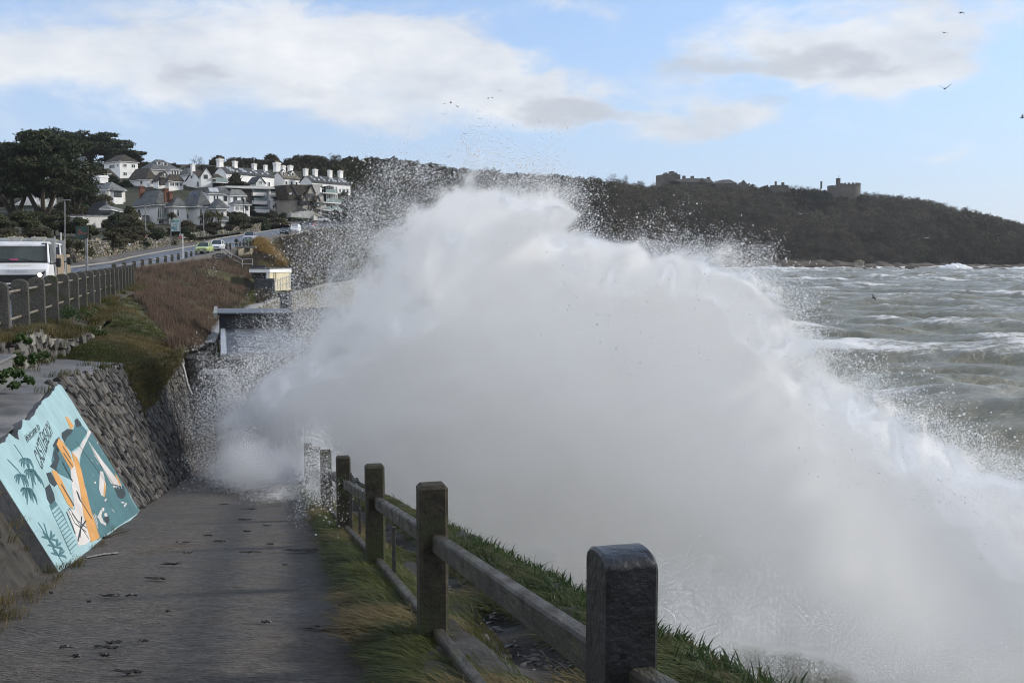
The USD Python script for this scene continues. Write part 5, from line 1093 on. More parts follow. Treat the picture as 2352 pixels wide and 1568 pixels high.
def tree(name, label, foot, h, w, mats, kind='oak', seed=0, n=1400, size=.5, group=None, leanx=0.0, z0=.25, cat='tree'):
    r = np.random.default_rng(seed); t = thing(name, label, cat, foot, group=group); m = MB(); blobs = []
    if kind == 'pine':
        nt = 3 if w > h * .9 else 2
        for k in range(nt):
            tx = (k - (nt - 1) / 2) * w * .30 + r.normal() * w * .05 + leanx * h; ty = r.normal() * w * .12; limbs(m, r, ((k - 1) * .03 * w, 0, -.5), (tx, ty, h * .78), h * .030, h * .012, .05, 8)
            for j in range(7):
                z = h * r.uniform(.36, .8); a = r.uniform(0, 6.28); q = np.array([tx * z / h * 1.25, ty * z / h, z]); e = q + [math.cos(a) * w * .28, math.sin(a) * w * .25, h * .10]
                limbs(m, r, q, e, h * .011, h * .004, .1, 4); blobs.append((e + [0, 0, h * .02], (w * r.uniform(.12, .2), w * r.uniform(.12, .2), h * r.uniform(.05, .085))))
        for k in range(14):
            a = r.uniform(0, 6.28); blobs.append(((leanx * h + math.cos(a) * w * .40, math.sin(a) * w * .34, h * r.uniform(.26, .62)), (w * r.uniform(.12, .2), w * r.uniform(.1, .18), h * r.uniform(.05, .08))))
        for k in range(34):
            a = r.uniform(0, 6.28); q = r.random() ** .5; z = h * (.95 - .28 * q ** 2 - r.random() * .30)
            blobs.append(((leanx * h + math.cos(a) * q * w * .45, math.sin(a) * q * w * .38, z), (w * r.uniform(.10, .19), w * r.uniform(.10, .19), h * r.uniform(.05, .09))))
    else:
        limbs(m, r, (0, 0, -.6), (leanx * h * .5, 0, h * .6), h * .04, h * .018, .05)
        for k in range(7):
            a = r.uniform(0, 6.28); limbs(m, r, (leanx * h * .2, 0, h * r.uniform(.2, .45)), (math.cos(a) * w * .32 + leanx * h * .6, math.sin(a) * w * .3, h * r.uniform(.6, .85)), h * .016, h * .006, .1, 5)
        for k in range(13):
            a = r.uniform(0, 6.28); q = r.random() ** .5; z = h * (z0 + (1 - z0) * (.86 - .45 * q * q - .32 * r.random()))
            blobs.append(((math.cos(a) * q * w * .34 + leanx * h * z / h, math.sin(a) * q * w * .32, z), (w * r.uniform(.14, .24), w * r.uniform(.14, .24), h * r.uniform(.10, .17))))
    obj('trunk', m, BARK, t); k = len(mats); cut = n // k
    for i, mt in enumerate(mats): obj('crown' if i == 0 else 'crown_shade', leaves(r, blobs, cut, size, asp=.45 if kind == 'pine' else .65), mt, t)
    return t
def hillfoot(px, py, d): q = P(px, py, d); return np.array([q[0], q[1], hz_at(q[0], q[1])])
def by_top(px, ytop, d): q = P(px, ytop, d); z = hz_at(q[0], q[1]); return np.array([q[0], q[1], z]), q[2] - z
ft, h = by_top(92, 300, 205); ft[2] = P(95, 492, 205)[2]
tree('pine_tree', 'great spreading pine with several bare trunks before the houses at the left', ft, P(92, 300, 205)[2] - ft[2], 21, [PINE, PINE2], 'pine', 3, 34000, .36, leanx=-.02)
ft, h = by_top(25, 318, 215); ft[2] = P(25, 492, 215)[2]
tree('pine_tree', 'second big pine at the left edge of the frame, filling the corner', ft, P(25, 318, 215)[2] - ft[2], 15, [PINE, PINE2], 'pine', 5, 22000, .36)
ft, h = by_top(168, 385, 222); ft[2] = P(168, 488, 222)[2]
tree('pine_tree', 'low dark side limbs of pine reaching right in front of the pale house', ft, P(168, 384, 222)[2] - ft[2], 10, [PINE, PINE2], 'pine', 9, 9000, .34)
for k, (px, yt, wp, lab) in enumerate(((120, 294, 110, 'flat-topped dark pine on the skyline, leftmost of the hilltop pines'), (185, 300, 120, 'broad dark pine on the skyline behind the brown-roofed white house'), (240, 318, 100, 'pine on the skyline with low open branches showing sky, right of the hilltop group'), (285, 345, 80, 'lower rounded pine closing the hilltop pine group on the right'))):
    ft, h = by_top(px, yt, 380); tree('pine_tree', lab, ft, h, wp * mpp(380), [PINE, PINE2], 'pine', 20 + k, 9000, .55)
# woodland along the ridge
protos = [tree('wood_tree', 'dark rounded tree in the wood on the ridge behind the white terraces', (0, 0, 0), 15, 14, [OAK, OAK2] if k != 2 else [OAK2, OAK], 'oak', 40 + k, 4200, .55, z0=.02, group='dark trees of the ridge wood behind the houses') for k in range(4)]
spots = []
ridge = [(330, 362, 60), (400, 385, 50), (432, 392, 40), (505, 352, 62), (545, 350, 62), (590, 358, 58), (630, 352, 62), (675, 352, 60), (722, 346, 66), (765, 352, 60), (800, 362, 60), (850, 360, 66), (900, 358, 66), (945, 360, 66), (985, 374, 60)]
for px, py, w in ridge: spots.append((px, py + 4, 415 + (px - 500) * .12, w))
rt = np.random.default_rng(5)
for k in range(30):
    px = rt.uniform(470, 1000); spots.append((px, np.interp(px, [470, 505, 740, 830, 1000], [392, 358, 352, 366, 380]) + rt.uniform(3, 14), 405 + (px - 500) * .11, rt.uniform(50, 70)))
for k in range(46):
    px = rt.uniform(470, 1010); py = rt.uniform(378, 420) + (px - 500) * .02; spots.append((px, py, 392 - (py - 378) * .5 + (px - 500) * .1, rt.uniform(46, 66)))
for k in range(34):
    px = rt.uniform(790, 1010); py = rt.uniform(415, 500); spots.append((px, py, 345 - (py - 415) * .55, rt.uniform(40, 60)))
for i, (px, py, d, w) in enumerate(spots):
    q = P(px, py, d); sc = w * mpp(d) / 13.0; z = q[2] - 15 * sc * .90
    if i < 4: 
        p = stage.GetPrimAtPath(protos[i]); p.GetAttribute('xformOp:translate').Set(Gf.Vec3d(q[0], q[1], z)); UsdGeom.Xformable(p).AddScaleOp(opSuffix='c').Set(Gf.Vec3f(sc, sc, sc))
    else: copy_of(protos[i % 4], (q[0], q[1], z), rt.uniform(0, 6.28), scale=sc)
# near dark round trees among the houses
for px, yt, yb, d, wp, mt, lab, sd in ((542, 396, 440, 292, 50, [OAK], 'big dark round bush in front of the longest terrace', 61), (262, 402, 424, 303, 36, [SHR], 'dark bushes below the brown hip-roofed house', 62), (288, 412, 432, 300, 30, [SHR], 'dark shrub between the brown roofs and the rambling white house', 63), (235, 434, 476, 240, 62, [SHR2, SHR3], 'straggly olive bush before the pale grey-roofed house', 64), (808, 442, 512, 280, 60, [OAK, SHR], 'dark tree at the right of the glass-balcony flats', 65), (850, 448, 520, 285, 66, [OAK, OAK2], 'dark tree at the top of the wooded slope, half behind spray', 66),
                                   (290, 468, 520, 212, 54, [SHR, SHR2], 'tall wind-cut olive tree before the left slate villa', 67), (312, 496, 530, 196, 84, [SHR, SHR2], 'broad dark shrub mass below the left slate villa', 68), (240, 492, 532, 188, 74, [SHR, SHR3], 'dark shrub mass left of the villas above the garden wall', 69), (195, 492, 545, 150, 70, [SHR, SHR2], 'dark shrubs above the garden wall behind the trucks', 70), (125, 478, 535, 150, 74, [SHR2, SHR], 'feathery olive shrub below the ribbed roof', 71), (60, 474, 535, 140, 84, [SHR2, SHR], 'windswept olive shrub before the gable of the bungalow', 72), (0, 484, 540, 135, 70, [SHR, SHR2], 'windswept shrub at the left edge below the bungalow', 73), (480, 505, 545, 205, 60, [SHR3, SHR], 'brown hedge below the right villa', 74), (430, 505, 552, 188, 60, [SHR3, SHR2], 'olive-brown hedge behind the direction sign', 75), (545, 485, 530, 232, 60, [SHR3, SHR], 'dark garden shrubs below the white pair of houses', 76), (590, 490, 530, 240, 56, [SHR, SHR3], 'dark garden shrubs before the modern flats', 77), (370, 520, 568, 168, 60, [SHR, SHR3], 'dark bush left of the direction sign', 78), (290, 520, 566, 150, 90, [SHR, SHR], 'near-black bush above the garden wall behind the benches', 79), (608, 508, 532, 236, 22, [SHR], 'small dark clipped bush at the road bend', 80), (645, 492, 510, 268, 20, [SHR], 'round dark bush by the white gate of the flats', 81), (90, 520, 560, 118, 90, [SHR2, SHR3], 'tangled olive bank behind the trucks', 82), (20, 522, 565, 112, 80, [SHR3, SHR2], 'tangled brown bank at the left edge behind the trucks', 83), (530, 512, 548, 215, 70, [SHR3, SHR], 'long brown hedge above the far end of the garden wall', 84), (640, 498, 520, 256, 46, [SHR3, SHR2], 'brown shrubs on the grassy corner below the flats', 85)):
    q = P(px, yb, d); h = P(px, yt, d)[2] - q[2]
    tree('bush', lab, q - [0, 0, .3], h + .3, wp * mpp(d) * 1.15, mt, 'oak', sd, 9000 if d < 175 else 5500, .13 if d < 175 else .2 if d < 250 else .28, cat='bush', z0=.0)
fillp = [tree('garden_shrub', 'rounded shrub in the gardens between the hillside houses', (0, 0, 0), 2.6, 3.6, mt, 'oak', 90 + k, 1800, .14, group='shrubs filling the gardens between the hillside houses', cat='shrub', z0=0.0) for k, mt in enumerate(([SHR], [SHR, SHR3], [OAK], [SHR3, SHR2], [OAK2, SHR]))]
nf_, rg = 0, np.random.default_rng(77)
while nf_ < 230:
    px = rg.uniform(-10, 800); d = 125 + 260 * rg.random() ** .8; q0 = P(px, 500, d); x, y = q0[0], q0[1]
    if not hpoly.contains(Point(x, y)): continue
    if any(-2.2 < (np.array([x, y]) - b[0]) @ b[1] < b[3] + 2.2 and -3.0 < (np.array([x, y]) - b[0]) @ b[2] < b[4] + 2.0 for b in FOOT): continue
    if px > 560 and d < 270: continue
    sq = rg.uniform(.6, 1.35) * (1.0 if d > 220 else 1.25); pt_ = project((x, y, hz_at(x, y) + 2.6 * sq))
    if any(b[5] - 4 < pt_[0] < b[6] + 4 and b[8] > d - 3 and pt_[1] < b[7] - 7 for b in FOOT): continue
    loc = (x, y, hz_at(x, y) - .3); s = sq
    if nf_ < 5:
        p = stage.GetPrimAtPath(fillp[nf_]); p.GetAttribute('xformOp:translate').Set(Gf.Vec3d(*loc)); UsdGeom.Xformable(p).AddScaleOp(opSuffix='c').Set(Gf.Vec3f(s, s, s))
    else: copy_of(fillp[nf_ % 5], loc, rg.uniform(0, 6.28), scale=(s * rg.uniform(.9, 1.5), s * rg.uniform(.9, 1.3), s))
    nf_ += 1
def spiky(name, label, foot, h, n, L, seed, trunk=True, mat=None):
    r = np.random.default_rng(seed); t = thing(name, label, 'palm' if trunk else 'plant', foot); m = MB(); heads = []
    if trunk:
        for k in range(3):
            e = np.array([r.normal() * .7, r.normal() * .6, h * r.uniform(.62, .85)]); limbs(m, r, (0, 0, -.4), e, .16, .10, .05); heads.append(e)
        obj('trunk', m, BARK, t)
    else: heads = [np.array([0, 0, .1])]
    b = MB()
    for e in heads:
        for k in range(n):
            d = r.normal(size=3); d[2] = abs(d[2]) * (.6 if trunk else 1.2) - (.25 if trunk else -.2); d /= np.linalg.norm(d); s = np.cross(d, [0, 0, 1.0]); s /= np.linalg.norm(s) + 1e-6; l = L * r.uniform(.7, 1.1); w = l * .045
            p0, p1, p2 = e, e + d * l * .55 + [0, 0, .05], e + d * l + [0, 0, -l * .25]
            b.add([p0 - s * w * .5, p0 + s * w * .5, p1 + s * w, p1 - s * w, p2], [[0, 1, 2], [0, 2, 3], [3, 2, 4]])
    obj('leaves', b, mat or SHR2, t)
for px, yt, yb, d, lab, sd in ((393, 482, 525, 215, 'cabbage palm above the direction sign', 1), (483, 484, 520, 215, 'cabbage palm before the right slate villa', 2), (470, 488, 522, 212, 'second cabbage palm by the lamp before the right villa', 3), (505, 488, 518, 222, 'third cabbage palm at the corner of the right villa', 4)):
    q = P(px, yb, d); h = P(px, yt, d)[2] - q[2]; spiky('cabbage_palm', lab, q, h, 90, 1.5, sd)
for k, (px, py, d) in enumerate(((12, 562, 92), (42, 560, 92), (70, 566, 90), (100, 568, 88), (128, 566, 94), (155, 555, 108), (180, 560, 108), (205, 575, 110), (25, 545, 105), (110, 548, 112))):
    spiky('flax_plant', 'spiky flax on the bank behind the trucks, %s' % ['leftmost, at the frame edge', 'second from the left', 'behind the first cab', 'behind the roof bars', 'behind the second cab', 'left of the green board', 'below the green board', 'beside the grey pole on the wall', 'higher up at the left', 'higher up behind the roof bars'][k], P(px, py, d) - np.array([0, 0, .8]), 0, 70, 1.9, 30 + k, False)
# leafless trees
def bare(m, r, p, d, L, rad, lev):
    e = p + d * L; m.tube([p, (p + e) / 2 + r.normal(size=3) * L * .05, e], [rad, rad * .8, rad * .6], 4 if lev > 2 else 3, cap=False)
    if lev == 0: return
    for k in range(3 if lev > 1 else 4):
        q = d + r.normal(size=3) * .5 + [0, 0, .12]; q /= np.linalg.norm(q); bare(m, r, p + d * L * r.uniform(.6, 1.0), q, L * r.uniform(.6, .8), rad * .55, lev - 1)
def bare_tree(label, foot, h, seed, group=None, mat=TWIG):
    r = np.random.default_rng(seed); t = thing('bare_tree', label, 'tree', foot, group=group); m = MB()
    for k in range(3): bare(m, r, np.array([0, 0, -1.0]), np.array([r.normal() * .3, r.normal() * .3, 1.0]) / 1.1, h * .36, h * .02, 4)
    obj('branches', m, mat, t); return t
ft, h = by_top(455, 350, 405); bt0 = bare_tree('leafless tree with a wide fan of twigs above the white cottage', P(458, 398, 405), (398 - 346) * mpp(405), 4)
# ================================================================== plants on the bank and shelf
pos, ids, scl, qs = [], [], [], []
def rustband(pt):
    px, py = project(pt); return px, py
U = rv.random(30000); Wd = rv.random(30000) ** .9; pts = bank_at(U, Wd)
proj_ = np.array([project(p) for p in pts])
kk = U * 13
for i in range(len(pts)):
    if len(pos) > 15000: break
    hx_, hy_ = hut_local(pts[i])
    if -4 < hx_ < 3.0 and -5 < hy_ < 6.5 : continue
    k, w, (px, py) = kk[i], Wd[i], proj_[i]; n = meshkit.fbm(np.array([pts[i][0] * .25, pts[i][1] * .25, 3.0]), 3, 4); s = rv.uniform(.6, 1.15)
    lim = np.interp(px, [250, 310, 420, 480, 560, 600], [640, 690, 815, 795, 690, 610]); rust = py < lim + (n - .5) * 90 and px > 305 + (n - .5) * 30
    if px < 640 and rust and py > np.interp(px, [310, 440, 560, 600], [620, 592, 618, 640]) - 10 + (n - .5) * 30: a, s = (int(rv.integers(2)) if n < .56 or rv.random() < .4 else 2 + int(rv.integers(2))), s * (.6 if pts[i][1] < 70 else .9) * (.45 if w < .10 else 1)
    elif px < 590 and py < lim: a, s = 2, s * (.45 if pts[i][1] < 70 else .75) * (.5 if w < .10 else 1)
    elif px >= 590: a, s = (2 if n < .50 else 3 if n < .60 else 4), s * 1.5
    else: a, s = (5 if n < .47 else 3 if n < .56 else 4), s * (.40 if pts[i][1] < 60 else 1.0)
    pos.append(pts[i] - [0, 0, .03]); ids.append(a); scl.append(s); aa = rv.uniform(0, 6.28); qs.append((math.cos(aa / 2), 0, 0, math.sin(aa / 2)))
instancer('bank_plants', [(blade_clump(70, 22, .85, .16, .022, .15, (-.1, 0), 2), BR1, False), (blade_clump(71, 20, .7, .18, .022, .2, (-.1, 0), 2), BR1, False), (blade_clump(72, 20, .75, .2, .03, .25, (0, 0), 2), BR2, False), (blade_clump(73, 26, .4, .16, .02, .5, (-.3, 0), 3), GR2, False), (blade_clump(74, 26, .4, .16, .02, .5, (-.3, 0), 3), GR3, False), (blade_clump(75, 30, .38, .16, .024, .5, (-.3, 0), 3), GR1, False)], pos, ids, scl, qs, label='rusty dead stems and rough grass covering the bank below the road', cat='vegetation')
pos, ids, scl, qs = [], [], [], []
for k in range(620):
    t_ = rv.random(); px, py, d = 584 + 52 * t_ + rv.normal() * 5, 556 + 58 * t_ ** 1.1 + rv.normal() * 4 + 4, 165 - 25 * t_
    pos.append(P(px, py, d)); ids.append(int(rv.integers(2))); scl.append(rv.uniform(.8, 1.3)); qs.append((1, 0, 0, 0))
instancer('golden_reeds', [(blade_clump(80 + k, 16, 2.2, .25, .035, .65, (.8, -.2), 4), GOLD, False) for k in range(2)], pos, ids, scl, qs, label='drift of tall golden reeds blown over beside the stone bastion', cat='reeds')
pos, ids, scl, qs = [], [], [], []
for k in range(1700):
    y = 11 + 44 * rv.random() ** 1.3; f = rv.random(); n = meshkit.fbm(np.array([y * .5, f * 2, 9.0]), 3, 6)
    if n < .46: continue
    if y < 30.5: a = ufn(y, UH(y) - .04, 0)
    else: a = np.array([np.interp(y, [30.5, 40, 56], [-12.5, -15.7, -20.4]), y, np.interp(y, [30.5, 40, 56], [6.98, 7.3, 7.36])])
    b = np.array([SX(y) - .1, y, 7.47]); q = a + (b - a) * f; pos.append(q); ids.append(int(rv.integers(2)) + (0 if n < .53 else 2)); scl.append(rv.uniform(.6, 1.2)); aa = rv.normal() * .6; qs.append((math.cos(aa / 2), 0, 0, math.sin(aa / 2)))
for k in range(170):     # tufts rooted in the ledge and hanging over the wall top
    y = rv.uniform(14, 29.5); f = rv.random() ** 2
    if meshkit.noise(np.array([y * .8, 0, 2.0])) < .52: continue
    q = TOPW(y) + (inner(y) - TOPW(y)) * (f if rv.random() < .45 else 1.0); pos.append(q + [0, 0, .0]); ids.append(int(rv.integers(4))); scl.append(rv.uniform(.5, .9)); qs.append((1, 0, 0, 0))
hang = Polygon([(262, 785), (300, 880), (332, 945), (352, 930), (392, 862), (432, 812), (436, 790)])
for k in range(9000):
    y, t_ = rv.uniform(20, 29.4), rv.random(); q = wall_pt(y, t_, .05)
    if hang.contains(Point(*project(q))) and len(pos) < 2600 and rv.random() < .7: pos.append(q); ids.append(int(rv.integers(4))); scl.append(rv.uniform(.28, .55)); qs.append((1, 0, 0, 0))
for k in range(60):     # tufts at the foot of the old wall and mural
    y = rv.uniform(5.2, 9.2) if rv.random() < .75 else rv.uniform(9, 12.5); q = wall_pt(y, 0) + [rv.uniform(-.05, .2), 0, 0]; pos.append(q); ids.append(int(rv.integers(2, 4))); scl.append(rv.uniform(.25, .5)); qs.append((1, 0, 0, 0))
for k in range(50):
    y = rv.uniform(5.2, 8.6); q = wall_pt(y, rv.random(), .02); pos.append(q); ids.append(int(rv.integers(4))); scl.append(rv.uniform(.3, .6)); qs.append((1, 0, 0, 0))
instancer('wall_tufts', [(blade_clump(90, 26, .36, .09, .010, .6, (.25, -.1)), GR2, False), (blade_clump(91, 26, .34, .1, .010, .6, (.25, -.1)), GR1, False), (blade_clump(92, 30, .40, .09, .009, .75, (.4, -.1)), GR2, False), (blade_clump(93, 26, .42, .10, .009, .7, (.4, -.1)), GR3, False)], pos, ids, scl, qs, label='tufts of grass growing along the ledge, rubble wall and wall foot', cat='grass')
IVY = surf('ivy_leaf', (.018, .042, .008), (.045, .08, .016), 2, .5, transl=.3, spec=.35)
for k, (px, py, d, s, lab) in enumerate(((38, 785, 17, .2, 'bright green leafy plant at the foot of the nearest slabs'), (70, 835, 16.5, .22, 'trailing green plant beside the concrete block'), (20, 880, 13.5, .2, 'leafy green plant below the concrete block'), (215, 762, 28, .3, 'low green patch of leaves on the wet ledge'), (160, 722, 23.5, .5, 'dark green leaves in the rubble wall top'), (262, 748, 33, 1.0, 'green ground cover at the top of the bank'))):
    q = P(px, py, d); r = np.random.default_rng(100 + k); t = thing('leafy_plant', lab, 'plant', q)
    obj('leaves', leaves(r, [((r.normal() * s * .5, r.normal() * s * .4, -.05 + r.random() * .2), (s * .42, s * .42, s * .3)) for _ in range(6)], 520, .025, asp=.8), IVY, t)
# seaweed and driftwood on the path
WEED = surf('seaweed', (.006, .006, .005), (.018, .014, .009), 9, .3, .5, 40, spec=.5)
def weed(px, py, w, seed, label=None):
    r = np.random.default_rng(seed); q = hit(px, py); wm = w * mpp(q[1]); t = thing('seaweed_scrap', label or 'dark scrap of seaweed washed onto the wet path', 'seaweed', q, group=None if label else 'small seaweed scraps strewn over the path'); m = MB()
    for k in range(max(3, int(w / 7))):
        a = r.normal() * .35; L = wm * r.uniform(.4, 1.1); c = np.array([r.uniform(-.5, .5) * wm * .8, r.normal() * wm * .10, 0]); s = np.linspace(-.5, .5, 5)[:, None]
        p = c + np.array([math.cos(a), math.sin(a), 0]) * s * L + np.cumsum(r.normal(size=(5, 3)) * [.02, .03, .0], 0) * L; p[:, 2] = -SL * p[:, 1] + .012 + .012 * r.random(5)
        m.tube(p, np.array([.2, .9, .7, 1.0, .2]) * r.uniform(.004, .011), 4)
    obj('frond', m, WEED, t)
for i, (px, py, w) in enumerate(((445, 1123, 14), (477, 1231, 26), (505, 1245, 18), (575, 1170, 30), (570, 1222, 22), (568, 1271, 46, ), (700, 1267, 52), (425, 1248, 28), (430, 1272, 24), (360, 1332, 46), (385, 1298, 40), (255, 1372, 46), (610, 1208, 22), (745, 1446, 78), (260, 1480, 34), (238, 1492, 40), (240, 1510, 30), (300, 1372, 26), (150, 1492, 22), (330, 1476, 22), (120, 1365, 10), (205, 1385, 12), (515, 1160, 18), (560, 1195, 20), (170, 1512, 24), (300, 1548, 50), (610, 1432, 22), (390, 1408, 12), (620, 1252, 18), (655, 1300, 16))):
    weed(px, py, w, 300 + i)
weed(690, 1266, 60, 350, 'tangled clump of seaweed by the fence side of the path')
a, b = hit(197, 1285), hit(272, 1276); t = thing('driftwood_stick', 'straight dark stick lying near the mural foot', 'stick', a)
obj('stick', MB().tube([a + [0, 0, .02], (a + b) / 2 + [0, .02, .03], b + [0, 0, .03]], [.012, .016, .011], 6), WEED, t, world=True)
a, b = hit(238, 1238), hit(300, 1222); t = thing('driftwood_stick', 'thin crooked twig at the foot of the mural', 'stick', a)
obj('stick', MB().tube([a + [0, 0, .02], (a + b) / 2 + [0, .05, .03], b + [0, 0, .03]], [.016, .01, .006], 6), WEED, t, world=True)
# ================================================================== vehicles
TYRE = surf('tyre', (.012, .012, .012), (.02, .02, .02), 5, .8); RIMM = surf('wheel_rim', (.25, .25, .26), (.35, .35, .36), 5, .35, metallic=.6); BLK = surf('black_plastic', (.012, .012, .013), (.022, .022, .023), 4, .5); WSG = surf('windscreen', (.016, .022, .022), (.045, .06, .058), 1.4, .06, spec=.6)
LAMP = surf('headlamp', (.5, .52, .55), (.62, .64, .66), 5, .15, spec=.7); PLATE = surf('number_plate', (.55, .55, .52))
def paintm(name, c): 
    return surf(name, c, tuple(x * 1.15 for x in c), .8, .28, spec=.55, c3=tuple(x * .7 for x in c), c3scale=1.2, c3at=(.6, .8))
def hull(pts): m = trimesh.convex.convex_hull(np.array(pts, float)); return m
def car(label, q, yaw, col, W=1.76, L=4.1, H=1.48, van=False, group=None, cat='car'):
    """front at y = 0 facing -y; parts: body, cabin, roof, wheels, lamps, mirrors"""
    t = thing('car' if not van else 'small_van', label, cat if not van else 'van', q, yaw, group=group); w = W / 2; gc = .22
    prof = [(0.0, .42), (.04, .62), (.18, .78), (.85, .95), (L - .35, 1.0), (L - .04, .88), (L, .5), (L - .1, gc), (.12, gc)]
    m = MB(); lo = []
    for x, s in ((-w, .86), (-w * .94, .97), (-w * .6, 1), (w * .6, 1), (w * .94, .97), (w, .86)):
        lo.append([(x, L / 2 + (y - L / 2) * (1 - (1 - s) * .35), .6 + (z - .6) * s) for y, z in prof])
    m.loft(np.array(lo)); obj('body', m, col, t, smooth=40)
    if van: cy = [(.72, .93), (1.25, H - .12), (1.6, H), (L - .1, H), (L - .06, .95)]
    else: cy = [(.78, .93), (1.55, H - .06), (1.9, H), (L - 1.0, H - .03), (L - .25, .98)]
    cab = []
    for x, k in ((-w * .93, 0), (-w * .74, 1), (w * .74, 1), (w * .93, 0)):
        cab.append([(x, y, z) if k else (x, y, min(z, .99)) for y, z in cy])
    c = hull(np.array(cab).reshape(-1, 3)); obj('cabin_glass' if not van else 'cabin', c, WSG if not van else col, t)
    r = MB(); ys = [y for y, z in cy[1:4]]; r.box((0, (ys[0] + ys[2]) / 2 + .1, H + .005), (w * 1.44, ys[2] - ys[0] - .1, .045), 0, .02)
    for sx in (-1, 1):
        r.tube([(sx * w * .92, cy[0][0] + .02, .97), (sx * w * .745, cy[1][0], cy[1][1] + .02), (sx * w * .73, cy[2][0], H)], .045, 5); r.tube([(sx * w * .73, cy[3][0], cy[3][1]), (sx * w * .9, cy[4][0], .97)], .06, 5); r.tube([(sx * w * .735, (cy[2][0] + cy[3][0]) / 2, H - .02), (sx * w * .93, (cy[2][0] + cy[3][0]) / 2, .96)], .05, 5)
    obj('roof', r, col, t)
    if van: obj('windscreen', MB().quad((-w * .84, .82, 1.0), (w * .84, .82, 1.0), (w * .70, 1.20, H - .16), (-w * .70, 1.20, H - .16)), WSG, t)
    for sx in (-1, 1):
        for y in (.75, L - .75):
            a = [(sx * (w - .12), y, .31), (sx * (w + .015), y, .31)]; p = obj('wheel', MB().tube(a, .31, 14), TYRE, t); obj('rim', MB().tube([(sx * (w + .016), y, .31), (sx * (w + .024), y, .31)], .2, 10), RIMM, p)
        obj('headlight', hull([(sx * w * .92, .10, .66), (sx * w * .55, .02, .62), (sx * w * .6, .06, .74), (sx * w * .93, .3, .80), (sx * w * .86, .02, .64)]), LAMP, t)
        obj('mirror', MB().box((sx * (w + .10), 1.12, 1.02), (.2, .1, .13), 0, .03), col if not van else BLK, t)
    obj('grille', MB().box((0, -.005, .50), (w * 1.25, .05, .14), 0, .02), BLK, t); obj('number_plate', MB().box((0, -.035, .40), (.52, .02, .11)), PLATE, t)
    return t
def carpos(px, py, d): q = P(px, py, d); return q
car('lime green hatchback at the head of the queue above the brown bank', carpos(463, 581, 140), .10, paintm('lime_paint', (.31, .375, .15)))
car('white hatchback close behind the lime green car', carpos(494, 575, 151), .10, paintm('white_paint', (.62, .63, .65)), L=4.3, H=1.55)
car('silver-grey car coming down the road above the bastion', carpos(570, 553, 173), .12, paintm('silver_paint', (.30, .31, .35)), W=1.8, L=4.4, H=1.55)
car('low dark car parked in front of the small white van', carpos(652, 537.5, 206), .05, paintm('dark_paint', (.035, .045, .06)), H=1.36)
car('small white van parked at the roadside below the flats', carpos(675, 534, 219), .05, paintm('white_paint', (.62, .63, .65)), W=1.8, L=4.4, H=1.85, van=True)
car('dark green off-road car parked behind the white van', carpos(693, 529, 232), .0, paintm('green_dark_paint', (.05, .065, .065)), W=1.8, H=1.8)
car('blue car in the parked row below the gabled flats', carpos(704, 525, 245), .0, paintm('blue_paint', (.07, .085, .14)), H=1.6)
car('dull red car at the far end of the parked row', carpos(712, 522.5, 256), .0, paintm('red_paint', (.20, .045, .05)))
car('white car parked before the glass-balcony flats', carpos(754, 509, 284), 1.2, paintm('white_paint', (.62, .63, .65)))
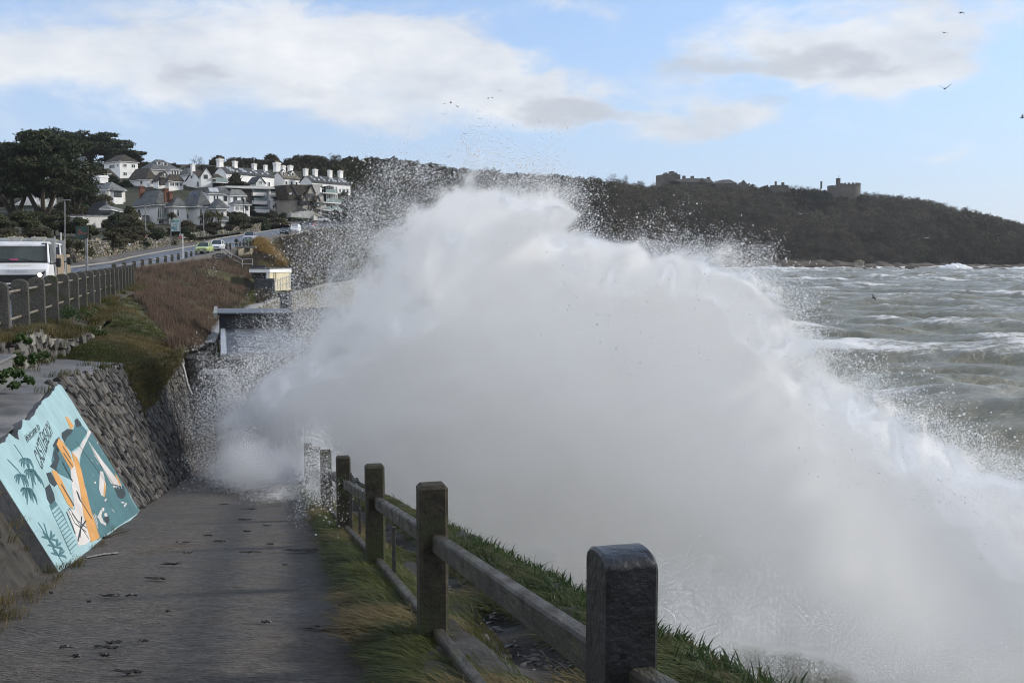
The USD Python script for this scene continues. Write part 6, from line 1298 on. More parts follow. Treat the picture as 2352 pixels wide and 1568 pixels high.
# tipper trucks
WP = surf('truck_white', (.55, .56, .57), (.64, .65, .66), .7, .3, spec=.5, c3=(.42, .42, .41), c3scale=1.1, c3at=(.56, .75)); GOLDL = surf('gold_letters', (.45, .42, .34)); CHR = surf('chrome_letters', (.55, .56, .58), None, 1, .25, metallic=.6); TIMB = surf('truck_timber', (.16, .12, .08), (.28, .23, .17), 3, .8, .4, 14, stretch=(3, 3, .4)); ALU = surf('alu_frame', (.36, .36, .35), (.48, .48, .47), 2, .45, metallic=.3)
def truck(label, q, yaw):
    t = thing('tipper_truck', label, 'truck', q, yaw); W = 1.02
    prof = [(.05, .45), (-.02, .72), (.02, .98), (.62, 1.22), (1.02, 1.88), (1.32, 2.0), (2.2, 2.02), (2.2, .40)]
    lo = []
    for x, s, b in ((-W, .97, .10), (-W + .08, 1, .02), (-W * .5, 1, 0), (W * .5, 1, 0), (W - .08, 1, .02), (W, .97, .10)):
        lo.append([((x * (1 - max(0, z - 1.1) * .10)), y + b * (1 if y < 1.5 else 0), .4 + (z - .4) * s) for y, z in prof])
    obj('cab', MB().loft(np.array(lo)), WP, t, smooth=35)
    e = .02; sl = lambda x, z: (x * (1 - max(0, z - 1.1) * .10), .62 + (z - 1.22) / .73 * .43 - e, z)
    ws = MB(); ws.add([sl(-W * .88, 1.24), sl(W * .88, 1.24), sl(W * .90, 1.83), sl(-W * .90, 1.83)], [[0, 1, 2, 3]]); obj('windscreen', ws, WSG, t)
    ps = MB(); [ps.tube([sl(sx * W * .91, 1.22), sl(sx * W * .93, 1.93)], .035, 5) for sx in (-1, 1)]; obj('screen_pillar', ps, BLK, t)
    cw = MB().tube([sl(-W * .86, 1.25), sl(W * .86, 1.25)], .035, 5); cw.tube([sl(-.1, 1.27), sl(-.7, 1.36)], .012, 4); cw.tube([sl(.55, 1.27), sl(-.02, 1.36)], .012, 4); obj('wiper', cw, BLK, t)
    obj('dash_tray', MB().quad(*[np.array(sl(x, z)) - [0, .006, 0] for x, z in ((-.35, 1.30), (-.05, 1.30), (-.05, 1.37), (-.35, 1.36))]), surf('pink_folder', (.30, .06, .14)), t)
    hv = [(-W * .82, .0, .74), (W * .82, .0, .74), (W * .95, .02, .86), (W * .5, -.045, .76)]
    g_ = MB().prism([(-.93, .93), (-.62, .79), (.62, .79), (.93, .93), (.80, .66), (.72, .52), (-.72, .52), (-.80, .66)], -.03, .03, lambda v: np.stack([v[:, 0], v[:, 2] - .03, v[:, 1]], 1)); obj('grille', g_, BLK, t)
    for k in range(3): obj('grille_slat', MB().box((0, -.068, .56 + .045 * k), (1.36, .012, .014)), surf('slat_grey', (.05, .05, .05)), t)
    obj('bumper', MB().box((0, -.02, .40), (1.9, .14, .2), 0, .04), WP, t); obj('lower_grille', MB().box((0, -.095, .41), (1.1, .012, .10)), BLK, t)
    for sx in (-1, 1):
        h = obj('headlight', hull([(sx * .60, -.055, .72), (sx * .70, -.06, .86), (sx * .98, .10, .96), (sx * .99, .12, .82), (sx * .72, -.05, .68)]), surf('lamp_glass', (.28, .29, .30), (.4, .41, .42), 5, .12, spec=.7), t)
        obj('lit_bulb', MB().tube([(sx * .74, -.10, .78), (sx * .74, -.06, .78)], .075, 10), surf('lamp_on', (1, .97, .9), emit=((1, .93, .80), 2.2)), h)
        obj('marker_lamp', MB().box((sx * .78, 1.12, 1.91), (.16, .10, .08), 0, .03), surf('lamp_grey', (.12, .11, .11)), t)
        mr = MB().tube([(sx * .98, .72, 1.18), (sx * 1.22, .66, 1.2)], .03, 5); mr.box((sx * 1.30, .64, 1.22), (.19, .12, .34), 0, .04); obj('mirror', mr, BLK, t)
        obj('door_window', MB().quad(*[(sx * (W - .0) * (1 - max(0, z - 1.1) * .10) + sx * .012, y, z) for y, z in ((.86, 1.24), (1.95, 1.24), (1.95, 1.92), (1.22, 1.92))][::sx]), WSG, t)
        for y in (.55, 3.9):
            p = obj('wheel', MB().tube([(sx * .80, y, .34), (sx * 1.0, y, .34)], .34, 16), TYRE, t); obj('rim', MB().tube([(sx * 1.002, y, .34), (sx * 1.01, y, .34)], .2, 10), RIMM, p)
    for txt, z, h, mat, wd in (('IVECO', .89, .085, CHR, .66), ('CORMAC', 1.09, .045, GOLDL, .80)):
        m = meshkit.text_mesh(txt, 1.0, .2, True); v = m.vertices.copy(); x = (v[:, 0] / v[:, 0].max() - .5) * wd; zz = z + v[:, 1] * h
        y = np.interp(zz, [.72, .98, 1.22], [-.02, .02, .62]) - .006 - v[:, 2] * .05; obj('maker_letters' if mat is CHR else 'owner_letters', (np.stack([x, y, zz], 1), m.faces), mat, t)
    fr = MB(); fr.box((0, 2.28, 2.08), (2.18, .05, .10)); fr.box((0, 2.28, 1.2), (2.1, .04, 1.9)); obj('headboard', fr, ALU, t)
    for x in (-1.05, -.35, .35, 1.05): obj('headboard_post', MB().box((x, 2.22, 1.35), (.05, .05, 1.75)), ALU, t)
    for sx in (-1, 1):
        for k in range(7): obj('side_board', MB().box((sx * 1.08, 2.5 + .36 * k, 1.02), (.05, .32, 1.0), 0, .01), TIMB, t)
    obj('load_bed', MB().box((0, 3.6, .62), (2.1, 2.6, .12)), ALU, t)
    for x in (-.25, .55):
        b = MB().box((x, 1.75, 2.15), (.52, .2, .05), 0, .015); b.box((x - .17, 1.75, 2.08), (.06, .1, .13)); b.box((x + .17, 1.75, 2.08), (.06, .1, .13)); obj('roof_bar', b, surf('bar_cream', (.42, .40, .33)), t)
    return t
q = P(40, 620, 36); tr = truck('white tipper truck with lit headlamps facing down the road at the left edge', (q[0], q[1], 7.57), .33)
q2 = P(82, 620, 43); copy_of(tr, (q2[0], q2[1], 7.6), .36, label='second white tipper truck tucked close behind the first')

# ================================================================== street furniture and people
POLE = surf('pole_grey', (.13, .135, .14), (.22, .225, .23), 3, .5); POLEB = surf('pole_black', (.018, .02, .02), (.035, .038, .038), 3, .5); POLEW = surf('pole_white', (.50, .50, .47), (.62, .62, .6), 3, .5)
def pole(name, label, px, yt, yb, d, r, mat, cat='pole', extra=None):
    a, b = P(px, yb, d), P(px, yt, d); t = thing(name, label, cat, a); obj('post', MB().tube([a - [0, 0, .5], b], [r * 1.15, r], 8), mat, t, world=True); return t, a, b
t, a, b = pole('street_lamp', 'tall slim street lamp rising behind the trucks', 148.5, 460, 575, 112, .07, POLE, 'street lamp'); obj('lamp_head', MB().box(b + [.25, 0, .02], (.75, .22, .12), 0, .04), POLE, t, world=True)
t, a, b = pole('street_lamp', 'tall grey street lamp with two small plates beside the right bench', 334, 470, 571, 150, .085, POLE, 'street lamp'); obj('lamp_head', MB().box(b + [.2, 0, .02], (.8, .25, .13), 0, .04), POLE, t, world=True)
obj('grey_plate', MB().box(P(336, 530, 149.8), (.28, .03, .4)), COPE, t, world=True); obj('red_plate', MB().box(P(335, 543.5, 149.8), (.24, .03, .55)), surf('plate_pink', (.6, .45, .45)), t, world=True)
obj('red_disc', MB().tube([P(335, 541.5, 149.7), P(335, 541.5, 149.66)], .11, 10), surf('sign_red', (.45, .05, .06)), t, world=True)
t, a, b = pole('street_lamp', 'tall grey street lamp in front of the right slate villa', 467.5, 478, 553, 188, .085, POLE, 'street lamp'); obj('lamp_head', MB().box(b + [.25, 0, .02], (.9, .25, .13), 0, .04), POLE, t, world=True)
def lantern(label, px, yt, yb, d):
    t, a, b = pole('lantern_lamp', label, px, yt + 5, yb, d, .07, POLEB, 'street lamp'); s = mpp(d)
    obj('lantern', MB().loft([[(b[0] + k * x, b[1] + k * y, b[2] + z) for x, y in ((-1, -1), (1, -1), (1, 1), (-1, 1))] for k, z in ((.14, 0), (.27, .5), (.30, .52), (.05, .8))]), POLEB, t, world=True)
    obj('ladder_bar', MB().tube([b + [-.35, 0, -.3], b + [.35, 0, -.3]], .025, 4), POLEB, t, world=True)
lantern('black lantern lamp before the lean-to of the white pair, left of two', 559.5, 459, 505, 238); lantern('black lantern lamp rising from the hedge, right of two', 564.7, 475, 535, 226); lantern('black lantern lamp on the grass corner at the road bend', 628.8, 473, 522, 252); lantern('black lantern lamp directly behind the one on the grass corner', 633, 468, 508, 268); lantern('black lantern lamp in front of the glass-balcony flats', 761.8, 473, 508, 284)
t, a, b = pole('sign_pole', 'thick galvanised pole standing behind the fence slabs right of the trucks', 199, 542, 628, 52, .066, POLE); obj('collar', MB().tube([b - [0, 0, .12], b + [0, 0, .02]], .085, 8), BLK, t, world=True)
obj('band', MB().tube([P(199, 590, 52), P(199, 592, 52)], .072, 8), POLEW, t, world=True)
pole('marker_pole', 'white pole standing behind the second run of slabs', 419.5, 537, 584, 126, .06, POLEW); pole('marker_pole', 'short pale pole above the cab of the second truck', 139.7, 534, 566, 78, .05, POLEW); pole('marker_pole', 'thin pale pole beside the road past the golden reeds', 743 - 0 if False else 741.5 - 0, 519, 540, 226, .05, POLE)
# direction sign
SGN = surf('sign_face', (.30, .37, .38), (.36, .43, .44), .8, .4); SGREEN = surf('sign_green', (.04, .16, .11))
t = thing('direction_sign', 'pale road direction sign with a black looped arrow on two posts', 'road sign', P(403, 565, 165)); pl = Plane(403, 518, 165, 8)
obj('board', pl.plate(rect(393, 505, 412.5, 531.5), .06), SGN, t, world=True)
for x in (392.4, 414): obj('post', MB().tube([P(x, 566, 165.2), P(x, 503, 165.2)], .06, 6), POLE, t, world=True)
obj('green_patch', pl.plate(rect(399, 506, 411.5, 510.5), .01, .012), surf('sign_patch', (.16, .30, .25)), t, world=True); obj('blue_patch', pl.plate(rect(398.5, 521, 404, 530), .01, .012), surf('sign_patch_blue', (.14, .24, .27)), t, world=True)
for y0, y1 in ((505.8, 510.6), (520.6, 526)): obj('symbol_box', pl.plate(rect(393.8, y0, 398.4, y1), .01, .014), surf('sign_black', (.015, .017, .017)), t, world=True); obj('symbol', pl.plate(rect(394.7, y0 + 1, 397.5, y1 - 1), .01, .018), surf('sign_patch', (.16, .30, .25)), t, world=True)
ar = [(405.5, 530.5), (405.5, 519), (404.5, 516.5), (402, 515.2), (399.2, 516.2), (397.6, 519)]
arr = shapely.LineString(ar).buffer(.42); obj('arrow', pl.plate(list(arr.exterior.coords), .01, .016), surf('sign_black', (.015, .017, .017)), t, world=True); obj('arrow_stub', pl.plate(list(shapely.LineString([(404.2, 516), (404.6, 512)]).buffer(.4).exterior.coords), .01, .016), surf('sign_black', (.015, .017, .017)), t, world=True)
obj('small_board', pl.plate(rect(411.4, 537.3, 417.6, 545.6), .04, .1), surf('sign_white', (.45, .46, .46)), t, world=True); obj('red_panel', pl.plate([(411.4, 545.6), (417.6, 545.6), (417.6, 542.4), (411.4, 542.4)], .01, .115), surf('sign_red', (.45, .05, .06)), t, world=True)
for y in (538.6, 540.2): obj('print_line', pl.plate(rect(412.2, y, 416.8, y + .6), .01, .115), surf('sign_black', (.015, .017, .017)), t, world=True)
# green board with red script
t = thing('green_board', 'dark green board with red script lettering above the garden wall', 'sign', P(189, 566, 108)); pl = Plane(189, 540, 108, 10)
obj('board', pl.plate([(174, 548), (203.5, 548), (203.5, 520), (174, 520)], .05), surf('board_green', (.020, .045, .036), (.030, .06, .05), 1, .6), t, world=True)
for x in (176, 202): obj('post', MB().tube([P(x, 582, 108.1), P(x, 521, 108.1)], .05, 6), BARK, t, world=True)
SCR = surf('script_red', (.33, .10, .09)); zs = lambda x, y: (.125 * x, 453 + .125 * y)
for l in ([(1430, 600), (1450, 592), (1490, 595)], [(1462, 594), (1452, 640), (1440, 645)], [(1472, 615), (1470, 640), (1480, 625), (1490, 642), (1500, 630), (1505, 620)], [(1430, 680), (1460, 655), (1500, 650)], [(1462, 655), (1455, 690), (1440, 700)], [(1480, 665), (1500, 660), (1520, 668), (1545, 655), (1560, 668), (1580, 655), (1605, 655), (1612, 660)], [(1480, 680), (1540, 672), (1600, 664)]):
    obj('script_stroke', pl.plate(list(shapely.LineString([zs(*p) for p in l]).buffer(.42).exterior.coords), .012, .02), SCR, t, world=True)
def bench(label, px, py, d, w):
    q = P(px, py, d); t = thing('bench', label, 'bench', q, .9); wm = w * mpp(d) * 1.25
    for k in range(3): obj('seat_slat', MB().box((0, -.30 + .16 * k, .45), (wm, .13, .04)), BLK, t)
    for k in range(3): obj('back_slat', MB().box((0, .14 + .03 * k, .62 + .15 * k), (wm, .04, .11)), BLK, t)
    for x in (-wm * .42, wm * .42):
        m = MB().tube([(x, -.36, -.1), (x, -.3, .45), (x, .2, .45), (x, .26, 1.0)], .035, 5); m.tube([(x, .2, .45), (x, .28, -.1)], .035, 5); m.tube([(x, -.34, .64), (x, .17, .66)], .03, 5); obj('end_frame', m, BLK, t)
bench('dark bench against the garden wall, nearer of two', 276, 578, 134, 18); bench('dark bench beside the grey street lamp, farther of two', 326, 571.5, 148, 16)
# person by the railing
def body(j, bones, rad, seg=.05):
    import manifold3d as mf
    out = None
    for a, b in bones:
        sp = [mf.Manifold.sphere(rad[k], 14).translate(j[k]) for k in (a, b)]; h = mf.Manifold.batch_hull(sp); out = h if out is None else out + h
    m = out.refine_to_length(seg).to_mesh(); tm = trimesh.Trimesh(m.vert_properties[:, :3], m.tri_verts); trimesh.smoothing.filter_taubin(tm, iterations=6); return tm
q = P(543.5, 571.5, 160); t = thing('person', 'person in dark clothing with hood up, standing arms folded by the short railing', 'person', q, .4)
j = dict(lf=(-.11, -.08, .04), lt=(-.11, .10, .05), rf=(.12, -.08, .04), rt=(.12, .1, .05), la=(-.11, .08, .1), ra=(.12, .08, .1), lk=(-.11, .02, .48), rk=(.12, .02, .48), lh=(-.10, .05, .90), rh=(.10, .05, .90), pv=(0, .05, .95), ch=(0, .04, 1.30), ls=(-.19, .05, 1.42), rs=(.19, .05, 1.42), nk=(0, .03, 1.50), hd=(0, -.0, 1.64), le=(-.30, -.02, 1.15), re=(.30, -.02, 1.15), lw=(-.06, -.24, 1.16), rw=(.06, -.25, 1.2), lg=(.04, -.26, 1.17), rg=(-.03, -.27, 1.22))
rad = dict(lf=.045, lt=.045, rf=.045, rt=.045, la=.055, ra=.055, lk=.075, rk=.075, lh=.11, rh=.11, pv=.16, ch=.19, ls=.09, rs=.09, nk=.065, hd=.115, le=.065, re=.065, lw=.05, rw=.05, lg=.045, rg=.045)
bn = [('la', 'lf'), ('ra', 'rf'), ('la', 'lt'), ('ra', 'rt'), ('la', 'lk'), ('ra', 'rk'), ('lk', 'lh'), ('rk', 'rh'), ('lh', 'pv'), ('rh', 'pv'), ('pv', 'ch'), ('ch', 'ls'), ('ch', 'rs'), ('ls', 'nk'), ('rs', 'nk'), ('nk', 'hd'), ('ls', 'le'), ('rs', 're'), ('le', 'lw'), ('re', 'rw'), ('lw', 'lg'), ('rw', 'rg')]
obj('figure', body(j, bn, rad), surf('dark_clothes', (.012, .014, .016), (.03, .032, .036), 6, .9), t, smooth=True)
obj('face', trimesh.creation.icosphere(2, .085).apply_scale((.85, .7, 1.15)).apply_translation((0, -.065, 1.63)), surf('skin', (.22, .14, .11)), t, smooth=True)
# bicycle with a green box
q = P(562, 567, 163); t = thing('bicycle', 'dark bicycle with a green box, parked behind the short railing', 'bicycle', q, .5)
for y in (-.55, .55):
    a = np.linspace(0, 2 * np.pi, 19); p = obj('wheel', MB().tube([(y + .33 * math.cos(x), 0, .34 + .33 * math.sin(x)) for x in a], .025, 5, cap=False), TYRE, t)
fm = MB()
for a, b in (((-.55, 0, .34), (-.1, 0, .36)), ((-.1, 0, .36), (-.2, 0, .9)), ((-.2, 0, .82), (.42, 0, .85)), ((-.1, 0, .36), (.42, 0, .8)), ((.55, 0, .34), (.40, 0, 1.02)), ((-.55, 0, .34), (-.2, 0, .8)), ((.40, -.28, 1.05), (.40, .28, 1.05))): fm.tube([a, b], .022, 5)
obj('frame', fm, BLK, t); obj('saddle', MB().box((-.21, 0, .94), (.26, .14, .06), 0, .02), BLK, t); obj('pannier', MB().box((-.05, .25, .55), (.45, .22, .4), 0, .03), BLK, t)
obj('green_box', MB().box((.62, 0, .98), (.62, .5, .46), 0, .03), surf('box_green', (.03, .16, .07), (.04, .2, .09), 3, .5), t)
# ================================================================== headland, shore, fort
hp_x = [620, 700, 800, 900, 1000, 1150, 1300, 1500, 1700, 1900, 2100, 2352, 2600, 2900]
hp_ds = [235, 262, 295, 345, 405, 500, 600, 690, 750, 765, 775, 782, 800, 830]
hp_yr = [410, 402, 412, 406, 420, 428, 433, 446, 446, 458, 476, 534, 580, 605]
hp_dr = [425, 430, 437, 452, 500, 600, 720, 850, 900, 900, 890, 880, 900, 930]
NU, NW = 200, 60
cols = np.linspace(620, 2900, NU); ws = np.linspace(0, 1, NW); hd = np.zeros((NU, NW, 3))
for i, px in enumerate(cols):
    ds, dr, yr = np.interp(px, hp_x, hp_ds), np.interp(px, hp_x, hp_dr), np.interp(px, hp_x, hp_yr)
    a = P(px, 600, ds); a[2] = -1.0; b = P(px, yr, dr)
    for j, w in enumerate(ws): q = a + (b - a) * w; q[2] = a[2] + (b[2] - a[2]) * (1 - (1 - w) ** 1.55); hd[i, j] = q
hd[..., 2] += (meshkit.fbm(hd * .02, 4, 3) - .5) * 9 * np.sin(ws * np.pi)[None, :]
ext = hd[:, -1:] + np.array([0, 60, -6.0]); hfull = np.concatenate([hd, ext, ext + [0, 120, -40]], 1)
obj('headland', MB().grid(hfull), surf('headland_earth', (.030, .027, .020), (.056, .05, .036), .05, .95, c3=(.05, .04, .03), c3scale=.02), kind='structure', smooth=True)
def hd_at(px, w):
    i, j = (px - 620) / 2280 * (NU - 1), w * (NW - 1); i0, j0 = np.clip(i.astype(int), 0, NU - 2), np.clip(j.astype(int), 0, NW - 2); a, b = (i - i0)[:, None], (j - j0)[:, None]
    return hd[i0, j0] * (1 - a) * (1 - b) + hd[i0 + 1, j0] * a * (1 - b) + hd[i0, j0 + 1] * (1 - a) * b + hd[i0 + 1, j0 + 1] * a * b
def crown(seed, n, size, asp, flat=.8, up=.3):
    r = np.random.default_rng(seed); bl = [((r.normal() * .38, r.normal() * .38, .55 + r.normal() * .22), (r.uniform(.3, .55), r.uniform(.3, .55), r.uniform(.28, .45) * flat)) for _ in range(9)]
    return leaves(r, bl, n, size, asp=asp, up=up, shell=.35)
TW3 = surf('wood_twig_grey', (.036, .033, .020), (.068, .062, .039), .03, .9, rand=.3); TW4 = surf('wood_twig_rust', (.044, .036, .021), (.076, .063, .038), .03, .9, rand=.3)
EV1 = surf('wood_evergreen', (.013, .016, .009), (.032, .035, .019), .03, .85, transl=.15, spec=.15, rand=.3); EV2 = surf('wood_olive', (.028, .029, .015), (.056, .055, .028), .03, .85, transl=.15, spec=.15, rand=.3)
wp = [((crown(k, 420, .13, .6)), m, False) for k, m in ((1, EV1), (2, EV1), (3, EV2))] + [((crown(k, 620, .17, .14, 1.2, 1.0)), m, False) for k, m in ((4, TW3), (5, TW4), (6, TW3), (7, TW4))]
rh = np.random.default_rng(11); n = 5200
px = rh.uniform(760, 2880, n); w = rh.random(n) ** .9 * .985 + .01; keep = ~((px > 1500) & (px < 1700) & (w > .985)) & ~((px > 1860) & (px < 1980) & (w > .985)) & ~((px > 1760) & (px < 1830) & (w > .95))
px, w = px[keep], w[keep]; pts = hd_at(px, w); n = len(pts)
nz = meshkit.fbm(pts * .012, 4, 8); nz2 = meshkit.fbm(pts * .05, 3, 9); dark = np.interp(px, [760, 1250, 1450, 1700, 2352], [.40, .30, .10, -.02, -.05]) + (np.abs(px - 1865) < 40) * (w > .55) * .4
sel = nz + dark * .5 + (nz2 - .5) * .5; ids = np.where(sel > .60, rh.integers(0, 2, n), np.where(sel > .54, 2, 3 + rh.integers(0, 4, n)))
sc = rh.uniform(5.0, 8.8, n) * np.interp(w, [0, .06, .3], [.45, .7, 1.0]) * np.interp(px, [760, 1000, 1400], [.95, .95, 1.0]); aa = rh.uniform(0, 6.28, n)
instancer('headland_wood', wp, pts - np.array([0, 0, .5]), ids, sc, quat_z(aa), label='wintry mixed wood covering the far headland', cat='wood')
# single leafless trees standing on the skyline
for k, (px_, yt, h_, lab) in enumerate(((845, 352, 12, 'small leafless crown on the skyline left of the spray'), (1040, 378, 22, 'leafless tree on the skyline just above the spray crest'), (1115, 376, 20, 'leafless tree on the skyline at the right of the spray crest'), (1297, 398, 18, 'bushy leafless tree on the skyline right of the spray'), (1360, 395, 24, 'dark ivy-clad leafless tree on the headland skyline'), (1412, 393, 26, 'tall fan-shaped leafless tree on the headland skyline'), (1438, 398, 20, 'leafless tree right beside the tall fan-shaped one'))):
    d = np.interp(px_, hp_x, hp_dr) - 15; q = P(px_, yt + h_, d); bare_tree(lab, q, h_ * mpp(d) * 1.1, 60 + k, mat=TWIG2)
bts = bare_tree('leafless wind-bent tree on the headland skyline between the fort buildings', P(1760, 452, 880), 9.5, 80, group='leafless trees along the headland skyline')
for k, (px_, yt) in enumerate(((1795, 418), (1812, 419), (1828, 420), (1842, 419), (1856, 422), (1868, 422), (1880, 425), (1972, 430), (1990, 432), (2008, 435), (2026, 438), (2045, 442), (2064, 445), (2086, 446), (2104, 450), (2124, 455), (2150, 455), (2172, 460), (2196, 466), (2216, 470), (2240, 474), (2262, 486), (2290, 494), (2316, 504))):
    copy_of(bts, P(px_, yt + 22, 875), k * 1.3, scale=.75 + .3 * ((k * 7) % 5) / 5, label='leafless wind-bent tree on the headland skyline between the fort buildings' if False else 'leafless wind-bent tree on the headland skyline')
stage.GetPrimAtPath(bts).SetCustomDataByKey('label', 'leafless wind-bent tree on the headland skyline')
# fort
FST = surf('fort_stone', (.055, .052, .045), (.095, .088, .076), .25, .9, .4, 1.5); FRF = surf('fort_roof', (.13, .125, .115), (.19, .18, .165), .2, .7)
ZC = lambda *p: [((2350 + .3827 * x) / 1.633, (600 + .3827 * y) / 1.633) for x, y in p]
def crenel(x0, x1, y, h, n, y1):
    pts_ = [(x0, y1)]; st = (x1 - x0) / (2 * n - 1)
    for k in range(2 * n - 1): yy = y if k % 2 == 0 else y + h; pts_ += [(x0 + st * k, yy), (x0 + st * (k + 1), yy)]
    return pts_ + [(x1, y1)]
t = thing('fort_keep', 'square stone keep with battlements and a turret on the headland, leftmost fort building', 'fort', P(1543, 414, 880)); pl = Plane(1543, 410, 880, 18)
obj('wall', pl.plate(ZC(*crenel(358, 528, 142, 9, 7, 330)), 14), FST, t, world=True)
for a_ in (395, 490): obj('gable', pl.plate(ZC((a_ - 20, 150), (a_ + 20, 150), (a_, 122)), 6, -1), FST, t, world=True)
obj('roof', pl.plate(ZC((380, 148), (508, 148), (492, 134), (400, 134)), 8, -2.5), FRF, t, world=True); obj('turret', pl.plate(ZC(*crenel(436, 470, 111, 8, 3, 150)), 5, -3), FST, t, world=True)
for x, y in ((385, 175), (440, 170), (500, 172), (420, 190), (480, 190)): obj('window', pl.plate(ZC((x, y + 10), (x + 7, y + 10), (x + 7, y), (x, y)), .2, .1), FRAMED, t, world=True)
t = thing('fort_barracks', 'long low barracks with hipped roof and chimneys right of the square keep', 'barracks', P(1595, 422, 875)); pl = Plane(1595, 420, 875, 15)
obj('wall', pl.plate(ZC((530, 345), (856, 345), (856, 222), (530, 212)), 12), FST, t, world=True); obj('roof', pl.plate(ZC((470, 200), (530, 214), (858, 224), (820, 185), (640, 178), (560, 182)), 13, .6), FRF, t, world=True); obj('gable', pl.plate(ZC((708, 212), (782, 214), (745, 176)), 6, 1.2), FST, t, world=True)
for x0, x1, y0, y1 in ((557, 580, 155, 190), (638, 661, 157, 188), (797, 820, 168, 216), (305, 330, 180, 205)): obj('chimney', pl.plate(ZC((x0, y1), (x1, y1), (x1, y0), (x0, y0)), 2.5, -4), FST, t, world=True)
for k in range(7): x = 560 + k * 40; obj('window', pl.plate(ZC((x, 245), (x + 9, 245), (x + 9, 230), (x, 230)), .2, .1), FRAMED, t, world=True)
t = thing('fort_hall', 'broad hip-roofed stone hall in the middle of the fort skyline', 'hall', P(1667, 424, 875)); pl = Plane(1667, 420, 875, 12)
obj('wall', pl.plate(ZC((875, 345), (1082, 345), (1082, 228), (875, 228)), 14), FST, t, world=True); obj('roof', pl.plate(ZC((858, 232), (1088, 228), (1012, 192), (944, 194)), 15, .5), FRF, t, world=True)
t = thing('fort_chapel', 'small gabled fort building with a little bell turret', 'chapel', P(1708, 424, 875)); pl = Plane(1708, 420, 875, 12)
obj('gable', pl.plate(ZC((1112, 345), (1192, 345), (1192, 248), (1150, 214), (1112, 248)), 9), FST, t, world=True); obj('bell_turret', pl.plate(ZC((1138, 232), (1162, 232), (1160, 208), (1150, 196), (1140, 208)), 2, .3), FST, t, world=True); obj('side_wall', pl.plate(ZC((1080, 345), (1112, 345), (1112, 245), (1080, 244)), 5, -1), FST, t, world=True)
t = thing('fort_cottage', 'low flat fort building with two chimneys, half hidden by trees', 'building', P(1798, 428, 870)); pl = Plane(1798, 426, 870, 12)
obj('wall', pl.plate(ZC((1445, 345), (1625, 345), (1580, 246), (1445, 246)), 8), FST, t, world=True)
for x0, x1, y0 in ((1462, 1473, 210), (1526, 1547, 220)): obj('chimney', pl.plate(ZC((x0, 248), (x1, 248), (x1, y0), (x0, y0)), 2, -1), FST, t, world=True)
t = thing('round_castle', 'squat round castle with battlements, turret and a flag mast at the right of the skyline', 'castle', P(1930, 436, 865)); c = P(1938, 436, 880); s = mpp(870)
def drum(r, z0, z1, n, ch, off=(0, 0)):
    m = MB(); a = np.linspace(0, 2 * np.pi, 41)[:-1]; lo = [[(c[0] + off[0] + r * math.cos(x), c[1] + off[1] + r * math.sin(x), z) for x in a] for z in (z0, z1)]; m.loft(lo)
    for k in range(n):
        x = 2 * np.pi * k / n; m.box((c[0] + off[0] + (r - .5) * math.cos(x), c[1] + off[1] + (r - .5) * math.sin(x), z1 + ch / 2), (1.0, 2 * np.pi * r / n * .58, ch), x)
    return m
zz = lambda y: P(1930, (600 + .3827 * y) / 1.633, 870)[2]
obj('outer_wall', drum(156 * .2343 * s, zz(420), zz(262), 34, 1.4), FST, t, world=True); obj('inner_drum', drum(104 * .2343 * s, zz(300), zz(240), 16, 1.6, (5, 0)), FST, t, world=True)
obj('turret', drum(21 * .2343 * s, zz(280), zz(192), 7, 1.3, (-7, -6)), FST, t, world=True); obj('small_turret', drum(9 * .2343 * s, zz(290), zz(226), 5, .6, (-26, -20)), FST, t, world=True)
obj('mast', MB().tube([(c[0] - 7, c[1] - 6, zz(190)), (c[0] - 7, c[1] - 6, zz(150))], .16, 5), FRAMED, t, world=True)
t = thing('stone_hut', 'tiny pale hut in the wood halfway down the headland', 'hut', P(1768, 561, 775)); obj('hut', MB().box(P(1768, 561, 775), (5.5, 4, 4.4), .2, .1), surf('hut_stone', (.10, .095, .08), (.14, .13, .11), .5), t, world=True); obj('doorway', MB().box(P(1766, 562.5, 772.2), (1.6, .3, 3.2), .2), FRAMED, t, world=True)
t = thing('shore_battery', 'pale curved stone blockhouse with a grassy top at the foot of the headland', 'blockhouse', P(1974, 612, 752)); c2 = P(1973, 612, 758); m = MB(); a = np.linspace(0, 2 * np.pi, 25)[:-1]; r = 11.5 * mpp(755)
obj('drum', MB().loft([[(c2[0] + r * math.cos(x), c2[1] + r * math.sin(x), z) for x in a] for z in (-1, P(1973, 602, 755)[2])]), surf('battery_stone', (.20, .18, .15), (.28, .255, .215), .4, .9), t, world=True)
obj('grass_cone', MB().loft([[(c2[0] + k * r * 1.15 * math.cos(x), c2[1] + k * r * 1.15 * math.sin(x), z) for x in a] for k, z in ((1, P(1973, 601.8, 755)[2]), (.2, P(1973, 596, 755)[2]))]), surf('battery_grass', (.08, .08, .045), (.11, .105, .06), .3), t, world=True)
for k in range(3): obj('gun_port', MB().box((c2[0] - 1.2 + 1.9 * k, c2[1] - r * .985, P(1973, 607, 755)[2]), (.6, .6, 1.6)), FRAMED, t, world=True)
